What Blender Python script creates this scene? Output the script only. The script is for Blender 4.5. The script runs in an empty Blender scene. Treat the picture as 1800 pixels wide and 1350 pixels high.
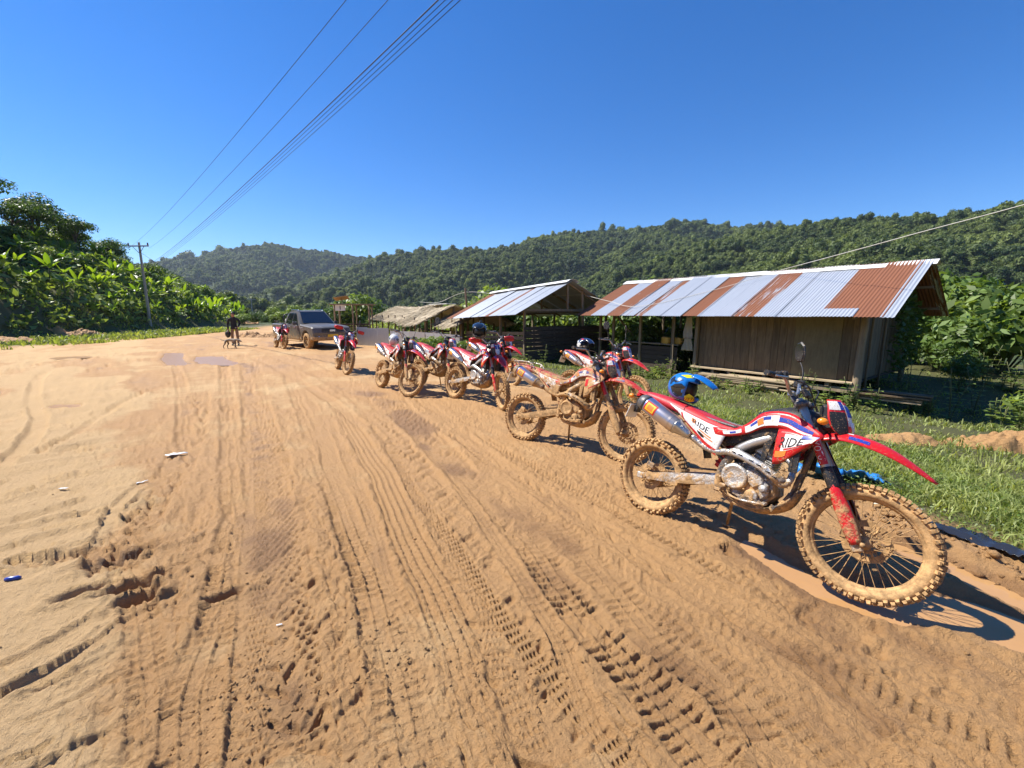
import bpy, bmesh, math, random
import numpy as np
from mathutils import Vector, Matrix, noise as mnoise
random.seed(7)
RNG = np.random.default_rng(11)
R = math.radians
scene = bpy.context.scene
COL = scene.collection

# ------------------------------------------------------------ camera
CAM_H = 1.7
cam_d = bpy.data.cameras.new('camera'); cam = bpy.data.objects.new('camera', cam_d); COL.objects.link(cam)
cam_d.sensor_fit = 'HORIZONTAL'; cam_d.sensor_width = 36.0; cam_d.lens = 36.0 * 740.0 / 1800.0
cam_d.clip_start = 0.05; cam_d.clip_end = 9000
PITCH = math.atan(125 / 740.0)
cam.location = (0, 0, CAM_H); cam.rotation_euler = (math.pi / 2 - PITCH, 0, 0)
scene.camera = cam

# ------------------------------------------------------------ sky and sun
SUN_EL, SUN_AZ = R(53), R(-75)          # azimuth clockwise from +Y
world = bpy.data.worlds.new('World'); scene.world = world; world.use_nodes = True
wn = world.node_tree; wn.nodes.clear()
wo = wn.nodes.new('ShaderNodeOutputWorld'); wb = wn.nodes.new('ShaderNodeBackground'); ws = wn.nodes.new('ShaderNodeTexSky')
ws.sky_type = 'NISHITA'; ws.sun_disc = False; ws.sun_elevation = SUN_EL; ws.sun_rotation = SUN_AZ
ws.altitude = 1200; ws.air_density = 1.0; ws.dust_density = 0.05; ws.ozone_density = 6.0
wb.inputs['Strength'].default_value = 0.105
hs = wn.nodes.new('ShaderNodeHueSaturation'); hs.inputs['Saturation'].default_value = 1.3; hs.inputs['Hue'].default_value = 0.507; hs.inputs['Value'].default_value = 1.0; wn.links.new(ws.outputs[0], hs.inputs['Color']); wn.links.new(hs.outputs[0], wb.inputs[0]); wn.links.new(wb.outputs[0], wo.inputs[0])
sd = bpy.data.lights.new('sun', 'SUN'); sd.energy = 5.0; sd.angle = R(0.53); sd.color = (1.0, 0.95, 0.85)
sun = bpy.data.objects.new('sun', sd); COL.objects.link(sun)
SUN_DIR = Vector((math.sin(SUN_AZ) * math.cos(SUN_EL), math.cos(SUN_AZ) * math.cos(SUN_EL), math.sin(SUN_EL)))
sun.rotation_euler = (-SUN_DIR).to_track_quat('-Z', 'Y').to_euler()
sun.location = (-20, 5, 30)
vs = scene.view_settings; vs.view_transform = 'Standard'; vs.look = 'None'; vs.exposure = 0.78; vs.gamma = 1.0; vs.use_curve_mapping = False
scene.cycles.use_denoising = True
scene.cycles.max_bounces = 6; scene.cycles.diffuse_bounces = 3; scene.cycles.glossy_bounces = 3
scene.cycles.transmission_bounces = 4; scene.cycles.transparent_max_bounces = 6
scene.cycles.caustics_reflective = False; scene.cycles.caustics_refractive = False

# ------------------------------------------------------------ numpy noise
def _hash(ix, iy, s):
    h = (ix.astype(np.int64) * 374761393 + iy.astype(np.int64) * 668265263 + s * 1442695041) & 0xffffffff
    h = ((h ^ (h >> 13)) * 1274126177) & 0xffffffff
    return ((h ^ (h >> 16)) & 0xffff) / 65535.0
def vnoise(x, y, s=0):
    x = np.asarray(x, float); y = np.asarray(y, float)
    ix = np.floor(x); iy = np.floor(y); fx = x - ix; fy = y - iy
    fx = fx * fx * fx * (fx * (fx * 6 - 15) + 10); fy = fy * fy * fy * (fy * (fy * 6 - 15) + 10)
    a = _hash(ix, iy, s); b = _hash(ix + 1, iy, s); c = _hash(ix, iy + 1, s); d = _hash(ix + 1, iy + 1, s)
    return (a * (1 - fx) + b * fx) * (1 - fy) + (c * (1 - fx) + d * fx) * fy
def fbm(x, y, s=0, o=4, g=0.5):
    t = 0; amp = 1; n = 0
    for k in range(o):
        t = t + amp * (vnoise(x * 2 ** k + 13.7 * k, y * 2 ** k - 7.3 * k, s + k) - 0.5); n += amp; amp *= g
    return t / n * 2
def sstep(a, b, x):
    t = np.clip((x - a) / (b - a), 0, 1); return t * t * (3 - 2 * t)

# ------------------------------------------------------------ object helpers
def link(o):
    COL.objects.link(o); return o
def tag(o, label=None, cat=None, group=None, kind=None):
    if label: o['label'] = label
    if cat: o['category'] = cat
    if group: o['group'] = group
    if kind: o['kind'] = kind
    return o
def empty(name, loc=(0, 0, 0), rz=0.0):
    o = bpy.data.objects.new(name, None); o.empty_display_size = 0.1; link(o); o.location = loc; o.rotation_euler = (0, 0, rz); return o
def mesh_np(name, v, quads=None, tris=None, smooth=False):
    me = bpy.data.meshes.new(name); v = np.asarray(v, np.float32)
    me.vertices.add(len(v)); me.vertices.foreach_set('co', v.ravel())
    li = []; st = []; k = 0
    if quads is not None and len(quads):
        q = np.asarray(quads, np.int32); li.append(q.ravel()); st.append(np.arange(len(q)) * 4); k = q.size
    if tris is not None and len(tris):
        t = np.asarray(tris, np.int32); li.append(t.ravel()); st.append(k + np.arange(len(t)) * 3)
    li = np.concatenate(li); st = np.concatenate(st).astype(np.int32)
    me.loops.add(len(li)); me.loops.foreach_set('vertex_index', li.astype(np.int32))
    me.polygons.add(len(st)); me.polygons.foreach_set('loop_start', st)
    me.update(calc_edges=True)
    if smooth: me.polygons.foreach_set('use_smooth', np.ones(len(st), bool))
    return me
def put(name, me, mats, parent=None, mw=None):
    if not isinstance(mats, (list, tuple)): mats = [mats]
    if len(me.materials) == 0:
        for m in mats: me.materials.append(m)
    o = bpy.data.objects.new(name, me); link(o)
    if parent is not None: o.parent = parent
    if mw is not None: o.matrix_local = mw
    return o
def frame_of(d):
    d = Vector(d).normalized(); a = Vector((0, 0, 1)) if abs(d.z) < 0.9 else Vector((1, 0, 0))
    u = d.cross(a).normalized(); return u, d.cross(u).normalized()
def crom(pts, n):
    """Catmull-Rom samples through the points: n per span"""
    P = [Vector(p) for p in pts]; out = []
    for i in range(len(P) - 1):
        p0 = P[i - 1] if i else P[i] * 2 - P[i + 1]; p1, p2 = P[i], P[i + 1]
        p3 = P[i + 2] if i + 2 < len(P) else P[i + 1] * 2 - P[i]
        for k in range(n):
            t = k / n
            out.append(0.5 * ((2 * p1) + (p2 - p0) * t + (2 * p0 - 5 * p1 + 4 * p2 - p3) * t * t + (3 * p1 - p0 - 3 * p2 + p3) * t ** 3))
    out.append(P[-1].copy()); return out

class MB:
    """collects shapes of one part"""
    def __init__(s): s.v = []; s.f = []; s.mi = []; s.sm = []
    def _add(s, vs_, fs, mi=0, sm=True):
        b = len(s.v); s.v += [tuple(p) for p in vs_]
        for f in fs: s.f.append([b + i for i in f]); s.mi.append(mi); s.sm.append(sm)
        return s
    def box(s, c, size, M=None, ch=0.0, mi=0, taper=None):
        hx, hy, hz = size[0] / 2, size[1] / 2, size[2] / 2; c = Vector(c)
        ch = min(ch, hx * .9, hy * .9, hz * .9)
        vs_ = []; fs = []
        if ch <= 0:
            for sx in (-1, 1):
                for sy in (-1, 1):
                    for sz in (-1, 1): vs_.append(Vector((sx * hx, sy * hy, sz * hz)))
            fs = [(0, 1, 3, 2), (4, 6, 7, 5), (0, 4, 5, 1), (2, 3, 7, 6), (0, 2, 6, 4), (1, 5, 7, 3)]
        else:
            idx = {}
            for sx in (-1, 1):
                for sy in (-1, 1):
                    for sz in (-1, 1):
                        for ax in range(3):
                            p = [sx * (hx - ch), sy * (hy - ch), sz * (hz - ch)]; p[ax] = (sx, sy, sz)[ax] * (hx, hy, hz)[ax]
                            idx[sx, sy, sz, ax] = len(vs_); vs_.append(Vector(p))
            for ax in range(3):
                a, b = [k for k in range(3) if k != ax]
                for sg in (-1, 1):
                    q = []
                    for (u, w) in ((-1, -1), (1, -1), (1, 1), (-1, 1)):
                        t = [0, 0, 0]; t[ax] = sg; t[a] = u; t[b] = w; q.append(idx[(*t, ax)])
                    if (sg == 1) == (ax == 1): q.reverse()
                    fs.append(q)
                    for sg2 in (-1, 1):
                        if sg2 == 0: continue
                # chamfer edges running along ax
                for u in (-1, 1):
                    for w in (-1, 1):
                        q = []
                        for (e, k) in ((-1, a), (1, a), (1, b), (-1, b)):
                            t = [0, 0, 0]; t[ax] = e; t[a] = u; t[b] = w; q.append(idx[(*t, k)])
                        fs.append(q)
            for sx in (-1, 1):
                for sy in (-1, 1):
                    for sz in (-1, 1): fs.append([idx[sx, sy, sz, k] for k in range(3)])
        if taper: vs_ = [Vector((p.x * (1 + taper * p.z / hz), p.y * (1 + taper * p.z / hz), p.z)) for p in vs_]
        if M is not None: vs_ = [M @ p for p in vs_]
        return s._add([p + c for p in vs_], fs, mi, False)
    def tube(s, pts, r, n=8, caps=True, mi=0, flat=1.0, up=None):
        P = [Vector(p) for p in pts]; m = len(P)
        rr = r if isinstance(r, (list, tuple)) else [r] * m
        vs_ = []; u = None
        for i in range(m):
            d = (P[min(i + 1, m - 1)] - P[max(i - 1, 0)])
            if d.length < 1e-9: d = Vector((0, 0, 1))
            d.normalize()
            if u is None: u = (Vector(up) if up else frame_of(d)[0])
            u = (u - d * u.dot(d)); u.normalize(); w = d.cross(u)
            for k in range(n):
                a = 2 * math.pi * k / n; vs_.append(P[i] + u * math.cos(a) * rr[i] + w * math.sin(a) * rr[i] * flat)
        fs = [(i * n + k, i * n + (k + 1) % n, (i + 1) * n + (k + 1) % n, (i + 1) * n + k) for i in range(m - 1) for k in range(n)]
        if caps: fs += [list(range(n))[::-1], [(m - 1) * n + k for k in range(n)]]
        s._add(vs_, fs, mi, True)
        if caps: s.sm[-1] = s.sm[-2] = False
        return s
    def loft(s, rings, closed=True, caps=True, mi=0, sm=True):
        n = len(rings[0]); m = len(rings); vs_ = [p for r_ in rings for p in r_]; fs = []
        for i in range(m - 1):
            for k in range(n if closed else n - 1):
                fs.append((i * n + k, i * n + (k + 1) % n, (i + 1) * n + (k + 1) % n, (i + 1) * n + k))
        if caps and closed: fs += [list(range(n))[::-1], [(m - 1) * n + k for k in range(n)]]
        return s._add(vs_, fs, mi, sm)
    def lathe(s, prof, c, axis, n=24, mi=0, sm=True, caps=True):
        u, w = frame_of(axis); d = Vector(axis).normalized(); c = Vector(c); rings = []
        for (r_, a) in prof:
            rings.append([c + d * a + (u * math.cos(2 * math.pi * k / n) + w * math.sin(2 * math.pi * k / n)) * max(r_, 1e-4) for k in range(n)])
        return s.loft(rings, True, caps, mi, sm)
    def prism(s, out, y0, y1, ch=0.004, mi=0, M=None):
        """outline in (x,z), extruded along y with chamfered rim"""
        P = [Vector((p[0], p[1])) for p in out]; n = len(P)
        area = sum(P[i].x * P[(i + 1) % n].y - P[(i + 1) % n].x * P[i].y for i in range(n))
        if area < 0: P.reverse()
        ins = []
        for i in range(n):
            e0 = (P[i] - P[i - 1]).normalized(); e1 = (P[(i + 1) % n] - P[i]).normalized()
            nn = Vector((-e0.y - e1.y, e0.x + e1.x)); L = nn.length
            ins.append(P[i] + (nn / L * min(ch / max(0.35, L / 2), ch * 2) if L > 1e-6 else Vector((0, 0))))
        lo, hi = min(y0, y1), max(y0, y1)
        rings = [[Vector((p.x, lo, p.y)) for p in ins], [Vector((p.x, lo + ch, p.y)) for p in P], [Vector((p.x, hi - ch, p.y)) for p in P], [Vector((p.x, hi, p.y)) for p in ins]]
        if M is not None: rings = [[M @ p for p in r_] for r_ in rings]
        return s.loft(rings, True, True, mi, False)
    def ball(s, c, r, nu=12, nv=8, mi=0, M=None, squash=(1, 1, 1), noise=0.0, seed=0):
        vs_ = []; c = Vector(c)
        for j in range(1, nv):
            t = math.pi * j / nv
            for k in range(nu):
                a = 2 * math.pi * k / nu; p = Vector((math.sin(t) * math.cos(a), math.sin(t) * math.sin(a), math.cos(t)))
                if noise: p = p * (1 + noise * mnoise.noise(p * 1.7 + Vector((seed * 3.1, seed, 0))))
                vs_.append(p)
        vs_ += [Vector((0, 0, 1)), Vector((0, 0, -1))]
        fs = [(j * nu + k, (j + 1) * nu + k, (j + 1) * nu + (k + 1) % nu, j * nu + (k + 1) % nu) for j in range(nv - 2) for k in range(nu)]
        t_, b_ = len(vs_) - 2, len(vs_) - 1
        fs += [(t_, k, (k + 1) % nu) for k in range(nu)] + [(b_, (nv - 2) * nu + (k + 1) % nu, (nv - 2) * nu + k) for k in range(nu)]
        vs_ = [Vector((p.x * squash[0], p.y * squash[1], p.z * squash[2])) * r for p in vs_]
        if M is not None: vs_ = [M @ p for p in vs_]
        return s._add([p + c for p in vs_], fs, mi, True)
    def mesh(s, name):
        me = bpy.data.meshes.new(name); me.from_pydata([tuple(p) for p in s.v], [], s.f)
        bm = bmesh.new(); bm.from_mesh(me); bmesh.ops.recalc_face_normals(bm, faces=bm.faces); bm.to_mesh(me); bm.free()
        me.polygons.foreach_set('use_smooth', s.sm); me.polygons.foreach_set('material_index', s.mi); me.update(); return me
    def build(s, name, mats, parent=None, mw=None):
        return put(name, s.mesh(name), mats, parent, mw)

# ------------------------------------------------------------ materials
def new_mat(name):
    m = bpy.data.materials.new(name); m.use_nodes = True; nt = m.node_tree; nt.nodes.clear()
    o = nt.nodes.new('ShaderNodeOutputMaterial'); b = nt.nodes.new('ShaderNodeBsdfPrincipled'); nt.links.new(b.outputs[0], o.inputs[0])
    return m, nt, b, o
def N(nt, t, **kw):
    n = nt.nodes.new(t)
    for k, v in kw.items():
        if k in n.inputs: n.inputs[k].default_value = v
        else: setattr(n, k, v)
    return n
def L(nt, a, b): nt.links.new(a, b)
def rgb(c): return (c[0], c[1], c[2], 1.0)
def mixc(nt, fac, a, b, mode='MIX'):
    n = nt.nodes.new('ShaderNodeMix'); n.data_type = 'RGBA'; n.blend_type = mode
    for sock, v in ((n.inputs[0], fac), (n.inputs[6], a), (n.inputs[7], b)):
        if hasattr(v, 'is_linked') or hasattr(v, 'links'): L(nt, v, sock)
        elif isinstance(v, (tuple, list)): sock.default_value = rgb(v)
        else: sock.default_value = v
    return n.outputs[2]
def math_n(nt, op, a, b=None, c=None, clamp=False):
    n = nt.nodes.new('ShaderNodeMath'); n.operation = op; n.use_clamp = clamp
    for i, v in enumerate((a, b, c)):
        if v is None: continue
        if hasattr(v, 'links'): L(nt, v, n.inputs[i])
        else: n.inputs[i].default_value = v
    return n.outputs[0]
def noise_n(nt, vec, scale, detail=4, rough=0.55, dist=0.0):
    n = N(nt, 'ShaderNodeTexNoise', Scale=scale, Detail=detail, Roughness=rough, Distortion=dist)
    if vec is not None: L(nt, vec, n.inputs['Vector'])
    return n.outputs['Fac']
def ramp(nt, fac, a, b):
    n = nt.nodes.new('ShaderNodeMapRange'); n.interpolation_type = 'SMOOTHSTEP'
    L(nt, fac, n.inputs[0]); n.inputs[1].default_value = a; n.inputs[2].default_value = b; return n.outputs[0]
def bump_n(nt, h, strength, dist, b):
    n = N(nt, 'ShaderNodeBump', Strength=strength, Distance=dist); L(nt, h, n.inputs['Height']); L(nt, n.outputs[0], b.inputs['Normal']); return n
MUD = (0.50, 0.30, 0.13)
def mat(name, col, rough=0.5, metal=0.0, var=0.12, vscale=8.0, mud=False, coat=0.0, bump=0.0, bscale=60.0, spec=0.5, dust=0.0):
    """plain procedural material: colour varied by noise; mud=True cakes it with clay by the object's own 'mud' amount"""
    m, nt, b, o = new_mat(name); tc = N(nt, 'ShaderNodeTexCoord').outputs['Object']
    n1 = noise_n(nt, tc, vscale, 5)
    c = mixc(nt, n1, tuple(x * (1 - var) for x in col), tuple(min(1, x * (1 + var)) for x in col))
    rg = math_n(nt, 'MULTIPLY_ADD', n1, 0.2, rough - 0.1, clamp=True)
    b.inputs['Metallic'].default_value = metal
    if mud:
        at = N(nt, 'ShaderNodeAttribute', attribute_type='OBJECT', attribute_name='mud').outputs['Fac']
        sx = N(nt, 'ShaderNodeSeparateXYZ'); L(nt, tc, sx.inputs[0])
        n2 = noise_n(nt, tc, 9.0, 8, 0.68); n3 = noise_n(nt, tc, 70.0, 3, 0.6)
        h = math_n(nt, 'MULTIPLY_ADD', sx.outputs['Z'], -0.55, 0.40)       # splashed more near the ground
        f = math_n(nt, 'ADD', math_n(nt, 'ADD', n2, math_n(nt, 'MULTIPLY', n3, 0.35)), math_n(nt, 'ADD', h, at))
        f = ramp(nt, f, 0.70, 0.90)
        sp = ramp(nt, math_n(nt, 'ADD', noise_n(nt, tc, 130.0, 2, 0.5), math_n(nt, 'MULTIPLY', at, 0.25)), 0.62, 0.66); f = math_n(nt, 'MAXIMUM', f, math_n(nt, 'MULTIPLY', sp, 0.75))
        mc = mixc(nt, ramp(nt, noise_n(nt, tc, 22.0, 6, 0.7), .3, .7), tuple(x * 0.50 for x in MUD), tuple(x * 1.25 for x in MUD))
        c = mixc(nt, f, c, mc)
        rg2 = nt.nodes.new('ShaderNodeMix'); L(nt, f, rg2.inputs[0]); L(nt, rg, rg2.inputs[2]); rg2.inputs[3].default_value = 0.85
        rg = rg2.outputs[0]
        if metal: L(nt, math_n(nt, 'MULTIPLY_ADD', f, -metal, metal), b.inputs['Metallic'])
        bump_n(nt, math_n(nt, 'MULTIPLY', f, math_n(nt, 'ADD', n3, 0.5)), 0.6, 0.006, b)
    elif bump:
        bump_n(nt, noise_n(nt, tc, bscale, 4, 0.6), bump, 0.01, b)
    L(nt, c, b.inputs['Base Color']); L(nt, rg, b.inputs['Roughness'])
    b.inputs['Specular IOR Level'].default_value = spec
    if coat: b.inputs['Coat Weight'].default_value = coat; b.inputs['Coat Roughness'].default_value = 0.08
    return m
def leaf_mat(name, c1, c2, trans=0.35, rough=0.45, vscale=0.6, tcol=None):
    """leaves: colour differs from plant to plant and over the ground; light passes through"""
    m, nt, b, o = new_mat(name)
    oi = N(nt, 'ShaderNodeObjectInfo'); geo = N(nt, 'ShaderNodeNewGeometry')
    n1 = noise_n(nt, geo.outputs['Position'], vscale, 3)
    f = math_n(nt, 'ADD', math_n(nt, 'MULTIPLY', oi.outputs['Random'], 0.7), math_n(nt, 'MULTIPLY_ADD', n1, 1.7, -0.7), clamp=True)
    rv = math_n(nt, 'MULTIPLY_ADD', geo.outputs['Random Per Island'], 0.7, 0.65)
    c = mixc(nt, f, c1, c2)
    vm = N(nt, 'ShaderNodeVectorMath', operation='SCALE'); L(nt, c, vm.inputs[0]); L(nt, rv, vm.inputs['Scale'])
    L(nt, vm.outputs[0], b.inputs['Base Color']); b.inputs['Roughness'].default_value = rough; b.inputs['Specular IOR Level'].default_value = 0.35
    if trans:
        t = N(nt, 'ShaderNodeBsdfTranslucent'); mx = N(nt, 'ShaderNodeMixShader'); mx.inputs[0].default_value = trans
        tc = N(nt, 'ShaderNodeVectorMath', operation='MULTIPLY'); L(nt, vm.outputs[0], tc.inputs[0]); tc.inputs[1].default_value = tcol or (2.0, 1.9, 0.7)
        L(nt, tc.outputs[0], t.inputs[0]); L(nt, b.outputs[0], mx.inputs[1]); L(nt, t.outputs[0], mx.inputs[2]); L(nt, mx.outputs[0], o.inputs[0])
    return m
def wood_mat(name, c1, c2, scale=(1, 1, 9), rough=0.8):
    m, nt, b, o = new_mat(name); tcn = N(nt, 'ShaderNodeTexCoord'); mp = N(nt, 'ShaderNodeMapping'); oi = N(nt, 'ShaderNodeObjectInfo')
    L(nt, tcn.outputs['Object'], mp.inputs[0]); mp.inputs['Scale'].default_value = tuple(14.0 / s_ for s_ in scale)
    off = N(nt, 'ShaderNodeCombineXYZ'); L(nt, math_n(nt, 'MULTIPLY', oi.outputs['Random'], 37.0), off.inputs[0]); L(nt, math_n(nt, 'MULTIPLY', oi.outputs['Random'], 11.0), off.inputs[2]); L(nt, off.outputs[0], mp.inputs['Location'])
    g = noise_n(nt, mp.outputs[0], 1.2, 8, 0.7, 0.6); st = noise_n(nt, tcn.outputs['Object'], 2.5, 3)
    c = mixc(nt, ramp(nt, g, 0.3, 0.7), c1, c2); c = mixc(nt, math_n(nt, 'MULTIPLY', st, 0.5), c, tuple(x * 0.5 for x in c1))
    rv = math_n(nt, 'MULTIPLY_ADD', oi.outputs['Random'], 0.5, 0.75)
    vm = N(nt, 'ShaderNodeVectorMath', operation='SCALE'); L(nt, c, vm.inputs[0]); L(nt, rv, vm.inputs['Scale'])
    L(nt, vm.outputs[0], b.inputs['Base Color']); b.inputs['Roughness'].default_value = rough; bump_n(nt, g, 0.4, 0.006, b); return m
# ============================================================ terrain
EDGE_Y = [-40, -10, 0, 1.5, 2.6, 4, 5.5, 6.7, 8.3, 11, 14, 18, 24, 35, 60, 120]
EDGE_X = [14, 8, 5.2, 4.1, 3.5, 3.2, 2.95, 2.6, 1.75, 0.95, 0.3, -2.0, -5.5, -14, -30, -70]
def verge(x, y):            # metres to the right of the mud's edge
    return x - np.interp(y, EDGE_Y, EDGE_X)
LEFT_Y = [-60, 10, 25, 39, 51, 70, 95, 130]
LEFT_X = [-31, -30.5, -31, -33.5, -35.5, -43, -60, -95]
CAP_Y = [-60, 0, 25, 41, 53, 66, 80, 95, 120]
CAP_H = [18, 19, 16.5, 12.8, 9.2, 5.8, 3.0, 1.2, 0]
RIDGES = [  # points (x, y, z), slope
    ([(600, 150, 96), (479, 230, 82), (422, 260, 73), (344, 300, 64), (313, 330, 66), (281, 365, 72), (267, 385, 74), (217, 430, 69), (157, 480, 52), (69, 520, 27)], 0.34),
    ([(1100, 700, 160), (743, 720, 131), (588, 760, 139), (382, 800, 143), (296, 820, 156), (206, 840, 145), (83, 800, 132), (-20, 780, 104), (-125, 800, 107), (-233, 850, 95), (-347, 880, 62), (-466, 880, 22)], 0.30),
    ([(777, 1500, 240), (195, 1500, 203), (-412, 1500, 166), (-567, 1450, 184), (-745, 1400, 206), (-855, 1400, 195), (-1063, 1450, 140), (-1250, 1500, 60)], 0.33),
    ([(-1200, 1950, 170), (-1393, 1900, 186), (-1539, 1900, 210), (-1866, 1900, 186), (-2742, 1900, 160), (-3000, 900, 160)], 0.3),
    ([(500, -300, 90), (0, -500, 120), (-500, -300, 110)], 0.33),
]
def ridge_field(x, y):
    out = np.full(np.shape(x), -9.0)
    wob = fbm(x / 140.0, y / 140.0, 5, 4) ; wx = x + 45 * fbm(x / 170.0, y / 170.0, 21, 3); wy = y + 45 * fbm(x / 170.0, y / 170.0, 33, 3)
    gul = fbm(x / 210.0 + .3 * wob, y / 210.0, 63, 3) * 2.2
    for pts, slope in RIDGES:
        best = np.full(np.shape(x), -1e9)
        for (a, b) in zip(pts[:-1], pts[1:]):
            ax, ay, az = a; bx, by, bz = b; dx, dy = bx - ax, by - ay; L2 = dx * dx + dy * dy
            t = np.clip(((x - ax) * dx + (y - ay) * dy) / L2, 0, 1); d0 = np.hypot(x - ax - t * dx, y - ay - t * dy)
            t2 = np.clip(((wx - ax) * dx + (wy - ay) * dy) / L2, 0, 1); d1 = np.hypot(wx - ax - t2 * dx, wy - ay - t2 * dy)
            k = sstep(0, 90, d0); d = d0 * (1 - k) + d1 * k
            best = np.maximum(best, az + t * (bz - az) - slope * (np.sqrt(d * d + 300) - 17.3) + (6 * wob - 58 * (1 - np.abs(gul)) ** 2 * sstep(20, 200, d0) + 2) * k * min(1.0, az / 90))
        out = np.maximum(out, best)
    return out
def macro(x, y):
    x = np.asarray(x, float); y = np.asarray(y, float)
    v = verge(x, y); h = -0.35 * sstep(0.3, 4.0, v)
    h = h - 4.0 * sstep(16, 60, v) - 0.5 * np.exp(-(((x - 11.5) / 3.2) ** 2 + ((y - 9.5) / 2.4) ** 2))
    lx = np.interp(y, LEFT_Y, LEFT_X); cap = np.interp(y, CAP_Y, CAP_H); s = np.maximum(0, lx - x)
    hl = np.where(cap > 0.01, cap * (1 - np.exp(-s * 0.82 / np.maximum(cap, .3))), 0) * sstep(-80, -20, y)
    hl = hl * (1 - 0.75 * sstep(60, 140, s)) + 1.1 * sstep(0, 2.5, s) * sstep(60, 30, y)
    h = h + hl * (1 + 0.10 * fbm(x / 9, y / 9, 77, 3) * sstep(0, 6, s))
    h = h - 3.0 * sstep(70, 160, y) * sstep(90, 30, s)
    rr = np.hypot(x, y); rf = ridge_field(x, y) if np.any(rr > 60) else np.full(x.shape, -9.0)
    return np.where(rr > 60, np.maximum(h, rf), h)
def z_at(x, y): return float(macro(np.array([x]), np.array([y]))[0])

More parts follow.
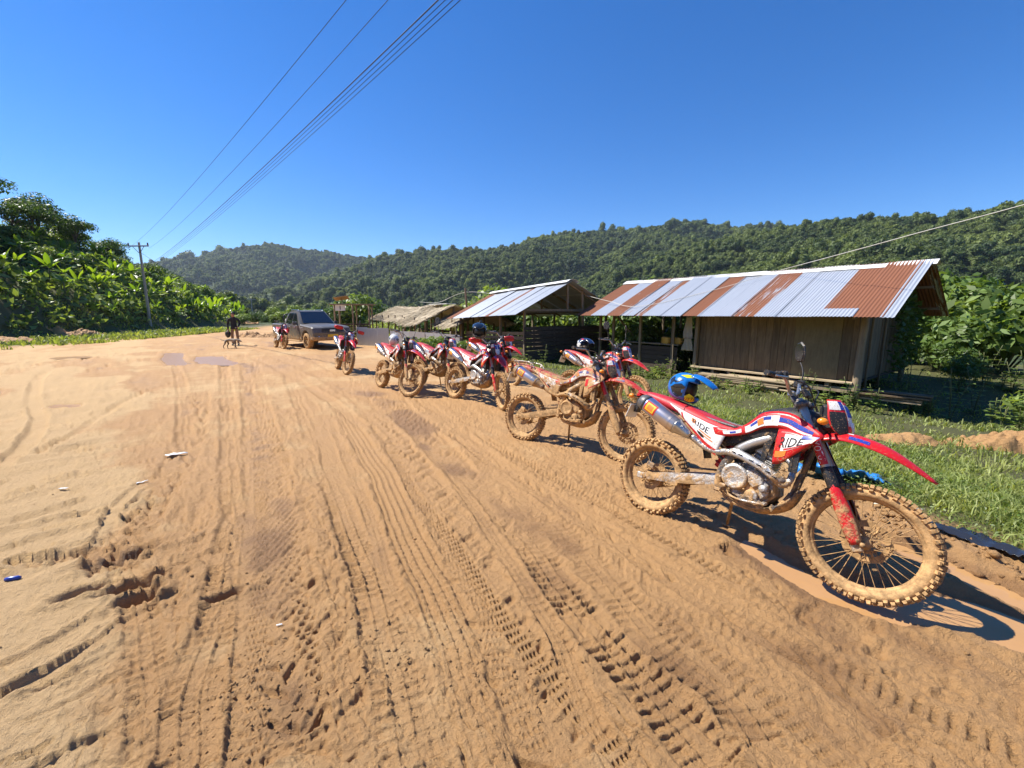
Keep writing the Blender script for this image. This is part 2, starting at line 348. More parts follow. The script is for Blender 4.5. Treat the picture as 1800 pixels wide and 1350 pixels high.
# ruts and tyre tracks in the mud: kind, width, depth, points on the ground
TRACKS_TAIL = 0
TRACKS = [
    ('truck', 0.26, 0.050, [(-11.68, 16.96), (-6.66, 9.67), (-4.06, 5.87), (-2.80, 4.03), (-2.19, 3.12), (-1.80, 2.41), (-1.48, 1.87), (-1.14, 1.33)]),
    ('truck', 0.24, 0.020, [(-9.00, 14.09), (-4.67, 7.32), (-3.10, 4.89), (-2.19, 3.41), (-1.78, 2.72), (-1.40, 2.07), (-0.97, 1.33)]),
    ('truck', 0.22, 0.030, [(-6.19, 11.48), (-3.27, 6.52), (-2.00, 4.33), (-1.35, 3.21), (-1.00, 2.59), (-0.74, 2.11), (-0.57, 1.77), (-0.39, 1.33)]),
    ('rib', 0.26, 0.022, [(-3.04, 7.32), (-1.72, 4.89), (-0.99, 3.41), (-0.59, 2.59), (-0.34, 2.07), (-0.19, 1.70), (-0.04, 1.33)]),
    ('tractor', 0.34, 0.030, [(-2.48, 7.32), (-0.95, 4.17), (-0.44, 3.03), (-0.18, 2.35), (-0.01, 1.91), (0.09, 1.62), (0.18, 1.33)]),
    ('truck', 0.25, 0.035, [(-2.30, 8.34), (-0.42, 4.17), (0.13, 2.87), (0.37, 2.25), (0.57, 1.83), (0.70, 1.54), (0.80, 1.33)]),
    ('bike', 0.11, 0.018, [(-2.79, 9.67), (-0.50, 5.10), (0.30, 3.52), (0.83, 2.69), (1.18, 2.25), (1.46, 1.91), (1.75, 1.59), (1.97, 1.37)]),
    ('bike', 0.10, 0.016, [(-3.20, 8.95), (-0.62, 4.33), (0.00, 3.36), (0.57, 2.56), (0.92, 2.02), (1.13, 1.64), (1.25, 1.33)]),
    ('smooth', 0.45, 0.030, [(-5.58, 12.04), (-1.81, 6.52), (-0.29, 4.03), (0.45, 2.79), (0.89, 2.11), (1.14, 1.70), (1.29, 1.33)]),
    ('bike', 0.11, 0.020, [(-5.36, 14.09), (-1.42, 7.32), (0.00, 4.89), (0.73, 3.63), (1.18, 2.87), (1.51, 2.35), (1.81, 1.98), (2.06, 1.64), (2.17, 1.52)]),
    ('rut', 0.30, 0.075, [(1.60, 3.29), (1.75, 2.99), (1.90, 2.69), (1.98, 2.41), (2.22, 2.24), (2.51, 2.13), (2.67, 1.94)]),
    ('rut', 0.20, 0.050, [(2.78, 2.87), (2.93, 2.69), (3.03, 2.56), (3.13, 2.33)]),
    ('mess', 0.34, 0.050, [(-6.75, 8.95), (-5.04, 6.52), (-4.00, 4.89), (-3.51, 4.03), (-3.18, 3.41), (-2.84, 2.87), (-2.62, 2.59)]),
    ('truck', 0.16, 0.030, [(-2.62, 2.59), (-2.21, 2.25), (-1.90, 1.94), (-1.63, 1.64), (-1.47, 1.44), (-1.39, 1.33)]),
    ('rut', 0.13, 0.070, [(-2.46, 1.77), (-2.39, 1.92), (-2.35, 2.13), (-2.33, 2.33), (-2.27, 2.56), (-2.08, 2.83)]),
    ('rut', 0.10, 0.055, [(-2.28, 1.62), (-2.19, 1.77), (-2.15, 1.98), (-2.13, 2.13), (-2.02, 2.33)]),
    ('mess', 0.16, 0.050, [(-3.45, 2.59), (-3.21, 2.69), (-3.04, 2.76), (-2.73, 2.69)]),
    ('bike', 0.09, 0.014, [(-4.70, 3.63), (-4.66, 4.03), (-4.58, 4.42), (-4.28, 4.65), (-3.93, 4.89)]),
    ('bike', 0.08, 0.012, [(-5.79, 4.89), (-5.39, 5.10), (-4.84, 5.22), (-4.60, 5.46)]),
    ('rut', 0.12, 0.050, [(-5.84, 4.99), (-6.17, 5.73), (-6.76, 6.71), (-7.70, 8.34), (-8.28, 10.06), (-8.31, 11.48)]),
    ('rut', 0.10, 0.040, [(-2.88, 2.65), (-3.24, 3.12), (-3.52, 3.52), (-3.76, 4.03), (-3.78, 4.17)]),
    ('rut', 0.20, 0.050, [(-5.75, 4.51), (-6.18, 5.10), (-7.53, 6.52), (-10.34, 8.95), (-13.97, 12.65), (-16.55, 16.96)]),
    ('truck', 0.22, 0.030, [(-14.37, 17.68), (-10.14, 12.65), (-7.12, 8.95), (-5.22, 6.52), (-4.09, 5.10)]),
    ('mess', 0.50, 0.050, [(-14.11, 11.48), (-16.09, 14.09), (-16.16, 15.89), (-16.01, 18.20), (-15.29, 20.58)]),
    ('mess', 0.30, 0.050, [(-12.31, 12.04), (-13.41, 14.09), (-13.46, 15.49), (-10.92, 14.09)]),
    ('smooth', 0.50, 0.035, [(-16.55, 25.59), (-7.28, 14.09), (-3.20, 8.95), (-1.15, 5.87)]),
    ('truck', 0.20, 0.030, [(-11.49, 21.28), (-5.52, 12.65), (-3.20, 8.95), (-2.13, 7.32)]),
    ('rut', 0.20, 0.040, [(-11.49, 17.68), (-8.24, 14.09), (-4.19, 8.95), (-2.24, 6.18)]),
    ('tractor', 0.30, 0.030, [(-1.99, 3.63), (-1.68, 2.87), (-1.31, 2.30), (-0.99, 1.87), (-0.79, 1.56), (-0.65, 1.33)]),
    ('bike', 0.10, 0.015, [(0.43, 1.33), (0.16, 1.77), (-0.07, 2.15), (-0.42, 2.87), (-1.00, 3.89)]),
    ('mess', 0.40, 0.020, [(1.68, 2.87), (1.76, 2.25), (1.93, 1.91), (2.21, 1.56)]),
    ('bike', 0.10, 0.015, [(1.94, 1.33), (1.75, 1.59), (1.53, 1.80), (1.10, 2.07), (0.63, 2.35)]),
    ('truck', 0.20, 0.018, [(-1.23, 1.33), (-1.47, 1.70), (-1.69, 2.25), (-1.81, 2.87), (-1.87, 3.41)]),
]
_rt = random.Random(91)      # more, fainter tracks of bikes and trucks running the same way
for _k in range(18):
    _b = TRACKS[_rt.choice([0, 1, 2, 3, 4, 5, 6, 7, 8, 9])][3]; _o = _rt.uniform(-.55, .55); _t = _rt.uniform(.0, .35)
    TRACKS.append((_rt.choice(['bike', 'bike', 'truck', 'smooth', 'tractor']), _rt.choice([.09, .11, .2, .24]), _rt.uniform(.010, .018), [(a + _o * (.5 + .07 * b) + _rt.uniform(-.05, .05), b + _o * .3) for a, b in _b]))
HOLES = [(-2.62, 2.33, .12, .05, .10), (-2.25, 2.28, .10, .05, .10), (-2.36, 2.42, .16, .06, .08), (-2.75, 2.72, .25, .07, .07), (-1.75, 2.32, .09, .04, .07)]   # hoof and boot holes: x, y, length, width, depth
WATER = [  # puddles: name ending, z, outline on the ground
    [(2.05, 2.52), (2.22, 2.45), (2.42, 2.42), (2.62, 2.38), (2.82, 2.28), (2.98, 2.05), (3.1, 1.7), (2.9, 1.65), (2.72, 1.85), (2.52, 2.06), (2.33, 2.13), (2.17, 2.15), (2.03, 2.24), (1.90, 2.38), (1.83, 2.55), (1.76, 2.78), (1.74, 2.95), (1.81, 2.98), (1.90, 2.80), (1.97, 2.62)],
    [(2.86, 2.98), (2.98, 2.93), (3.06, 2.72), (3.12, 2.5), (3.22, 2.2), (3.36, 1.9), (3.28, 1.82), (3.12, 2.1), (3.0, 2.38), (2.93, 2.62), (2.85, 2.82)],
    [(-12.6, 9.3), (-11.6, 9.35), (-11.0, 8.9), (-10.7, 8.4), (-11.2, 8.2), (-12.0, 8.3), (-12.9, 8.8)],
    [(-17.4, 15.8), (-16.8, 15.6), (-16.4, 16.1), (-16.7, 16.6), (-17.3, 16.7), (-17.7, 16.3)],
    [(-14.9, 18.0), (-14.2, 18.1), (-12.9, 16.4), (-11.0, 14.1), (-11.4, 13.9), (-13.1, 15.7)],
    [(-12.4, 16.5), (-11.5, 16.7), (-10.6, 15.5), (-9.2, 14.2), (-9.5, 13.8), (-10.6, 14.3), (-11.9, 15.7)],
    [(-8.6, 7.75), (-8.2, 7.8), (-8.0, 7.6), (-8.1, 7.45), (-8.5, 7.5)],
]
WATER_Z = [-0.040, -0.042, -0.012, -0.012, -0.012, -0.012, -0.012]
WATER_D = [0.055, 0.05, 0.05, 0.05, 0.05, 0.05, 0.04, 0.05]
def poly_sd(x, y, poly):
    """signed distance to a polygon, negative inside"""
    d = np.full(x.shape, 1e9); ins = np.zeros(x.shape, bool); n = len(poly)
    for i in range(n):
        ax, ay = poly[i]; bx, by = poly[(i + 1) % n]; dx, dy = bx - ax, by - ay
        t = np.clip(((x - ax) * dx + (y - ay) * dy) / (dx * dx + dy * dy), 0, 1); d = np.minimum(d, np.hypot(x - ax - t * dx, y - ay - t * dy))
        c = ((ay > y) != (by > y)) & (x < (bx - ax) * (y - ay) / (by - ay + 1e-12) + ax); ins ^= c
    return np.where(ins, -d, d)
def detail(x, y):
    """small relief of the mud, and how wet it is"""
    n = len(x); h = np.zeros(n); wet = np.zeros(n); rr = np.hypot(x, y)
    ca, sa = math.cos(0.64), math.sin(0.64)           # the way traffic runs
    al = -x * sa + y * ca; ac = x * ca + y * sa
    fade = sstep(60, 20, rr)
    h += 0.024 * fbm(x / 2.2, y / 2.2, 1, 4) * fade
    left = sstep(-0.1, 0.9, -(x + 0.86 * y) + 0.5 * fbm(x / 1.2, y / 1.2, 111, 3))          # paler, drier mud on the left
    h += 0.009 * fbm(al / 0.85, ac / 0.16, 3, 4) * fade * (1 - 0.4 * left)
    rg = 1 - np.abs(fbm(al / 0.5 + .4 * fbm(x * 3, y * 3, 8, 2), ac / 0.13, 9, 4))
    h += 0.006 * (rg ** 3 - 0.4) * fade * (1 - .75 * left)
    # left: gouges running across, facing away from the light
    g1 = (x * 0.62 + y * 0.78); g2 = (x * 0.78 - y * 0.62)
    gouge = np.clip(fbm(g1 / 0.55, g2 / 0.10, 14, 4) - 0.12, 0, 1); h -= left * 0.13 * gouge * fade * sstep(-.1, .35, fbm(x / 1.3, y / 1.3, 18, 3))
    lump = np.clip(fbm(x / 0.11, y / 0.11, 6, 3) - 0.10, 0, 1); h += 0.014 * lump * sstep(-.05, .4, fbm(x / 1.1, y / 1.1, 17, 3)) * sstep(25, 8, rr)
    h += 0.007 * fbm(x / 0.05, y / 0.05, 41, 3) * sstep(9, 3, rr)
    wp = .35 * fbm(x / .3, y / .3, 58, 3)
    led1 = sstep(.02, .11, fbm(al / .42 + wp, ac / .11 + wp, 101, 4)) + .6 * sstep(.10, .17, fbm(al / .25 - wp, ac / .07 + wp, 103, 3)); h += .011 * led1 * (1 - left) * sstep(20, 6, rr)
    led2 = sstep(.05, .13, fbm(g1 / .55 + wp, g2 / .12 + wp, 105, 4)); h += .030 * led2 * left * sstep(24, 8, rr)
    led3 = sstep(.0, .09, fbm(al / .12 + wp, ac / .055 + 2 * wp, 107, 3)); h += .009 * led3 * sstep(8, 3, rr) * (1 - .5 * left)
    near = sstep(16, 5, rr); pat = sstep(-.15, .35, fbm(x / .8, y / .8, 44, 3)) * (1 - .6 * left)
    cr1 = np.clip(1 - np.abs(fbm(al / 0.11 + .5 * fbm(x / .2, y / .2, 45, 2), ac / 0.07, 46, 3)) * 6, 0, 1); h -= 0.015 * cr1 * pat * near
    tear = np.clip(fbm(al / 0.10, ac / 0.22, 48, 3) - .22, 0, 1); h -= 0.035 * tear * near * sstep(.0, .5, fbm(x / 1.7, y / 1.7, 49, 3))
    crumb = np.clip(fbm(x / 0.028, y / 0.028, 52, 2) - .12, 0, 1); h += 0.012 * crumb * sstep(.0, .45, fbm(x / .7, y / .7, 53, 3)) * sstep(7, 2.5, rr)
    wet += 0.25 * fbm(x / 1.5, y / 1.5, 2, 3)
    far = sstep(6, 13, rr); h += far * fade * (0.022 * fbm(al / .9, ac / .35, 55, 4) + .04 * np.clip(fbm(x / .45, y / .45, 56, 4) - .1, 0, 1)); wet += far * 0.9 * np.clip(fbm(al / 3.5, ac / 1.1, 57, 4) + .05, 0, 1)
    for ti, (kind, w, dep, pts) in enumerate(TRACKS):
        P = np.array([(p.x, p.y) for p in crom([(a, b, 0) for a, b in pts], 14)], np.float32)
        d_ = np.diff(P, axis=0); sl = np.hypot(d_[:, 0], d_[:, 1]); S = np.concatenate([[0], np.cumsum(sl)])
        tg = np.gradient(P, axis=0); tg /= np.maximum(np.hypot(tg[:, 0], tg[:, 1])[:, None], 1e-6)
        mrg = w * 1.6 + 0.1; msk = np.where((x > P[:, 0].min() - mrg) & (x < P[:, 0].max() + mrg) & (y > P[:, 1].min() - mrg) & (y < P[:, 1].max() + mrg))[0]
        for c0 in range(0, len(msk), 40000):
            ix = msk[c0:c0 + 40000]; X = x[ix].astype(np.float32); Y = y[ix].astype(np.float32)
            D2 = (X[:, None] - P[None, :, 0]) ** 2 + (Y[:, None] - P[None, :, 1]) ** 2; k = D2.argmin(1)
            nr = D2[np.arange(len(k)), k] < (mrg + .25) ** 2; ix = ix[nr]; k = k[nr]; X = X[nr]; Y = Y[nr]
            dx = X - P[k, 0]; dy = Y - P[k, 1]; al_ = dx * tg[k, 0] + dy * tg[k, 1]; u = -dx * tg[k, 1] + dy * tg[k, 0]
            ends = (k == 0) & (al_ < 0) | (k == len(P) - 1) & (al_ > 0)
            s = S[k] + al_
            u = u + 0.10 * w * fbm(s / 0.5, s * 0 + ti, 50 + ti, 2)
            a = np.abs(u) / (w / 2); ins = sstep(1.12, 0.86, a); berm = np.exp(-((a - 1.28) / 0.26) ** 2)
            live = (0.5 + 0.75 * sstep(-0.35, 0.25, fbm(s / 1.7, s * 0 + 3 * ti, 90 + ti, 3))) * np.where(ends, 0, 1)
            rough_ = fbm(X / 0.06, Y / 0.06, 7 + ti, 3)
            dep0 = TRACKS[ti][2]; dep = dep0
            q = -dep * 0.45 * ins + dep * 0.35 * berm * (0.6 + 0.8 * rough_)
            brk = sstep(-.35, .15, fbm(X / .16, Y / .16, 300 + ti, 3)); dep = dep0 * 1.4
            if kind == 'truck':
                ph = s / 0.062 + .25 * fbm(s / .2, s * 0, 400 + ti, 2) + 0.35 * np.abs(u) / w; lug = sstep(.25, .45, np.abs((ph % 1) - .5) * 2) ; edge = np.clip(a, 0, 1)
                q += brk * (dep * 0.75 * ins * (0.35 + .65 * edge) * (1 - lug) - dep * .25 * ins)
                q += dep * 0.30 * ins * (np.abs(a - .33) < .06)
            elif kind == 'rib':
                q += dep * 0.5 * ins * (np.sin(u / w * 2 * math.pi * 4.5) > .3) * (0.7 + .3 * np.sin(s / .03 * 6.28 / 2))
            elif kind == 'tractor':
                ph = s / 0.20 + np.abs(u) / w * 1.1 + 0.5 * (u > 0); lug = np.abs((ph % 1) - .5) * 2
                q += brk * (-dep * 1.0 * ins * sstep(.60, .85, lug) + dep * .5 * ins * sstep(.35, .0, lug))
            elif kind == 'bike':
                ph = s / 0.055; row = np.floor(ph) % 2; la = np.abs(u / w * 2) * 2.2 + .5 * row
                kn = sstep(.30, .12, np.abs((ph % 1) - .5)) * sstep(.36, .2, np.abs((la % 1) - .5)); q += -dep * 1.1 * ins * kn + dep * .3 * ins
            elif kind == 'mess':
                q += dep * ins * (1.3 * rough_ + 0.4 * np.sin(s / .05 + 4 * rough_)) * .7
            elif kind == 'smooth':
                q += dep * 0.2 * ins * rough_
            h[ix] = h[ix] * (1 - 0.6 * ins * live) + q * live
            wet[ix] += live * np.exp(-(a / 1.3) ** 2) * (0.5 + .8 * fbm(X / .4, Y / .4, 500, 3)) * 0.5 * {'truck': .38, 'rib': .36, 'tractor': .34, 'bike': .22, 'mess': 0.9, 'smooth': .32, 'rut': .28}[kind]
    for (hx, hy, ln, wd, dp) in HOLES:
        a = (x - hx) * 0.75 + (y - hy) * 0.66; b = (x - hx) * 0.66 - (y - hy) * 0.75
        q = (a / ln) ** 2 + (b / wd) ** 2; h -= dp * np.exp(-q ** 2 * 1.2); h += dp * .3 * np.exp(-((np.sqrt(q) - 1.6) / .35) ** 2); wet += .5 * np.exp(-q)
    for poly, wz, wd in zip(WATER, WATER_Z, WATER_D):
        px = np.array(poly); m = np.where((x > px[:, 0].min() - 1) & (x < px[:, 0].max() + 1) & (y > px[:, 1].min() - 1) & (y < px[:, 1].max() + 1))[0]
        if not len(m): continue
        sc = min(1.0, max(0.15, 0.12 * float(np.ptp(px[:, 0]))))
        sdist = poly_sd(x[m], y[m], poly) + 0.35 * sc * fbm(x[m] / (.5 * sc), y[m] / (.5 * sc), 61, 3) * 0.5
        tgt = wz - wd * sstep(0.02, -0.22 * sc, sdist) + 0.04 * sstep(0, .25, sdist)
        k = sstep(0.30 * sc + .1, 0.02, sdist); h[m] = h[m] * (1 - k) + np.minimum(tgt, wz + .05) * k; wet[m] += 0.45 * sstep(0.35 * sc + .1, -.02, sdist)
    v = verge(x, y) + 0.35 * fbm(x / .9, y / .9, 71, 3)
    # churned clods along the verge
    cl = np.exp(-((v + 0.15) / 0.35) ** 2); h += cl * (0.05 * np.clip(fbm(x / .13, y / .13, 73, 4) + .15, 0, 1) * 1.6)
    gr = sstep(0.0, 0.55, v)
    h = h * (1 - 0.6 * gr) + gr * 0.03 * fbm(x / .5, y / .5, 75, 3)
    lx = np.interp(y, LEFT_Y, LEFT_X) - x; lg = sstep(-7.5, -4.0, lx + 2.0 * fbm(x / 3, y / 3, 79, 3)) * sstep(17, 21, y)
    h += 0.5 * np.clip(fbm(x / 2.2, y / 2.2, 81, 4), 0, 1) * sstep(-2.5, 1, lx)
    wet += .22 * (1 - left) * sstep(12, 4, rr) * (.6 + .8 * fbm(al / 2.0, ac / .5, 113, 3)) - 0.35 * left
    wet += 0.06 * sstep(-1.5, 1.0, x - 0.2 * y) * sstep(4, 0, verge(x, y))
    return h, np.clip(wet + 0.3, 0, 1), np.clip(gr + lg, 0, 1)

def polar(rows, ang):
    A, Rr = np.meshgrid(ang, rows); return (np.sin(A) * Rr).ravel(), (np.cos(A) * Rr).ravel()
def polar_quads(nr, na, wrap=True):
    i = np.arange(nr - 1)[:, None]; j = np.arange(na if wrap else na - 1)[None, :]; j2 = (j + 1) % na
    return np.stack([i * na + j, i * na + j2, (i + 1) * na + j2, (i + 1) * na + j], -1).reshape(-1, 4)
front = np.linspace(R(-62), R(62), 900); back = np.linspace(R(62), R(298), 60)[1:-1]
ang = np.concatenate([front, back])
rows = np.concatenate([[0.02], np.linspace(0.3, 1.15, 14), 1 / np.linspace(1 / 1.17, 1 / 22.0, 470), np.geomspace(22.4, 78, 75)])
gx, gy = polar(rows, ang); gm = macro(gx, gy); gd, gwet, ggrass = detail(gx, gy)
ground_me = mesh_np('ground', np.stack([gx, gy, gm + gd], 1), polar_quads(len(rows), len(ang)), smooth=True)
for nm, arr in (('wet', gwet), ('turf', ggrass)):
    at = ground_me.attributes.new(nm, 'FLOAT', 'POINT'); at.data.foreach_set('value', arr.astype(np.float32))
m, nt, b, o = new_mat('churned_clay'); geo = N(nt, 'ShaderNodeNewGeometry').outputs['Position']
wet = N(nt, 'ShaderNodeAttribute', attribute_name='wet').outputs['Fac']; turf = N(nt, 'ShaderNodeAttribute', attribute_name='turf').outputs['Fac']
n1 = noise_n(nt, geo, 2.2, 8, 0.65); n2 = noise_n(nt, geo, 30.0, 7, 0.72, 0.4); n3 = noise_n(nt, geo, 130.0, 4, 0.7)
wf = math_n(nt, 'ADD', wet, math_n(nt, 'MULTIPLY_ADD', n1, 0.7, -0.35), clamp=True)
cdry = mixc(nt, n2, (0.48, 0.305, 0.145), (0.60, 0.41, 0.215)); cmid = mixc(nt, n2, (0.395, 0.216, 0.087), (0.51, 0.30, 0.132)); cwet = mixc(nt, n2, (0.26, 0.140, 0.060), (0.33, 0.185, 0.085))
c = mixc(nt, ramp(nt, wf, 0.08, 0.42), cdry, cmid); c = mixc(nt, ramp(nt, wf, 0.62, 1.0), c, cwet)
c = mixc(nt, turf, c, mixc(nt, n1, (0.11, 0.085, 0.035), (0.07, 0.095, 0.03)))
L(nt, c, b.inputs['Base Color'])
rg = math_n(nt, 'MULTIPLY_ADD', wf, -0.42, 0.92); L(nt, rg, b.inputs['Roughness']); b.inputs['Specular IOR Level'].default_value = 0.3
bump_n(nt, math_n(nt, 'ADD', math_n(nt, 'MULTIPLY', n2, 1.0), math_n(nt, 'MULTIPLY', n3, 0.4)), 1.0, 0.03, b)
M_CLAY = m
tag(put('ground', ground_me, m), kind='structure')
def ground_z(x, y):
    x = np.array([float(x)]); y = np.array([float(y)]); return float(macro(x, y)[0] + detail(x, y)[0][0])

# ---- puddles
m, nt, b, o = new_mat('muddy_water'); geo = N(nt, 'ShaderNodeNewGeometry').outputs['Position']
L(nt, mixc(nt, noise_n(nt, geo, 3.0, 4), (0.37, 0.20, 0.08), (0.45, 0.255, 0.11)), b.inputs['Base Color']); b.inputs['Roughness'].default_value = 0.05; b.inputs['IOR'].default_value = 1.33; b.inputs['Specular IOR Level'].default_value = 0.4
bump_n(nt, noise_n(nt, geo, 5.0, 3), 0.3, 0.02, b); M_WATER = m
M_WATER_FAR = m.copy(); M_WATER_FAR.name = 'ruffled_water'
for n3_ in M_WATER_FAR.node_tree.nodes:
    if n3_.type == 'BSDF_PRINCIPLED': n3_.inputs['Roughness'].default_value = 0.28; n3_.inputs['Specular IOR Level'].default_value = 0.9
    if n3_.type == 'BUMP': n3_.inputs['Strength'].default_value = 1.0
for poly, wz in zip(WATER, WATER_Z):
    px = np.array(poly); c0 = px.mean(0); P2 = [((p[0] - c0[0]) * 1.0 + c0[0], (p[1] - c0[1]) * 1.0 + c0[1]) for p in poly]
    cr = crom([(a, b_, 0) for a, b_ in P2 + [P2[0]]], 4)[:-1]
    mb = MB(); n_ = len(cr); ring = [Vector((p.x, p.y, wz)) for p in cr]
    # widen a little so that the bank, not the sheet, draws the shore
    out = []
    for i in range(n_):
        t = (ring[(i + 1) % n_] - ring[i - 1]).normalized(); out.append(ring[i] + Vector((-t.y, t.x, 0)) * 0.06)
    area = sum(ring[i].x * ring[(i + 1) % n_].y - ring[(i + 1) % n_].x * ring[i].y for i in range(n_))
    if area > 0: out = [ring[i] * 2 - out[i] for i in range(n_)]
    mb._add(out, [list(range(n_))], 0, False); tag(mb.build('puddle', M_WATER if px[0][1] < 5 else M_WATER_FAR), kind='structure')

# ---- far terrain
fang = np.concatenate([np.linspace(R(-70), R(70), 420), np.linspace(R(70), R(290), 60)[1:-1]])
frows = np.concatenate([np.linspace(74, 300, 70), np.geomspace(304, 4200, 130)])
hx, hy = polar(frows, fang); hz = macro(hx, hy); hz = np.where(np.hypot(hx, hy) < 80, hz - 0.25, hz)
hill_me = mesh_np('hills', np.stack([hx, hy, hz], 1), polar_quads(len(frows), len(fang)), smooth=True)
m, nt, b, o = new_mat('hill_undergrowth'); geo = N(nt, 'ShaderNodeNewGeometry').outputs['Position']
L(nt, mixc(nt, noise_n(nt, geo, 0.05, 8, 0.7), (0.025, 0.045, 0.012), (0.075, 0.105, 0.028)), b.inputs['Base Color']); b.inputs['Roughness'].default_value = 0.9
bump_n(nt, noise_n(nt, geo, 0.4, 6, 0.7), 1.0, 1.5, b)
tag(put('hills', hill_me, m), kind='structure')
# ============================================================ foliage helpers and far forest
def leaf_cloud(clumps, n, size, rs, asp=0.5, out=0.9, fold=0.0, shell=0.55):
    """n leaf-sized faces through the volume of clumps [(centre, (rx,ry,rz))] -> verts, quads"""
    C_ = np.array([c for c, r_ in clumps]); RR = np.array([r_ for c, r_ in clumps]); wts = np.prod(RR, 1) ** (2 / 3.); k = rs.choice(len(clumps), n, p=wts / wts.sum())
    d = rs.normal(size=(n, 3)); d /= np.linalg.norm(d, axis=1)[:, None]; d[:, 2] = np.where((d[:, 2] < -0.2) & (rs.random(n) < .6), -d[:, 2], d[:, 2])
    rad = (shell + (1.08 - shell) * rs.random(n) ** 0.6)[:, None]; p = C_[k] + d * RR[k] * rad
    nn = d * out + rs.normal(size=(n, 3)) * 0.55 + np.array([0, 0, 0.35]); nn /= np.linalg.norm(nn, axis=1)[:, None]
    t = np.cross(nn, rs.normal(size=(n, 3))); t /= np.maximum(np.linalg.norm(t, axis=1)[:, None], 1e-6); bt = np.cross(nn, t)
    s = size * (0.6 + 0.8 * rs.random(n))[:, None]
    v = np.stack([p - t * s, p + bt * s * asp - nn * fold * s, p + t * s - nn * s * 0.25, p - bt * s * asp - nn * fold * s], 1).reshape(-1, 3)
    return v, np.arange(n * 4).reshape(-1, 4)
def blob_clumps(rs, n, r, flat=0.75, spread=0.6, top=0.0):
    out = [((0, 0, top), (r * .75, r * .75, r * .75 * flat))]
    for i in range(n):
        a = rs.random() * 6.283; q = r * spread * (0.5 + .6 * rs.random()); z = r * flat * (rs.random() * 1.1 - .35)
        s = r * (0.32 + 0.28 * rs.random()); out.append(((math.cos(a) * q, math.sin(a) * q, z + top), (s, s, s * .8)))
    return out
def merged(parts):
    vs_, qs, k = [], [], 0
    for v, q in parts: vs_.append(v); qs.append(q + k); k += len(v)
    return np.concatenate(vs_), np.concatenate(qs)
def core_quads(clumps, sc=0.72, nu=10, nv=6):
    """lumpy solid hearts of the clumps so that a crown is not see-through"""
    mb = MB()
    for i, (c, r_) in enumerate(clumps): mb.ball(c, 1.0, nu, nv, squash=tuple(x * sc for x in r_), noise=0.25, seed=i)
    return mb
def crown_mesh(name, rs, clumps, n, size, mats, core=0.7, asp=0.5):
    v, q = leaf_cloud(clumps, n, size, rs, asp); me = mesh_np(name, v, q)
    if core:
        bm = bmesh.new(); bm.from_mesh(me); cm = core_quads(clumps, core).mesh('tmp'); bm.from_mesh(cm); bm.to_mesh(me); bm.free(); bpy.data.meshes.remove(cm)
    return me
M_FAR = leaf_mat('forest_leaves', (0.022, 0.050, 0.015), (0.165, 0.205, 0.048), trans=0.25, vscale=0.012, rough=0.6)
fc = bpy.data.collections.new('crown_kinds')            # not linked: only a source for the far forest
for i in range(6):
    rs = np.random.default_rng(100 + i)
    cl = blob_clumps(rs, 5 + i % 3, 1.0, flat=[.8, 1.1, .7, 1.4, .9, .6][i], spread=.7)
    me = crown_mesh('crown', rs, cl, 1300, 0.085, None, core=0.78, asp=0.7); me.materials.append(M_FAR)
    fc.objects.link(bpy.data.objects.new('crown_kind', me))
def scatter_group(name, coll):
    g = bpy.data.node_groups.new(name, 'GeometryNodeTree'); g.interface.new_socket('Geometry', in_out='INPUT', socket_type='NodeSocketGeometry'); g.interface.new_socket('Geometry', in_out='OUTPUT', socket_type='NodeSocketGeometry')
    gi = g.nodes.new('NodeGroupInput'); go = g.nodes.new('NodeGroupOutput'); ip = g.nodes.new('GeometryNodeInstanceOnPoints'); ci = g.nodes.new('GeometryNodeCollectionInfo')
    ci.inputs['Collection'].default_value = coll; ci.inputs['Separate Children'].default_value = True; ci.inputs['Reset Children'].default_value = True
    ip.inputs['Pick Instance'].default_value = True
    def attr(nm, t):
        a = g.nodes.new('GeometryNodeInputNamedAttribute'); a.data_type = t; a.inputs['Name'].default_value = nm; return a.outputs[0]
    g.links.new(gi.outputs[0], ip.inputs['Points']); g.links.new(ci.outputs[0], ip.inputs['Instance'])
    g.links.new(attr('kind_i', 'INT'), ip.inputs['Instance Index']); g.links.new(attr('rot', 'FLOAT_VECTOR'), ip.inputs['Rotation']); g.links.new(attr('scl', 'FLOAT_VECTOR'), ip.inputs['Scale'])
    g.links.new(ip.outputs[0], go.inputs[0]); return g
def scatter(name, P, kinds, rot, scl, coll, mat_):
    me = bpy.data.meshes.new(name); me.vertices.add(len(P)); me.vertices.foreach_set('co', np.asarray(P, np.float32).ravel())
    for nm, t, arr in (('kind_i', 'INT', kinds), ('rot', 'FLOAT_VECTOR', rot), ('scl', 'FLOAT_VECTOR', scl)):
        a = me.attributes.new(nm, t, 'POINT'); a.data.foreach_set('vector' if t == 'FLOAT_VECTOR' else 'value', np.asarray(arr).astype(np.int32 if t == 'INT' else np.float32).ravel())
    me.update(); o = put(name, me, mat_); md = o.modifiers.new('scatter', 'NODES'); md.node_group = scatter_group(name, coll); return o
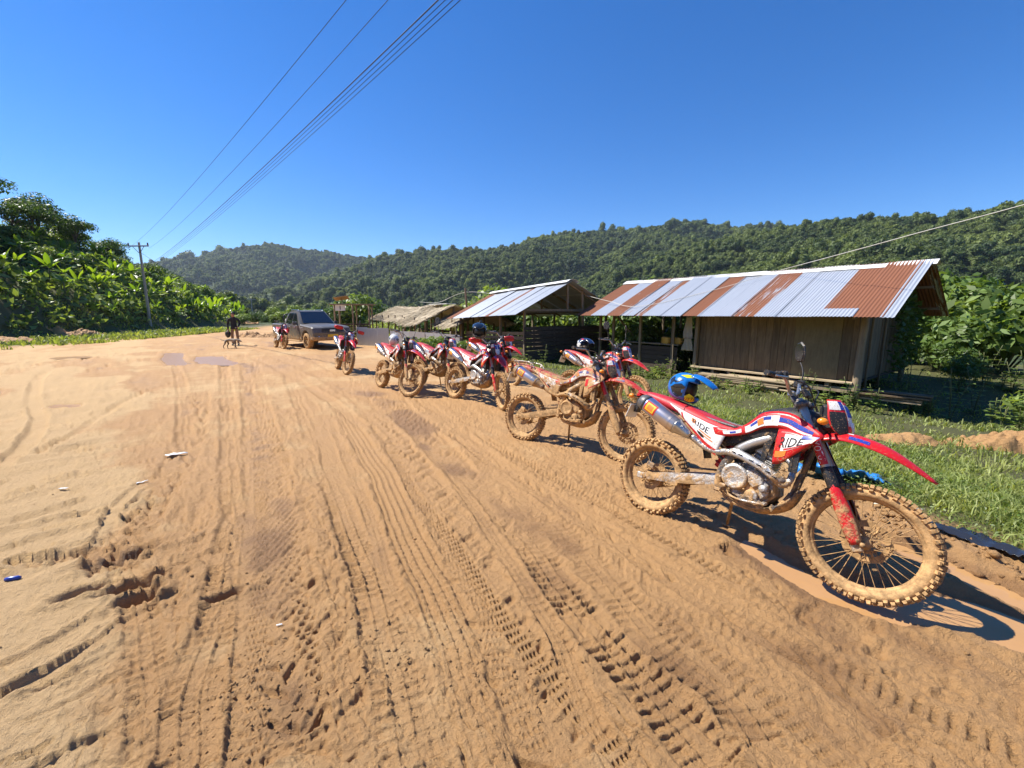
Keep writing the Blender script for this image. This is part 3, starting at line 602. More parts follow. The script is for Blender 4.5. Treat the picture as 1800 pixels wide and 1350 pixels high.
def forest(name, ridge_i, n, rmin, rmax, size, label):
    rs = np.random.default_rng(ridge_i + 5); P = []
    pts, slope = RIDGES[ridge_i]; A = np.array(pts, float); xs, ys, zs = [], [], []
    m_ = n * 6; az = np.arctan2(A[:, 0], A[:, 1]); a0, a1 = max(az.min() - R(12), R(-64)), min(az.max() + R(4), R(66))
    th = a0 + (a1 - a0) * rs.random(m_); rr = np.sqrt(rmin ** 2 + (rmax ** 2 - rmin ** 2) * rs.random(m_)); x = np.sin(th) * rr; y = np.cos(th) * rr; z = macro(x, y)
    own = z > (-5 if ridge_i else -20)
    # only slopes that look this way, or crests
    zt = macro(x * 0.985, y * 0.985); own &= (z - zt) > -0.004 * rr
    x, y, z = x[own][:n], y[own][:n], z[own][:n]; k = len(x)
    dens = fbm(x / 60, y / 60, 88, 3); s = size * (0.4 + 1.25 * rs.random(k) ** 2.2) * np.where(dens > .1, 1.1, .8)
    sc = np.stack([s, s, s * (0.8 + .7 * rs.random(k))], 1)
    o = scatter(name, np.stack([x, y, z + s * 0.45], 1), rs.integers(0, 6, k), np.stack([rs.normal(size=k) * .12, rs.normal(size=k) * .12, rs.random(k) * 6.28], 1), sc, fc, M_FAR)
    return tag(o, label, 'forest', kind='stuff')
forest('forest', 0, 42000, 95, 640, 2.7, 'dense green forest covering the near hillside behind the long rusty shed')
forest('forest', 1, 45000, 300, 1150, 4.2, 'dark forest covering the middle ridge beyond the sheds')
forest('forest', 2, 30000, 800, 1750, 6.5, 'bluish forest covering the distant rounded hill')
forest('forest', 3, 3000, 1700, 2300, 16.0, 'hazy blue forest on the farthest ridge at the left')

rs = np.random.default_rng(77); n_ = 5000; th = R(-50) + R(100) * rs.random(n_); rr = 80 + 330 * rs.random(n_) ** .7; x, y = np.sin(th) * rr, np.cos(th) * rr; z = macro(x, y); k = (verge(x, y) > 20) & (z < 8) | (th < R(-24)) & (z < 4) & (rr > 105); x, y, z = x[k], y[k], z[k]; n_ = len(x); s_ = 1.2 + 2.6 * rs.random(n_) ** 2
tag(scatter('scrub', np.stack([x, y, z + s_ * .3], 1), rs.integers(0, 6, n_), np.stack([rs.normal(size=n_) * .1, rs.normal(size=n_) * .1, rs.random(n_) * 6.28], 1), np.stack([s_, s_, s_ * .8], 1), fc, M_FAR), 'low scrub and small trees on the valley floor before the hills', 'scrub', kind='stuff')
# ============================================================ motorcycles
class Patch:
    """smooth surface between two edge curves, with a bulge"""
    def __init__(s, A, B, bulge=(0, 0, 0), n=6, mid=None):
        s.A = crom(A, n); s.B = crom(B, n); s.b = Vector(bulge); s.m = crom(mid, n) if mid else None
    def _c(s, C_, u):
        t = u * (len(C_) - 1); i = min(int(t), len(C_) - 2); return C_[i].lerp(C_[i + 1], t - i)
    def at(s, u, v):
        a, b_ = s._c(s.A, u), s._c(s.B, u)
        if s.m:
            mm = s._c(s.m, u); return a * (1 - v) * (1 - 2 * v) + mm * 4 * v * (1 - v) + b_ * v * (2 * v - 1)
        return a.lerp(b_, v) + s.b * (4 * v * (1 - v))
    def nrm(s, u, v):
        e = 0.02; du = s.at(min(1, u + e), v) - s.at(max(0, u - e), v); dv = s.at(u, min(1, v + e)) - s.at(u, max(0, v - e)); n_ = du.cross(dv)
        return n_.normalized() if n_.length > 1e-12 else Vector((0, 1, 0))
    def solid(s, mb, th=0.004, nu=14, nv=6, mi=0, sign=1):
        """front and back skins joined round the rim"""
        W = nv + 1; P = [[s.at(i / nu, j / nv) for j in range(W)] for i in range(nu + 1)]; Nn = [[s.nrm(i / nu, j / nv) * sign for j in range(W)] for i in range(nu + 1)]
        F = [P[i][j] + Nn[i][j] * th / 2 for i in range(nu + 1) for j in range(W)]; B_ = [P[i][j] - Nn[i][j] * th / 2 for i in range(nu + 1) for j in range(W)]
        k = len(F); fs = []
        for i in range(nu):
            for j in range(nv):
                q = (i * W + j, i * W + j + 1, (i + 1) * W + j + 1, (i + 1) * W + j); fs.append(q); fs.append(tuple(k + t for t in reversed(q)))
        rim = [i * W for i in range(nu + 1)] + [nu * W + j for j in range(1, W)] + [i * W + nv for i in range(nu - 1, -1, -1)] + [j for j in range(nv - 1, 0, -1)]
        for a, b_ in zip(rim, rim[1:] + rim[:1]): fs.append((a, b_, k + b_, k + a))
        mb._add(F + B_, fs, mi, True); return mb
    def decal(s, mb, u0, u1, v0, v1, off, nu=6, nv=3, mi=0, shape=None):
        vs_ = []
        for i in range(nu + 1):
            for j in range(nv + 1):
                u, v = u0 + (u1 - u0) * i / nu, v0 + (v1 - v0) * j / nv
                if shape: u, v = shape(u, v)
                vs_.append(s.at(u, v) + s.nrm(u, v) * off)
        W = nv + 1; mb._add(vs_, [(i * W + j, i * W + j + 1, (i + 1) * W + j + 1, (i + 1) * W + j) for i in range(nu) for j in range(nv)], mi, True); return mb
_text_cache = {}
def text_geo(txt):
    """outline of a line of lettering: verts scaled to unit height, width, faces"""
    if txt in _text_cache: return _text_cache[txt]
    cu = bpy.data.curves.new('lettering', 'FONT'); cu.body = txt; cu.resolution_u = 3; ob = bpy.data.objects.new('lettering', cu); COL.objects.link(ob)
    me = bpy.data.meshes.new_from_object(ob); v = np.array([tuple(p.co) for p in me.vertices]); f = [list(p.vertices) for p in me.polygons]
    bpy.data.objects.remove(ob); bpy.data.meshes.remove(me); bpy.data.curves.remove(cu)
    v -= v.min(0); hgt = v[:, 1].max(); v /= hgt; _text_cache[txt] = (v, v[:, 0].max(), f); return _text_cache[txt]
def text_on(mb, patch, txt, u0, u1, v0, v1, off, mi=0, slant=0.0, flipv=False):
    v, w, f = text_geo(txt); out = []
    for p in v:
        a = p[0] / w; b_ = p[1]; u = u0 + (u1 - u0) * (a + slant * (b_ - .5)); vv = v0 + (v1 - v0) * b_; u = min(1, max(0, u)); vv = min(1, max(0, vv)); out.append(patch.at(u, vv) + patch.nrm(u, vv) * off)
    return mb._add(out, f, mi, False)
def text_flat(mb, txt, c, ux, uy, h, mi=0, bold=1.0):
    """flat lettering centred on c, ux to the right, uy up"""
    v, w, f = text_geo(txt); c = Vector(c); ux = Vector(ux).normalized(); uy = Vector(uy).normalized()
    return mb._add([c + ux * (p[0] - w / 2) * h * bold + uy * (p[1] - .5) * h for p in v], f, mi, False)

MM = {}
MM['red'] = mat('red_plastic', (0.56, 0.012, 0.018), 0.32, var=0.08, mud=True)
MM['white'] = mat('white_plastic', (0.78, 0.77, 0.75), 0.35, var=0.05, mud=True)
MM['black'] = mat('black_plastic', (0.018, 0.018, 0.02), 0.5, var=0.2, mud=True)
MM['seat'] = mat('red_vinyl', (0.50, 0.018, 0.030), 0.5, var=0.1, mud=True)
MM['alu'] = mat('cast_aluminium', (0.56, 0.55, 0.53), 0.42, 0.75, mud=True)
MM['steel'] = mat('steel', (0.50, 0.49, 0.47), 0.3, 0.9, mud=True)
MM['frame'] = mat('dark_frame_paint', (0.10, 0.10, 0.105), 0.45, 0.3, mud=True)
MM['fork'] = mat('fork_tube', (0.48, 0.44, 0.38), 0.35, 0.6, mud=True)
MM['rim'] = mat('alloy_rim', (0.30, 0.26, 0.22), 0.45, 0.5, mud=True)
MM['rubber'] = mat('tyre_rubber', (0.045, 0.038, 0.032), 0.85, mud=True)
MM['blue'] = mat('blue_print', (0.02, 0.05, 0.33), 0.35, mud=True)
MM['orange'] = mat('orange_print', (0.75, 0.22, 0.04), 0.4, mud=True)
MM['ink'] = mat('black_print', (0.01, 0.01, 0.012), 0.4)
MM['whiteink'] = mat('white_print', (0.8, 0.8, 0.78), 0.4)
MM['redink'] = mat('red_print', (0.55, 0.02, 0.02), 0.4)
MM['yellow'] = mat('yellow_print', (0.80, 0.50, 0.04), 0.4)
MM['mirror'] = mat('mirror_glass', (0.30, 0.31, 0.33), 0.12, 1.0, var=0.02)
MM['glass'] = mat('lamp_glass', (0.55, 0.60, 0.68), 0.12, 0.0, coat=1.0)
MM['lamp_red'] = mat('red_lamp', (0.5, 0.01, 0.01), 0.15, coat=0.6)
MM['amber'] = mat('amber_lamp', (0.8, 0.25, 0.02), 0.2)
m_, nt, b, o = new_mat('heat_blued_titanium'); tc = N(nt, 'ShaderNodeTexCoord').outputs['Object']
sx = N(nt, 'ShaderNodeSeparateXYZ'); L(nt, tc, sx.inputs[0]); f = ramp(nt, math_n(nt, 'ADD', sx.outputs['X'], math_n(nt, 'MULTIPLY', noise_n(nt, tc, 12, 3), .12)), -0.22, 0.30)
L(nt, mixc(nt, f, (0.24, 0.42, 0.85), (0.66, 0.54, 0.42)), b.inputs['Base Color']); b.inputs['Metallic'].default_value = 0.9; b.inputs['Roughness'].default_value = 0.30; MM['titanium'] = m_

RA_Z, FA_X, FA_Z = 0.322, 1.445, 0.348
RAKE = R(27.5)
FORK_UP = Vector((-math.sin(RAKE), 0, math.cos(RAKE)))
AXIS_PT = Vector((1.555, 0, 0))        # where the steering axis meets the ground
def steer_m(a): return Matrix.Translation(AXIS_PT) @ Matrix.Rotation(a, 4, FORK_UP) @ Matrix.Translation(-AXIS_PT)

def tyre_mesh(name, R_out, w, nk, seed):
    """knobbly tyre lying in the xz plane round the origin"""
    rs = random.Random(seed); mb = MB(); ns = 56; rt = R_out - 0.016; a_r = 0.075 if w > .1 else 0.068
    prof = []
    for k in range(12):
        a = 2 * math.pi * k / 12; prof.append((rt - a_r * (1 - math.cos(a)) * 0.5 * 1.02, math.sin(a) * w / 2 * 0.92))
    rings = []
    for i in range(ns):
        t = 2 * math.pi * i / ns; rings.append([Vector((math.cos(t) * r_, y_, math.sin(t) * r_)) for r_, y_ in prof])
    rings.append(rings[0]); mb.loft(rings, True, False)
    for i in range(nk):
        t0 = 2 * math.pi * i / nk
        pat = ((-0.26, 0.26) if i % 2 else (0.0,)); sets = [(p, 0.2, 0) for p in pat] + [(-0.66, .18, .5), (0.66, .18, .5)] + ([(-0.93, .13, .9), (.93, .13, .9)] if i % 2 else [])
        for (yy, wd, tilt) in sets:
            t = t0 + rs.uniform(-.006, .006); ph = math.asin(min(.98, abs(yy) * .95)); rr = rt - a_r * (1 - math.cos(ph)) * .5
            d = Vector((math.cos(t), 0, math.sin(t))); tg = Vector((-math.sin(t), 0, math.cos(t))); yv = Vector((0, 1, 0)); sg = 1 if yy > 0 else -1
            nn = (d * math.cos(ph) + yv * math.sin(ph) * sg).normalized(); sd_ = tg.cross(nn)
            Mx = Matrix((tg, sd_, nn)).transposed(); hgt = 0.016 * rs.uniform(.75, 1.1)
            mb.box(d * rr + yv * yy * w / 2 * .92 + nn * hgt * .4, (0.020 if pat != (0.0,) or yy else .026, wd * w * (1.0 if yy else 1.5), hgt * 1.5), Mx, 0, 0, taper=-0.12)
    return mb.mesh(name)
def rim_mesh(name, r, w):
    mb = MB(); prof = [(r + .012, -w / 2), (r + .012, -w / 2 + .008), (r - .006, -w / 2 + .012), (r - .014, 0), (r - .006, w / 2 - .012), (r + .012, w / 2 - .008), (r + .012, w / 2), (r - .010, w / 2 - .003), (r - .024, 0), (r - .010, -w / 2 + .003)]
    mb.lathe(prof + [prof[0]], (0, 0, 0), (0, 1, 0), 48, caps=False); return mb.mesh(name)
def spoke_mesh(name, r, hub, n, hw):
    mb = MB()
    for i in range(n):
        sd_ = 1 if i % 2 else -1; t = 2 * math.pi * i / n; t2 = t + (0.62 if (i // 2) % 2 else -0.62)
        mb.tube([(math.cos(t2) * hub, sd_ * hw, math.sin(t2) * hub), (math.cos(t) * r, sd_ * .004, math.sin(t) * r)], 0.0021, 4, False)
    return mb.mesh(name)
def hub_mesh(name, hub, hw, ax):
    mb = MB(); mb.lathe([(hub * .5, -hw - .012), (hub * 1.05, -hw - .004), (hub * 1.05, -hw + .004), (hub * .62, -hw + .014), (hub * .55, 0), (hub * .62, hw - .014), (hub * 1.05, hw - .004), (hub * 1.05, hw + .004), (hub * .5, hw + .012)], (0, 0, 0), (0, 1, 0), 20)
    mb.tube([(0, -ax, 0), (0, ax, 0)], 0.0095, 8); mb.lathe([(.016, -ax - .006), (.016, -ax + .004)], (0, 0, 0), (0, 1, 0), 6); mb.lathe([(.016, ax - .004), (.016, ax + .006)], (0, 0, 0), (0, 1, 0), 6); return mb.mesh(name)
def disc_mesh(name, r, y):
    """wave brake disc with slots"""
    mb = MB(); n = 48; ri = r * .70
    def ring(rad, yy, wave): return [Vector((math.cos(2 * math.pi * k / n) * rad * (1 + wave * math.cos(k * 2 * math.pi / 6)), yy, math.sin(2 * math.pi * k / n) * rad * (1 + wave * math.cos(k * 2 * math.pi / 6)))) for k in range(n)]
    rs_ = [ring(ri, y - .0018, .03), ring(r, y - .0018, .022), ring(r, y + .0018, .022), ring(ri, y + .0018, .03)]; mb.loft(rs_ + [rs_[0]], True, False, 0, False)
    for k in range(6):
        a = 2 * math.pi * k / 6; d = Vector((math.cos(a), 0, math.sin(a))); mb.tube([d * .055 + Vector((0, y, 0)), d * ri * 1.05 + Vector((0, y, 0))], .008, 4, up=(0, 1, 0), flat=.9)
        mb.lathe([(.007, y - .004), (.007, y + .004)], d * ri * 1.1, (0, 1, 0), 6)
    mb.lathe([(.058, y - .003), (.072, y - .003), (.072, y + .003), (.058, y + .003), (.058, y - .003)], (0, 0, 0), (0, 1, 0), 20, caps=False, sm=False); return mb.mesh(name)

BD = {}     # shared mesh data: key -> (mesh, materials)
def bdat(key, mb_or_me, mats):
    me = mb_or_me.mesh(key) if isinstance(mb_or_me, MB) else mb_or_me
    for m2 in (mats if isinstance(mats, (list, tuple)) else [mats]): me.materials.append(m2)
    BD[key] = me; return me

def make_bike_data():
    # ---- wheels
    bdat('tyre_f', tyre_mesh('tyre', 0.350, 0.088, 74, 1), MM['rubber']); bdat('tyre_r', tyre_mesh('tyre', 0.326, 0.122, 60, 2), MM['rubber'])
    bdat('rim_f', rim_mesh('rim', .276, .046), MM['rim']); bdat('rim_r', rim_mesh('rim', .237, .062), MM['rim'])
    bdat('spokes_f', spoke_mesh('spokes', .272, .036, 36, .030), MM['steel']); bdat('spokes_r', spoke_mesh('spokes', .233, .052, 32, .036), MM['steel'])
    bdat('hub_f', hub_mesh('hub', .036, .036, .112), MM['alu']); bdat('hub_r', hub_mesh('hub', .05, .042, .125), MM['alu'])
    bdat('disc_f', disc_mesh('brake_disc', .128, .058), MM['steel']); bdat('disc_r', disc_mesh('brake_disc', .110, -.062), MM['steel'])
    mb = MB(); mb.lathe([(.062, .060), (.098, .060), (.098, .066), (.062, .066), (.062, .060)], (0, 0, 0), (0, 1, 0), 40, caps=False, sm=False)
    for k in range(38):
        a = 2 * math.pi * k / 38; mb.box((math.cos(a) * .101, .063, math.sin(a) * .101), (.008, .005, .008), Matrix.Rotation(-a, 3, 'Y'))
    bdat('sprocket', mb, MM['steel'])
    # ---- swingarm
    mb = MB()
    for s in (-1, 1):
        secs = []
        for t in np.linspace(0, 1, 9):
            x = -0.055 + t * .66; z = RA_Z + (t ** 1.1) * .155; hh = .020 + .016 * math.sin(t * 3.0) + .010 * t; y = s * (.118 - .022 * t); w2 = .013
            secs.append([(x, y - w2, z - hh), (x, y + w2, z - hh), (x, y + w2 + .003, z), (x, y + w2, z + hh), (x, y - w2, z + hh), (x, y - w2 - .003, z)])
        mb.loft(secs, sm=False)
        mb.box((-.045, s * .119, RA_Z), (.06, .034, .05), None, .006)
    mb.box((.42, 0, RA_Z + .105), (.07, .19, .05), None, .01); mb.box((.59, 0, RA_Z + .15), (.06, .20, .06), None, .015)
    bdat('swingarm', mb, MM['alu'])
    mb = MB(); z0 = RA_Z; mb.tube([(0, .063, z0 + .101), (.56, .063, z0 + .205)], .008, 4, up=(0, 1, 0)); mb.tube([(0, .063, z0 - .101), (.56, .063, z0 + .12)], .008, 4, up=(0, 1, 0)); bdat('chain', mb, MM['frame'])
    mb = MB(); mb.box((.02, -.098, RA_Z + .105), (.075, .03, .05), Matrix.Rotation(R(15), 3, 'Y'), .008); mb.box((.05, -.112, RA_Z + .03), (.10, .008, .04), None, .003); bdat('rear_caliper', mb, MM['frame'])
    # ---- frame: spars, downtube, cradle, subframe
    mb = MB()
    for s in (-1, 1):
        P = crom([(1.10, s * .035, .885), (.98, s * .095, .835), (.80, s * .118, .735), (.66, s * .118, .635), (.585, s * .112, .52), (.555, s * .105, .40), (.56, s * .10, .30)], 5)
        mb.tube(P, [.034 if i < 16 else .030 for i in range(len(P))], 8, flat=.62, up=(0, 0, 1))
        mb.tube(crom([(.56, s * .10, .31), (.68, s * .12, .262), (.86, s * .11, .262), (.98, s * .06, .36), (1.045, s * .025, .60), (1.085, s * .01, .82)], 4), .0145, 8)
        mb.tube(crom([(.86, s * .10, .775), (.50, s * .095, .80), (.10, s * .085, .865), (-.12, s * .07, .90)], 4), .0115, 6)
        mb.tube([(.58, s * .10, .52), (.30, s * .095, .70), (.12, s * .085, .855)], .0105, 6)
    mb.tube([(1.115, 0, .80), (1.055, 0, .985)], .036, 12); mb.tube([(.70, -.115, .66), (.70, .115, .66)], .012, 6); mb.tube([(.30, -.09, .80), (.30, .09, .80)], .011, 6)
    bdat('frame', mb, MM['frame'])
    mb = MB()
    for s in (-1, 1):
        P = crom([(.99, s * .098, .828), (.86, s * .128, .768), (.74, s * .135, .70), (.66, s * .131, .635)], 5); mb.tube(P, .026, 8, flat=.4, up=(0, 0, 1))
    bdat('frame_spar', mb, MM['alu'])
    mb = MB(); mb.tube([(.48, 0, .46), (.60, 0, .72)], .022, 10)
    for k in range(7): mb.lathe([(.030, -.006), (.037, 0), (.030, .006)], Vector((.495, 0, .49)).lerp(Vector((.58, 0, .68)), k / 6), (.12, 0, .26), 12, caps=False)
    bdat('shock_absorber', mb, MM['redink'])
    # ---- engine
    mb = MB()
    case = [(.575, .40), (.60, .475), (.68, .545), (.76, .555), (.84, .525), (.915, .455), (.925, .37), (.87, .30), (.74, .275), (.63, .305)]
    mb.prism(case, -.095, .105, .012); mb.prism([(x * .86 + .10, z * .86 + .055) for x, z in case], -.125, .13, .012)
    mb.prism([(.60, .47), (.66, .535), (.75, .55), (.80, .52), (.80, .49), (.62, .43)], -.10, .10, .01)
    for (x, z) in ((.605, .42), (.63, .50), (.71, .55), (.80, .545), (.88, .49), (.905, .40), (.85, .315), (.74, .292), (.65, .325)): mb.lathe([(.009, -.125), (.009, -.13), (.006, -.135)], (x * .93 + .05, 0, z * .93 + .028), (0, 1, 0), 6)
    bdat('crankcase', mb, MM['alu'])
    mb = MB(); mb.lathe([(.094, -.095), (.094, -.138), (.086, -.150), (.070, -.154), (.066, -.150), (.03, -.152), (.002, -.152)], (.672, 0, .445), (0, 1, 0), 28)
    for k in range(6):
        a = k * math.pi / 3 + .3; mb.lathe([(.008, -.12), (.008, -.142), (.004, -.145)], (.672 + math.cos(a) * .1, 0, .445 + math.sin(a) * .1), (0, 1, 0), 6)
    mb.lathe([(.044, -.10), (.044, -.146), (.036, -.152), (.002, -.152)], (.80, 0, .345), (0, 1, 0), 18); mb.lathe([(.026, -.10), (.026, -.15), (.002, -.153)], (.865, 0, .415), (0, 1, 0), 14)
    mb.prism([(.72, .50), (.79, .53), (.85, .49), (.86, .44), (.80, .40), (.76, .43)], -.14, -.10, .008)
    bdat('clutch_cover', mb, MM['alu'])
    mb = MB(); mb.lathe([(.098, .10), (.098, .142), (.085, .155), (.03, .158), (.002, .158)], (.77, 0, .40), (0, 1, 0), 24); bdat('ignition_cover', mb, MM['alu'])
    mb = MB(); up = Vector((.30, 0, .954)); Mx = Matrix((Vector((.954, 0, -.30)), Vector((0, 1, 0)), up)).transposed(); base = Vector((.795, 0, .535))
    for k in range(6): mb.box(base + up * (.008 + k * .014), (.150, .150, .008), Mx, .003)
    mb.box(base + up * .04, (.122, .122, .10), Mx, .01); mb.box(base + up * .125, (.165, .158, .075), Mx, .014); mb.box(base + up * .178, (.150, .172, .045), Mx, .014)
    mb.box(base + up * .150 + Vector((0, -.088, 0)), (.06, .02, .06), Mx, .008); mb.tube([base + up * .19 + Vector((.02, -.05, 0)), base + up * .23 + Vector((-.08, -.06, 0))], .016, 8)
    bdat('cylinder', mb, MM['alu'])
    mb = MB(); mb.box((.60, 0, .70), (.20, .17, .10), Matrix.Rotation(R(-12), 3, 'Y'), .02); mb.tube([(.74, 0, .73), (.64, 0, .72)], .03, 10); mb.box((.70, -.085, .74), (.10, .05, .07), None, .012)
    mb.tube(crom([(.70, -.10, .76), (.78, -.12, .72), (.84, -.10, .68)], 4), .007, 5); mb.tube(crom([(.98, -.06, .80), (.88, -.11, .74), (.72, -.10, .64)], 4), .005, 5); mb.tube(crom([(1.0, .06, .85), (.85, .11, .74), (.72, .10, .60), (.70, .10, .50)], 4), .006, 5)
    bdat('airbox', mb, MM['black'])
    # ---- exhaust
    mb = MB(); P = crom([(.90, -.035, .655), (.975, -.05, .62), (1.00, -.085, .53), (.965, -.125, .475), (.89, -.145, .53), (.80, -.150, .575), (.70, -.150, .600), (.60, -.140, .605), (.52, -.125, .585), (.42, -.125, .60), (.31, -.138, .655)], 6)
    mb.tube(P, [.0205 + .006 * (i / len(P)) for i in range(len(P))], 10); bdat('exhaust_pipe', mb, MM['steel'])
    mb = MB(); Q = crom([(.985, -.116, .49), (.93, -.158, .517), (.86, -.174, .560), (.78, -.179, .590), (.69, -.178, .614), (.62, -.170, .622)], 5)
    mb.tube(Q, [.030 * min(1, .5 + min(i, len(Q) - 1 - i) * .25) for i in range(len(Q))], 8, flat=.45, up=(0, 0, 1))
    for t in (.2, .35, .5, .62, .76, .88): q = Q[int(t * (len(Q) - 1))]; mb.tube([q + Vector((-.013, -.0135, .004)), q + Vector((.013, -.0135, -.002))], .0075, 6, mi=1, flat=.6)
    bdat('heat_shield', mb, [MM['alu'], MM['ink']])
    m0, m1 = Vector((.305, -.150, .655)), Vector((-.165, -.178, .868)); dv = (m1 - m0); ln = dv.length; mb = MB()
    mb.lathe([(.029, 0), (.034, .02), (.058, .115), (.067, .125), (.067, .135)], m0, dv, 24); bdat('exhaust_cone', mb, MM['steel'])
    mb = MB(); mb.lathe([(.0685, .135), (.0695, .14), (.0695, ln - .075), (.0685, ln - .07)], m0, dv, 28, caps=False); mb.lathe([(.0715, .18), (.0715, .20)], m0, dv, 24, caps=False); bdat('muffler', mb, MM['titanium'])
    mb = MB(); mb.lathe([(.0705, ln - .08), (.0715, ln - .055), (.062, ln - .02), (.043, ln), (.027, ln), (.025, ln - .05), (.001, ln - .05)], m0, dv, 24); bdat('end_cap', mb, MM['frame'])
    dn = dv.normalized(); sidev = Vector((0, -1, 0)); sidev = (sidev - dn * sidev.dot(dn)).normalized(); upv = dn.cross(sidev); upv = upv if upv.z > 0 else -upv
    mb = MB()
    def on_can(t, a): return m0 + dn * t + (sidev * math.cos(a) + upv * math.sin(a)) * .0712
    for (t0_, t1_, a0, a1, mi) in ((ln - .20, ln - .09, -.55, .75, 0), (ln - .187, ln - .103, -.40, .60, 1), (ln - .172, ln - .12, -.2, .4, 2)):
        vs_ = [on_can(t0_ + (t1_ - t0_) * i / 6, a0 + (a1 - a0) * j / 8) + (sidev * math.cos(.1) ) * (.0012 * mi) for i in range(7) for j in range(9)]
        mb._add(vs_, [(i * 9 + j, i * 9 + j + 1, i * 9 + j + 10, i * 9 + j + 9) for i in range(6) for j in range(8)], mi, True)
    bdat('muffler_badge', mb, [MM['redink'], MM['yellow'], MM['orange']])
    # ---- skid plate, pegs, stand
    mb = MB(); Pt = Patch([(.585, -.135, .315), (.70, -.15, .285), (.86, -.145, .275), (.985, -.11, .355), (1.045, -.075, .46)], [(.585, .135, .315), (.70, .15, .285), (.86, .145, .275), (.985, .11, .355), (1.045, .075, .46)], n=4, mid=[(.60, 0, .245), (.70, 0, .228), (.86, 0, .226), (1.005, 0, .31), (1.07, 0, .46)])
    Pt.solid(mb, .006, 16, 8)
    for s in (-1, 1):
        mb.prism([(.70, .285), (.74, .335), (.84, .335), (.90, .30), (.86, .27)], s * .152, s * .146, .002)
        for x in (.80, .86, .94): mb.box((x, s * .150, .31), (.03, .008, .045), Matrix.Rotation(R(25), 3, 'Y'), .002)
    bdat('skid_plate', mb, MM['frame'])
    for s, k in ((-1, 'r'), (1, 'l')):
        mb = MB(); mb.box((.60, s * .175, .335), (.045, .085, .022), None, .004); mb.box((.60, s * .125, .345), (.05, .03, .05), None, .006)
        for j in range(5): mb.box((.58 + .01 * j, s * .175, .350), (.004, .08, .012))
        bdat('foot_peg_' + k, mb, MM['steel'])
    mb = MB(); mb.tube(crom([(.62, -.14, .32), (.72, -.165, .30), (.86, -.17, .315), (.90, -.16, .32)], 4), .008, 6); mb.box((.895, -.165, .325), (.03, .05, .02), None, .004); bdat('brake_pedal', mb, MM['steel'])
    mb = MB(); mb.tube([(.60, .11, .32), (.585, .135, .27), (.515, .285, -.018)], [.014, .013, .012], 8); mb.box((.512, .297, -.034), (.06, .05, .012), Matrix.Rotation(R(-12), 3, 'X'), .003); mb.box((.60, .112, .32), (.05, .03, .06), None, .006); bdat('side_stand', mb, MM['frame'])
    # ---- seat
    secs = []
    prof = [(-.19, .930, .070, .03), (-.17, .942, .082, .055), (-.05, .930, .098, .075), (.10, .905, .112, .085), (.28, .862, .122, .085), (.42, .825, .122, .08), (.55, .798, .112, .075), (.66, .812, .098, .07), (.74, .862, .080, .06), (.80, .918, .060, .045), (.83, .940, .045, .02)]
    for (x, zt, wd, th) in [(p.x, p.y, p.z, q.x) for p, q in zip(crom([a[:3] for a in prof], 3), crom([(a[3], 0, 0) for a in prof], 3))]:
        secs.append([Vector((x, y_ * wd, zt - th * (1 - z_))) for y_, z_ in ((-1.0, 0), (-1.04, .45), (-.93, .80), (-.60, .96), (0, 1.0), (.60, .96), (.93, .80), (1.04, .45), (1.0, 0), (0, -.1))])
    mb = MB(); mb.loft(secs); bdat('seat', mb, MM['seat'])
    mb = MB(); mb.tube([Vector((.20, y_ * .121, .884 - (1 - z_) * .085 + .0015)) for y_, z_ in ((-1.0, .2), (-.98, .6), (-.8, .9), (-.4, .99), (0, 1.01), (.4, .99), (.8, .9), (.98, .6), (1.0, .2))], .003, 5); bdat('seat_seam', mb, MM['black'])
    # ---- tank
    secs = []
    for (x, zt, wd, zb) in [(.72, .925, .075, .80), (.80, .965, .10, .78), (.90, .995, .125, .78), (1.0, 1.000, .128, .79), (1.07, .985, .105, .82), (1.10, .965, .07, .87)]:
        secs.append([Vector((x, wd * y_, zb + (zt - zb) * z_)) for y_, z_ in ((-.9, 0), (-1, .4), (-.92, .78), (-.55, .97), (0, 1), (.55, .97), (.92, .78), (1, .4), (.9, 0))])
    mb = MB(); mb.loft(secs); bdat('fuel_tank', mb, MM['black'])
    mb = MB(); mb.lathe([(.042, -.01), (.042, .012), (.036, .018), (.002, .018)], (.955, 0, 1.002), (.05, 0, 1), 18)
    bdat('fuel_cap', mb, MM['frame'])
    # ---- side panels (both sides) with their print
    for s, key in ((-1, 'side_panel_r'), (1, 'side_panel_l')):
        top = [(.06, s * .104, .880), (.20, s * .124, .838), (.34, s * .131, .800), (.46, s * .135, .772), (.575, s * .133, .760)]
        bot = [(.13, s * .112, .842), (.24, s * .128, .755), (.34, s * .137, .675), (.43, s * .141, .600), (.515, s * .138, .552)]
        pt = Patch(top, bot, (0, s * .012, 0)); mb = MB(); pt.solid(mb, .004, 18, 8, 0)
        sg = 1 if pt.nrm(.5, .5).y * s > 0 else -1; of = sg * .0032
        pt.decal(mb, .0, 1.0, .80, .995, of, 14, 2, 1); pt.decal(mb, 0.02, .62, .80, .86, of * 1.15, 10, 1, 5)
        pt.decal(mb, .20, .24, .05, .80, of * 1.1, 2, 8, 1)
        lb = MB(); text_on(lb, pt, 'RIDE', .42 if s < 0 else .72, .72 if s < 0 else .42, .44, .18, of * 1.5, 0, 0)
        pt.decal(mb, .40, .47, .14, .40, of * 1.2, 3, 3, 3); pt.decal(mb, .55, .80, .50, .55, of * 1.2, 4, 1, 3); pt.decal(mb, .62, .85, .60, .64, of * 1.2, 4, 1, 3)
        ring_ = lambda u, v: (.60 + .075 * (u - .5) * 2 * math.sqrt(max(0, 1 - (v - .5) ** 2 * 4 * .5)), .69 + .075 * (v - .5) * 2 * math.sqrt(max(0, 1 - (u - .5) ** 2 * 4 * .5)))
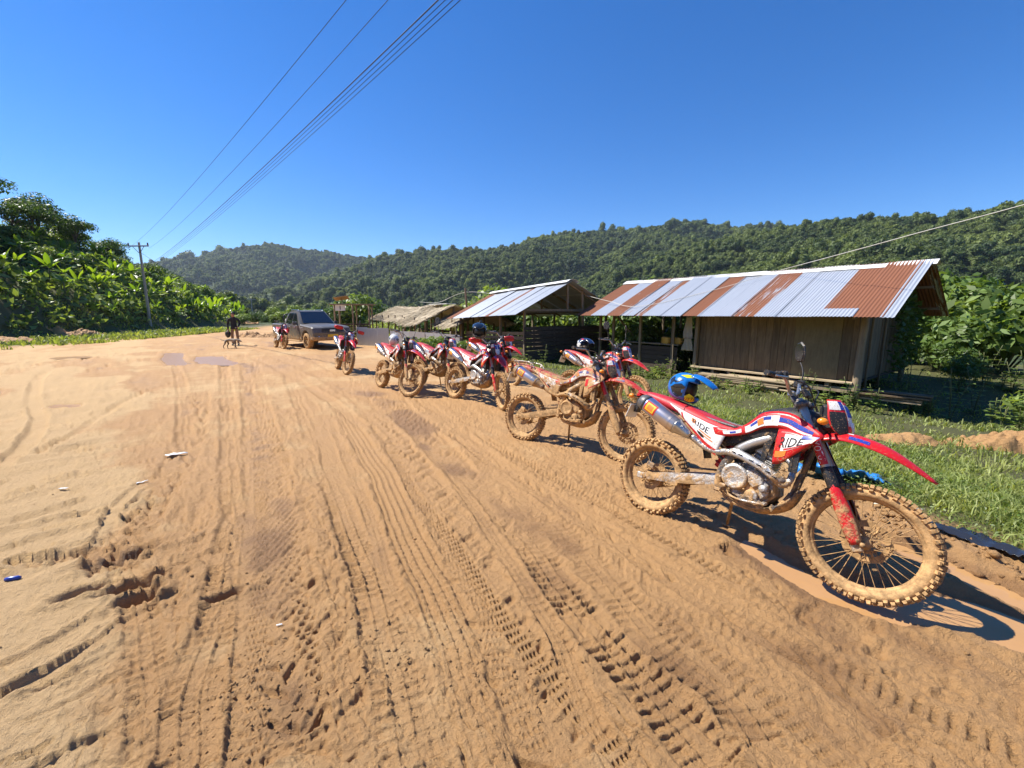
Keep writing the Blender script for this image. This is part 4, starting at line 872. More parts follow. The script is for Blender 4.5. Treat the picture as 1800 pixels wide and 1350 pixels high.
        pt.decal(mb, 0, 1, 0, 1, of * 1.3, 6, 6, 2, ring_)
        bdat('lettering_panel_' + key[-1], lb, MM['ink']); lb = MB(); text_on(lb, pt, 'DID', .04 if s < 0 else .17, .17 if s < 0 else .04, .62, .40, of * 1.5, 0); bdat('lettering_tail_' + key[-1], lb, MM['redink'])
        bdat(key, mb, [MM['white'], MM['red'], MM['ink'], MM['orange'], MM['blue'], MM['redink']])
    # ---- radiator shrouds, with the long top wing
    for s, key in ((-1, 'shroud_r'), (1, 'shroud_l')):
        top = [(.46, s * .138, .762), (.60, s * .137, .775), (.70, s * .138, .838), (.79, s * .142, .930), (.94, s * .160, .958), (1.06, s * .188, .915), (1.17, s * .215, .850)]
        bot = [(.50, s * .141, .695), (.62, s * .143, .728), (.72, s * .147, .768), (.81, s * .152, .825), (.93, s * .172, .845), (1.04, s * .200, .818), (1.16, s * .218, .830)]
        pt = Patch(top, bot, (0, s * .008, 0)); mb = MB(); pt.solid(mb, .004, 22, 5, 0); sg = 1 if pt.nrm(.5, .5).y * s > 0 else -1; of = sg * .0032
        pt.decal(mb, .30, .62, .25, .85, of, 8, 2, 1); pt.decal(mb, .36, .56, .3, .5, of * 1.3, 6, 1, 4); pt.decal(mb, .62, .92, .35, .62, of, 8, 2, 4)
        pt.decal(mb, .62, .92, .66, .80, of, 8, 1, 1); pt.decal(mb, .08, .26, .3, .7, of, 5, 2, 1); pt.decal(mb, .14, .2, .38, .62, of * 1.3, 3, 2, 4)
        pt.decal(mb, .44, .50, .32, .72, of * 1.4, 3, 2, 3)
        top2 = [(.905, s * .168, .842), (.985, s * .188, .846), (1.07, s * .205, .838), (1.165, s * .219, .838)]
        bot2 = [(.900, s * .166, .600), (.955, s * .180, .622), (1.02, s * .200, .690), (1.11, s * .215, .785)]
        p2 = Patch(top2, bot2, (0, s * .014, 0)); p2.solid(mb, .004, 10, 8, 0); sg = 1 if p2.nrm(.5, .5).y * s > 0 else -1; of = sg * .0032
        p2.decal(mb, .20, .95, .12, .62, of, 8, 5, 1); lb = MB(); text_on(lb, p2, 'RIDE', .14 if s < 0 else .74, .74 if s < 0 else .14, .52, .22, of * 1.6, 0, 0); bdat('lettering_shroud_' + key[-1], lb, MM['ink']); p2.decal(mb, .3, .9, .55, .60, of * 1.4, 4, 1, 5); p2.decal(mb, .04, .22, .10, .45, of * 1.4, 3, 3, 5); p2.decal(mb, .05, .40, .62, .80, of * 1.2, 4, 2, 3)
        ring2 = lambda u, v: (.80 + .16 * (u - .5) * 2, .16 + .10 * (v - .5) * 2); p2.decal(mb, 0, 1, 0, 1, of * 1.4, 4, 4, 4, ring2)
        bdat(key, mb, [MM['red'], MM['white'], MM['ink'], MM['orange'], MM['blue'], MM['redink']])
    mb = MB()
    for s in (-1, 1):
        for k in range(9): mb.box((1.02 - .012 * abs(k - 4) * .2, s * .135, .60 + k * .028), (.035, .11, .004))
        mb.box((1.015, s * .135, .71), (.022, .12, .25), None, .004); mb.box((1.03, s * .188, .70), (.05, .008, .24), None, .003)
    bdat('radiator', mb, MM['black'])
    mb = MB()
    for s in (-1, 1): mb.prism([(.60, .80), (.72, .80), (.84, .845), (.90, .84), (.865, .70), (.845, .60), (.815, .60), (.82, .72), (.70, .755)], s * .138, s * .128, .003)
    bdat('inner_cowl', mb, MM['black'])
    # ---- tail: rear fender, lamp, plate, rack
    mb = MB(); pt = Patch([(.12, -.085, .84), (-.06, -.082, .875), (-.18, -.072, .905), (-.29, -.045, .920)], [(.12, .085, .84), (-.06, .082, .875), (-.18, .072, .905), (-.29, .045, .920)], n=5, mid=[(.12, 0, .87), (-.06, 0, .905), (-.18, 0, .932), (-.31, 0, .94)]); pt.solid(mb, .005, 14, 8); bdat('rear_fender', mb, MM['red'])
    mb = MB(); mb.box((-.285, 0, .895), (.05, .10, .045), Matrix.Rotation(R(20), 3, 'Y'), .012); bdat('tail_lamp', mb, MM['lamp_red'])
    mb = MB(); mb.prism([(-.30, .89), (-.24, .89), (-.29, .74), (-.325, .74)], -.03, .03, .004); mb.box((-.345, 0, .745), (.008, .16, .13), Matrix.Rotation(R(18), 3, 'Y'), .003, 1); bdat('plate_bracket', mb, [MM['black'], MM['whiteink']])
    for s, k in ((-1, 'r'), (1, 'l')):
        mb = MB()
        mb.tube([(-.26, s * .03, .885), (-.28, s * .14, .885)], .007, 6); mb.ball((-.28, s * .155, .885), .026, 10, 8, 1, squash=(1.1, .8, .8))
        bdat('rear_indicator_' + k, mb, [MM['black'], MM['amber']])
    mb = MB()
    for s in (-1, 1): mb.tube(crom([(.10, s * .115, .89), (.04, s * .125, .955), (-.12, s * .110, .972), (-.26, s * .085, .965), (-.31, s * .03, .960), (-.31, 0, .960)], 4), .0075, 6); mb.tube([(.04, s * .125, .955), (.04, s * .10, .86)], .007, 6); mb.tube([(-.20, s * .10, .968), (-.18, s * .07, .90)], .007, 6)
    for x in (-.05, -.14, -.23): mb.tube([(x, -.11, .968), (x, .11, .968)], .006, 6)
    bdat('luggage_rack', mb, MM['steel'])
    # rear inner mudguard
    mb = MB(); pt = Patch([(.40, -.06, .50), (.34, -.065, .66), (.20, -.07, .80), (.02, -.07, .86)], [(.40, .06, .50), (.34, .065, .66), (.20, .07, .80), (.02, .07, .86)], n=4); pt.solid(mb, .004, 10, 4); bdat('inner_mudguard', mb, MM['black'])
    # ================= steered parts
    ax = Vector((FA_X, 0, FA_Z)); offp = Vector((-.028, 0, -.012))   # tube line runs just behind the axle
    def fk(t, y=0.0, f=0.0): return ax + offp + FORK_UP * t + Vector((0, y, 0)) + Vector((math.cos(RAKE), 0, math.sin(RAKE))) * f
    for s, key in ((-1, 'fork_r'), (1, 'fork_l')):
        y = s * .098; mb = MB(); mb.tube([fk(.36, y), fk(.37, y), fk(.64, y), fk(.70, y), fk(.905, y)], [.025, .0275, .0285, .0265, .026], 14)
        mb.lathe([(.020, 0), (.020, .012), (.012, .014)], fk(.905, y), FORK_UP, 10); mb.tube([fk(.02, y), fk(.36, y)], .021, 12)
        mb.box(fk(.0, y), (.055, .035, .085), Matrix.Rotation(-RAKE, 3, 'Y'), .01); bdat(key, mb, MM['fork'])
        mb = MB(); pl = MB()
        sec = []
        for t, wf, wb in ((.005, .025, .02), (.03, .036, .028), (.10, .041, .032), (.22, .042, .034), (.31, .032, .028), (.385, .010, .014)):
            c = fk(t, y); o_ = Vector((0, s, 0)); fw = Vector((math.cos(RAKE), 0, math.sin(RAKE)))
            sec.append([c + fw * wf * math.cos(a) * 1.05 + o_ * (.006 + .026 * math.sin(a)) for a in np.linspace(-.5, 2.6, 9)] + [c + fw * (wf - .004) * math.cos(a) * 1.05 + o_ * (.004 + .022 * math.sin(a)) for a in np.linspace(2.6, -.5, 9)])
        mb.loft(sec); bdat('fork_guard_' + key[-1], mb, MM['red'])
        mb = MB(); mb.tube([fk(.33, y), fk(.345, y), fk(.455, y), fk(.465, y)], [.030, .0325, .0325, .029], 12); bdat('fork_boot_' + key[-1], mb, MM['black'])
        mb = MB(); c = fk(.47, y); side = Vector((0, s, 0)); rr_ = .0294
        def band(a0, a1, t0, t1, r_, mi):
            fw = Vector((math.cos(RAKE), 0, math.sin(RAKE))); vs_ = [fk(t0 + (t1 - t0) * i / 3, y) + (fw * math.sin(a0 + (a1 - a0) * j / 5) + side * math.cos(a0 + (a1 - a0) * j / 5)) * r_ for i in range(4) for j in range(6)]
            mb._add(vs_, [(i * 6 + j, i * 6 + j + 1, i * 6 + j + 7, i * 6 + j + 6) for i in range(3) for j in range(5)], mi, True)
        band(-.9, .9, .48, .64, rr_, 0); v, w, f = text_geo('MOTUL'); fw = Vector((math.cos(RAKE), 0, math.sin(RAKE)))
        vs_ = []
        for p in v:
            t = .63 - p[0] / w * .14 if s < 0 else .49 + p[0] / w * .14; a = (p[1] - .5) * 1.3 * (1 if s < 0 else -1); vs_.append(fk(t, y) + (fw * math.sin(a) + side * math.cos(a)) * (rr_ + .0008))
        bdat('fork_sticker_' + key[-1], mb, MM['redink']); lb = MB(); lb._add(vs_, f, 0, False); bdat('lettering_fork_' + key[-1], lb, MM['whiteink'])
    mb = MB(); mb.tube([fk(.66, .06, .02), fk(.30, .07, .04), fk(.08, .085, .035)], .005, 5); bdat('brake_hose', mb, MM['black'])
    for key, t, hh in (('lower_clamp', .685, .05), ('upper_clamp', .88, .035)):
        mb = MB(); Mx = Matrix.Rotation(-RAKE, 3, 'Y'); mb.box(fk(t, 0, -.02), (.075, .12, hh), Mx, .01)
        for s in (-1, 1): mb.lathe([(.038, -hh / 2), (.038, hh / 2)], fk(t, s * .098), FORK_UP, 16); mb.box(fk(t, s * .065, -.005), (.055, .05, hh * .95), Mx, .008)
        if t > .8:
            for s in (-1, 1): mb.tube([fk(.89, s * .05, -.035), fk(.955, s * .05, -.04)], .016, 10)
        bdat(key, mb, MM['frame'])
    c0 = fk(.972, 0, -.04)
    def hb(y, x=0, z=0): return c0 + Vector((x, y, z))
    mb = MB(); P = crom([hb(-.40, -.075, .088), hb(-.30, -.055, .092), hb(-.20, -.02, .088), hb(-.11, .0, .012), hb(-.06, 0, 0), hb(.06, 0, 0), hb(.11, 0, .012), hb(.20, -.02, .088), hb(.30, -.055, .092), hb(.40, -.075, .088)], 4); mb.tube(P, .0112, 10)
    for s in (-1, 1): mb.box(hb(s * .05, 0, 0), (.045, .03, .04), None, .008)
    bdat('handlebar', mb, MM['steel'])
    for s, k in ((-1, 'r'), (1, 'l')):
        a, b_ = hb(s * .285, -.052, .0915), hb(s * .40, -.075, .088); mb = MB(); d_ = (b_ - a)
        mb.tube([a, a + d_ * .04, a + d_ * .06, a + d_ * .97, b_ + d_ * .03], [.022, .022, .0165, .0165, .019], 10); bdat('grip_' + k, mb, MM['black'])
        mb = MB(); mb.box(hb(s * .262, -.045, .094), (.05, .045, .05), None, .01); mb.box(hb(s * .235, -.02, .105), (.05, .05, .045), None, .01)
        mb.tube(crom([hb(s * .235, .0, .09), hb(s * .30, .018, .082), hb(s * .40, -.012, .075), hb(s * .41, -.02, .075)], 4), [.008] * 12 + [.011], 6, mi=1); bdat('lever_' + k, mb, [MM['black'], MM['steel']])
        mb = MB(); mb.tube(crom([hb(s * .23, -.02, .11), hb(s * .235, -.018, .17), hb(s * .250, -.035, .225), hb(s * .262, -.055, .262)], 4), .0055, 6)
        bdat('mirror_stalk_' + k, mb, MM['black'])
        mb = MB(); mc = hb(s * .270, -.062, .335); out = [(-.036, -.068), (.02, -.072), (.046, -.03), (.052, .03), (.034, .072), (-.008, .082), (-.044, .05), (-.050, -.02)]
        Mx = Matrix.Translation(mc) @ Matrix.Rotation(R(-90) + s * R(48), 4, 'Z') @ Matrix.Rotation(R(8), 4, 'X')
        mb.prism([(p[0] * s * -1, p[1]) for p in out], -.016, .004, .008, 0, Mx); bdat('mirror_' + k, mb, MM['black'])
        mb = MB(); pl_ = [Mx @ Vector((p[0] * -s * .86, -.0185, p[1] * .86)) for p in out]; mb._add(pl_, [list(range(8))], 0, False); bdat('mirror_glass_' + k, mb, MM['mirror'])
        # hand guard (only some bikes)
        pt = Patch([hb(s * .22, .075, .115), hb(s * .30, .085, .120), hb(s * .40, .055, .115), hb(s * .435, .0, .10)], [hb(s * .22, .065, .035), hb(s * .30, .075, .020), hb(s * .40, .050, .022), hb(s * .435, .0, .045)], (.012, 0, 0)); mb = MB(); pt.solid(mb, .005, 10, 5)
        bdat('hand_guard_' + k, mb, MM['red'])
    mb = MB(); P1 = crom([hb(-.24, -.0, .08), hb(-.15, .10, .06), hb(-.03, .14, -.05), fk(.60, 0, .06)], 5); mb.tube(P1, .0045, 5); P2 = crom([hb(.24, 0, .08), hb(.14, .11, .055), hb(.04, .13, -.06), fk(.60, .02, .06)], 5); mb.tube(P2, .0045, 5); mb.tube(crom([hb(.22, -.02, .06), hb(.10, .07, .07), hb(.0, .09, -.02), fk(.62, -.03, -.06)], 5), .0045, 5); bdat('cables', mb, MM['black'])
    mb = MB(); mb.box(hb(0, .075, .015), (.03, .13, .07), Matrix.Rotation(R(-35), 3, 'Y'), .012); mb.box(hb(0, .055, .024), (.006, .10, .05), Matrix.Rotation(R(-35), 3, 'Y'), .002, 1); bdat('dashboard', mb, [MM['black'], MM['glass']])
    # headlight cowl: a thin mask, open at the back
    mb = MB(); ed = [(1.135, 1.170), (1.150, 1.125), (1.160, 1.065), (1.185, 1.00), (1.230, .96), (1.255, .945)]; wd_ = [.070, .086, .094, .088, .064, .03]; cx_ = [1.195, 1.230, 1.260, 1.278, 1.278, 1.265]
    pt = Patch([(x, -w, z) for (x, z), w in zip(ed, wd_)], [(x, w, z) for (x, z), w in zip(ed, wd_)], n=4, mid=[(x, 0, z + .012) for x, (q, z) in zip(cx_, ed)]); pt.solid(mb, .005, 16, 14); bdat('headlight_cowl', mb, MM['red'])
    mb = MB(); mb.box((1.165, 0, 1.06), (.11, .13, .17), Matrix.Rotation(R(-8), 3, 'Y'), .02); bdat('lamp_housing', mb, MM['black'])
    mb = MB()
    def cw(u, v, off):          # front face of the cowl, u across, v up
        vv = 1 - min(1, max(0, .02 + .94 * v)); q_ = pt.at(vv, .5 + .40 * u); return q_ + Vector((off, 0, off * .3))
    def sheet(u0, u1, v0, v1, off, mi, n1=8, n2=8, shp=None):
        vs_ = []
        for i in range(n1 + 1):
            for j in range(n2 + 1):
                u, v = u0 + (u1 - u0) * i / n1, v0 + (v1 - v0) * j / n2
                if shp: u, v = shp(u, v)
                vs_.append(cw(u, v, off))
        W = n2 + 1; mb._add(vs_, [(i * W + j, i * W + j + 1, (i + 1) * W + j + 1, (i + 1) * W + j) for i in range(n1) for j in range(n2)], mi, True)
    sheet(-.50, .50, .45, .97, .007, 0); bdat('number_board', mb, [MM['white']])
    mb = MB(); sheet(-.52, .52, .14, .52, .016, 0, 8, 8, lambda u, v: (u * (.55 + .45 * (v - .14) / .38), v)); bdat('headlamp', mb, MM['glass'])
    mb = MB(); sheet(-.5, -.1, .62, .86, .0105, 0, 4, 4); sheet(.1, .5, .62, .86, .0105, 0, 4, 4); sheet(-.5, .5, .90, .97, .0105, 1, 4, 2); bdat('board_graphic', mb, [MM['blue'], MM['redink']])
    mb = MB()
    for s in (-1, 1):
        for (v0, v1, u0, u1, mi) in ((.02, .30, .30, .80, 0), (.02, .22, .04, .26, 1), (.22, .33, .05, .25, 2)):
            pt.decal(mb, u0, u1, v0 if s < 0 else 1 - v1, v1 if s < 0 else 1 - v0, .0042 * (1 if pt.nrm(.5, .5).x > 0 else -1), 6, 4, mi)
    bdat('cowl_graphic', mb, [MM['black'], MM['white'], MM['blue']])
    for s, k in ((-1, 'r'), (1, 'l')):
        mb = MB()
        mb.tube([(1.16, s * .10, 1.03), (1.16, s * .185, 1.025)], .007, 6); mb.ball((1.16, s * .205, 1.025), .028, 10, 8, 1, squash=(1.1, .9, .8))
        bdat('front_indicator_' + k, mb, [MM['black'], MM['amber']])
    # front fender
    E1 = [(1.02, .055, .755), (1.07, .075, .84), (1.14, .088, .90), (1.24, .095, .928), (1.36, .090, .918), (1.48, .075, .885), (1.59, .052, .838), (1.69, .014, .785)]
    mid = [(1.03, 0, .79), (1.07, 0, .875), (1.135, 0, .945), (1.24, 0, .982), (1.36, 0, .972), (1.48, 0, .934), (1.59, 0, .872), (1.70, 0, .792)]
    pt = Patch([(x, -y, z) for x, y, z in E1], E1, n=4, mid=mid); mb = MB(); pt.solid(mb, .005, 28, 10); sg = 1 if pt.nrm(.5, .5).z > 0 else -1
    pt.decal(mb, .36, .50, .30, .36, sg * .004, 5, 1, 1); pt.decal(mb, .36, .50, .64, .70, sg * .004, 5, 1, 1); pt.decal(mb, .48, .60, .08, .20, sg * .004, 5, 2, 2)
    bdat('front_fender', mb, [MM['red'], MM['white'], MM['blue']])
    mb = MB(); mb.box((FA_X - .10, .082, FA_Z + .085), (.085, .045, .06), Matrix.Rotation(R(40), 3, 'Y'), .01); mb.box((FA_X - .05, .088, FA_Z + .05), (.09, .012, .035), Matrix.Rotation(R(40), 3, 'Y'), .004); bdat('front_caliper', mb, MM['frame'])
make_bike_data()

REAR_PARTS = [('swingarm', 'swingarm', None), ('chain', 'chain', None), ('brake_caliper', 'rear_caliper', None), ('frame', 'frame', None), ('spar', 'frame_spar', 'frame'), ('shock_absorber', 'shock_absorber', None),
    ('engine', 'crankcase', None), ('clutch_cover', 'clutch_cover', 'engine'), ('ignition_cover', 'ignition_cover', 'engine'), ('cylinder', 'cylinder', 'engine'), ('airbox', 'airbox', None),
    ('exhaust', 'muffler', None), ('exhaust_pipe', 'exhaust_pipe', 'exhaust'), ('heat_shield', 'heat_shield', 'exhaust'), ('exhaust_cone', 'exhaust_cone', 'exhaust'), ('end_cap', 'end_cap', 'exhaust'), ('badge', 'muffler_badge', 'exhaust'),
    ('skid_plate', 'skid_plate', None), ('foot_peg', 'foot_peg_r', None), ('foot_peg', 'foot_peg_l', None), ('brake_pedal', 'brake_pedal', None), ('side_stand', 'side_stand', None), ('seat', 'seat', None), ('seam', 'seat_seam', 'seat'), ('fuel_tank', 'fuel_tank', None), ('fuel_cap', 'fuel_cap', 'fuel_tank'),
    ('side_panel', 'side_panel_r', None), ('side_panel', 'side_panel_l', None), ('radiator_shroud', 'shroud_r', None), ('radiator_shroud', 'shroud_l', None), ('radiator', 'radiator', None), ('inner_cowl', 'inner_cowl', None),
    ('rear_fender', 'rear_fender', None), ('tail_lamp', 'tail_lamp', 'rear_fender'), ('plate_bracket', 'plate_bracket', 'rear_fender'), ('indicator', 'rear_indicator_r', 'rear_fender'), ('indicator', 'rear_indicator_l', 'rear_fender'), ('inner_mudguard', 'inner_mudguard', None)]
FRONT_PARTS = [('fork_leg', 'fork_r', None), ('fork_guard', 'fork_guard_r', '-fork_r'), ('fork_boot', 'fork_boot_r', '-fork_r'), ('sticker', 'fork_sticker_r', '-fork_r'), ('fork_leg', 'fork_l', None), ('fork_guard', 'fork_guard_l', '-fork_l'), ('fork_boot', 'fork_boot_l', '-fork_l'), ('sticker', 'fork_sticker_l', '-fork_l'),
    ('brake_hose', 'brake_hose', None), ('fork_clamp', 'lower_clamp', None), ('fork_clamp', 'upper_clamp', None), ('handlebar', 'handlebar', None), ('grip', 'grip_r', 'handlebar'), ('grip', 'grip_l', 'handlebar'), ('lever', 'lever_r', 'handlebar'), ('lever', 'lever_l', 'handlebar'),
    ('cables', 'cables', None), ('dashboard', 'dashboard', None), ('headlight_cowl', 'headlight_cowl', None), ('lamp_housing', 'lamp_housing', 'headlight_cowl'), ('number_board', 'number_board', 'headlight_cowl'), ('headlamp', 'headlamp', 'headlight_cowl'), ('board_graphic', 'board_graphic', 'headlight_cowl'), ('cowl_graphic', 'cowl_graphic', 'headlight_cowl'), ('indicator', 'front_indicator_r', 'headlight_cowl'), ('indicator', 'front_indicator_l', 'headlight_cowl'), ('front_fender', 'front_fender', None), ('brake_caliper', 'front_caliper', None)]
def set_mud(o, v): o['mud'] = float(v)
def bike(front, rear, steer, mud, label, mirrors='rl', guards=False, rack=False, lean=11.5, swap=None, wheel_mud=None, z=0.0, letters=False, group='dirt bikes parked along the verge'):
    """a parked dirt bike with its wheels at the two ground points"""
    fx, fy = front; rx, ry = rear; yaw = math.atan2(fy - ry, fx - rx)
    root = empty('dirt_bike'); root.matrix_world = Matrix.Translation((rx, ry, z)) @ Matrix.Rotation(yaw, 4, 'Z') @ Matrix.Rotation(R(-lean), 4, 'X')
    tag(root, label, 'motorcycle', group); made = {}
    swap = swap or {}
    def part(nm, key, par, mw, mm=None):
        me = BD[key]; o = bpy.data.objects.new(nm, me); link(o); o.parent = par; o.matrix_local = mw; set_mud(o, mud if mm is None else mm)
        for a, b_ in swap.items():
            for i, sl in enumerate(o.material_slots):
                if sl.material == MM[a]: sl.link = 'OBJECT'; sl.material = MM[b_]
        return o
    I4 = Matrix.Identity(4); S4 = steer_m(R(steer)); wm = mud + .14 if wheel_mud is None else wheel_mud
    def wheel(nm, ks, mw):
        w = part(nm, ks[0], root, mw, wm)
        for n2, k2 in ks[1]: part(n2, k2, w, I4, wm - .12)
    wheel('rear_wheel', ('tyre_r', [('rim', 'rim_r'), ('spokes', 'spokes_r'), ('hub', 'hub_r'), ('brake_disc', 'disc_r'), ('sprocket', 'sprocket')]), Matrix.Translation((0, 0, RA_Z)) @ Matrix.Rotation(.3, 4, 'Y'))
    wheel('front_wheel', ('tyre_f', [('rim', 'rim_f'), ('spokes', 'spokes_f'), ('hub', 'hub_f'), ('brake_disc', 'disc_f')]), S4 @ Matrix.Translation((FA_X, 0, FA_Z)))
    SPR = Matrix.Translation((.035, 0, .095)); unsprung = ('swingarm', 'chain', 'rear_caliper')
    for lst, mw in ((REAR_PARTS + ([('luggage_rack', 'luggage_rack', None)] if rack else []), I4), (FRONT_PARTS, S4)):
        for nm, key, par in lst:
            if key in ('number_board',) and False: continue
            if par is None: made[nm] = made['-' + key] = part(nm, key, root, SPR if lst is not FRONT_PARTS and key not in unsprung else mw)
            else: part(nm, key, made[par], I4)
    if letters:
        for k in 'rl':
            for a_, b_ in (('panel', 'side_panel'), ('tail', 'side_panel'), ('shroud', 'shroud'), ('fork', 'fork')): part('lettering', 'lettering_%s_%s' % (a_, k), made['-%s_%s' % (b_, k)], I4)
    for k in mirrors:
        o = part('mirror', 'mirror_' + k, root, S4); part('stalk', 'mirror_stalk_' + k, o, I4); part('glass', 'mirror_glass_' + k, o, I4)
    if guards:
        for k in 'rl': part('hand_guard', 'hand_guard_' + k, root, S4)
    return root
bike((2.075, 2.307), (1.179, 3.439), 5, -0.04, 'nearest red and white dirt bike with a blue and yellow helmet on its seat', mirrors='l', wheel_mud=0.09, z=-.012, letters=True)
bike((1.27, 4.63), (0.14, 5.54), -2, 0.22, 'dirt bike caked all over in tan mud, second from the camera', mirrors='', rack=True, z=-.01)
bike((2.06, 7.09), (1.11, 8.19), -6, 0.12, 'dirt bike half hidden behind the mud-caked one, with a red and black helmet', mirrors='rl', z=-.05)
bike((-0.20, 7.31), (-1.18, 8.38), -26, -0.08, 'red and white dirt bike with a glossy black helmet hung on its bar', mirrors='', guards=True, z=-.01)
bike((-1.25, 8.75), (-2.23, 9.81), 0, 0.08, 'dirt bike parked just behind the one with the black helmet, its front hidden', mirrors='rl', z=-.01)
bike((-2.15, 8.55), (-3.06, 9.67), 20, 0.10, 'dirt bike with a pale helmet behind its seat, turned towards the road', mirrors='l', z=-.01)
bike((-0.05, 9.9), (-1.05, 10.94), 0, -0.05, 'dirt bike almost hidden behind the one with the black helmet', mirrors='', z=-.05)
bike((-4.65, 11.70), (-5.40, 12.93), 10, -0.10, 'red dirt bike with red hand guards standing right of the pickup', mirrors='l', guards=True, z=-.01)
bike((-10.90, 20.05), (-11.85, 21.13), 6, -0.12, 'farthest dirt bike, parked in front of the pickup door', mirrors='l', z=-.01)

# ---- helmets
def helmet(Mx, cols, label, txt=None):
    """off-road helmet: x forward, origin at the neck opening"""
    shell, second, third = cols; root = empty('motorcycle_helmet'); root.matrix_world = Mx; tag(root, label, 'helmet')
    mb = MB(); nu, nv = 28, 18; vs_ = {}; out = []
    def pt(a, t):     # a: round from front, t: from the top
        rx, ry, rz = .150, .118, .135; p = Vector((math.sin(t) * math.cos(a) * rx, math.sin(t) * math.sin(a) * ry, .155 + math.cos(t) * rz))
        if p.x > 0 and p.z < .12: p.x *= 1 + .55 * min(1, (.12 - p.z) / .10) * max(0, math.cos(a))     # chin bar reaches forward
        return p
    V = [[pt(2 * math.pi * i / nu, math.pi * (.02 + .80 * j / nv)) for i in range(nu)] for j in range(nv + 1)]
    vs_ = [p for r_ in V for p in r_]; fs = []
    for j in range(nv):
        for i in range(nu):
            c = (V[j][i] + V[j + 1][(i + 1) % nu]) / 2; ca = math.atan2(c.y, c.x)
            if abs(ca) < 1.05 and .105 < c.z < .215: continue
            fs.append((j * nu + i, j * nu + (i + 1) % nu, (j + 1) * nu + (i + 1) % nu, (j + 1) * nu + i))
    mb._add(vs_, fs); sh = mb.build('shell', shell, root); so = sh.modifiers.new('t', 'SOLIDIFY'); so.thickness = .012; so.offset = -1
    mb = MB(); mb.ball((-.005, 0, .15), .105, 16, 12, squash=(1.1, .98, 1.1)); mb.build('lining', MM['ink'], root)
    pk = Patch([(.06, -.085, .268), (.14, -.088, .262), (.22, -.075, .235), (.262, -.05, .212)], [(.06, .085, .268), (.14, .088, .262), (.22, .075, .235), (.262, .05, .212)], n=4, mid=[(.06, 0, .298), (.14, 0, .294), (.23, 0, .262), (.275, 0, .235)]); mb = MB(); pk.solid(mb, .005, 12, 8); mb.build('peak', shell, root)
    def flank(pts, nm, m_, lift):
        for s in (-1, 1):
            mb = MB(); vs2 = []
            for (a, t) in pts: p = pt(R(a) * s, R(t)); d = (p - Vector((0, 0, .14))).normalized(); vs2.append(p + d * lift)
            # fan triangulated over the curved shell
            cen = pt(R(sum(a for a, t in pts) / len(pts)) * s, R(sum(t for a, t in pts) / len(pts))); cen = cen + (cen - Vector((0, 0, .14))).normalized() * (lift + .006); mb._add(vs2 + [cen], [(i, (i + 1) % len(pts), len(pts)) for i in range(len(pts))]); mb.build(nm, m_, root)
    flank([(70, 84), (85, 76), (105, 84), (122, 100), (112, 120), (92, 132), (72, 120)], 'side_panel', second, .004); flank([(28, 112), (50, 104), (64, 118), (58, 138), (36, 140), (24, 128)], 'chin_panel', third, .004); flank([(84, 60), (130, 58), (170, 66), (165, 84), (128, 92), (100, 76)], 'rear_panel', second, .003)
    flank([(40, 24), (80, 30), (110, 44), (75, 48), (45, 40)], 'crown_panel', third, .003)
    if txt:
        for s in (-1, 1):
            mb = MB(); p0 = pt(R(46) * s, R(122)); nn = (p0 - Vector((0, 0, .14))).normalized(); uy = Vector((0, 0, 1)); ux = uy.cross(nn).normalized(); uy = nn.cross(ux); text_flat(mb, txt, p0 + nn * .014, ux * .8 + uy * .25, uy, .032); mb.build('lettering', MM['ink'], root)
    return root
HB = mat('glossy_blue', (0.010, 0.15, 0.50), .22, coat=.5); HY = mat('fluorescent_yellow', (0.66, 0.68, 0.02), .3); HK = mat('gloss_black', (0.012, 0.013, 0.016), .18, coat=.7); HR = mat('helmet_red', (0.45, .01, .03), .25, coat=.5); HW = mat('helmet_white', (0.66, 0.66, 0.64), .3, coat=.3); HS = mat('dark_silver', (.12, .12, .13), .3, .4); HN = mat('dark_navy', (.01, .02, .06), .25, coat=.5)
def bike_frame(front, rear, lean=11.5):
    return Matrix.Translation((rear[0], rear[1], 0)) @ Matrix.Rotation(math.atan2(front[1] - rear[1], front[0] - rear[0]), 4, 'Z') @ Matrix.Rotation(R(-lean), 4, 'X')
def on_bike(front, rear, p, rz, ry=0, rx=0): return bike_frame(front, rear) @ Matrix.Translation(p) @ Matrix.Rotation(rz, 4, 'Z') @ Matrix.Rotation(ry, 4, 'Y') @ Matrix.Rotation(rx, 4, 'X')
helmet(on_bike((2.075, 2.307), (1.179, 3.439), (.12, 0.0, .965), R(4), R(10)) @ Matrix.Scale(.93, 4), (HB, HK, HY), 'blue and yellow off-road helmet lying on the seat of the nearest bike', 'UTTE')
helmet(on_bike((2.06, 7.09), (1.11, 8.19), (.16, 0.0, .955), R(-15), R(10)), (HN, HW, HR), 'navy and red helmet on the seat of the bike behind the mud-caked one')
helmet(on_bike((-0.20, 7.31), (-1.18, 8.38), (.98, -.34, 1.16), R(-50), R(12)) @ Matrix.Scale(1.12, 4), (HK, HS, HS), 'glossy black helmet with a small camera on top, hung over a bike tank')
helmet(on_bike((-2.15, 8.55), (-3.06, 9.67), (.12, .10, .97), R(150), R(-10)), (HW, HS, HW), 'pale helmet resting on the tail of the bike turned to the road')
cm = MB(); cm.box((0, 0, .03), (.05, .04, .06), None, .006); cm.lathe([(.014, 0), (.014, .02)], (.025, 0, .035), (1, 0, 0), 10); cm.box((0, 0, -.005), (.03, .03, .02), None, .003)
ca_ = cm.build('action_camera', MM['ink']); ca_.matrix_world = on_bike((-0.20, 7.31), (-1.18, 8.38), (.98, -.34, 1.16), R(-50), R(12)) @ Matrix.Translation((.02, 0, .305)); tag(ca_, 'small black action camera mounted on top of the black helmet', 'camera')
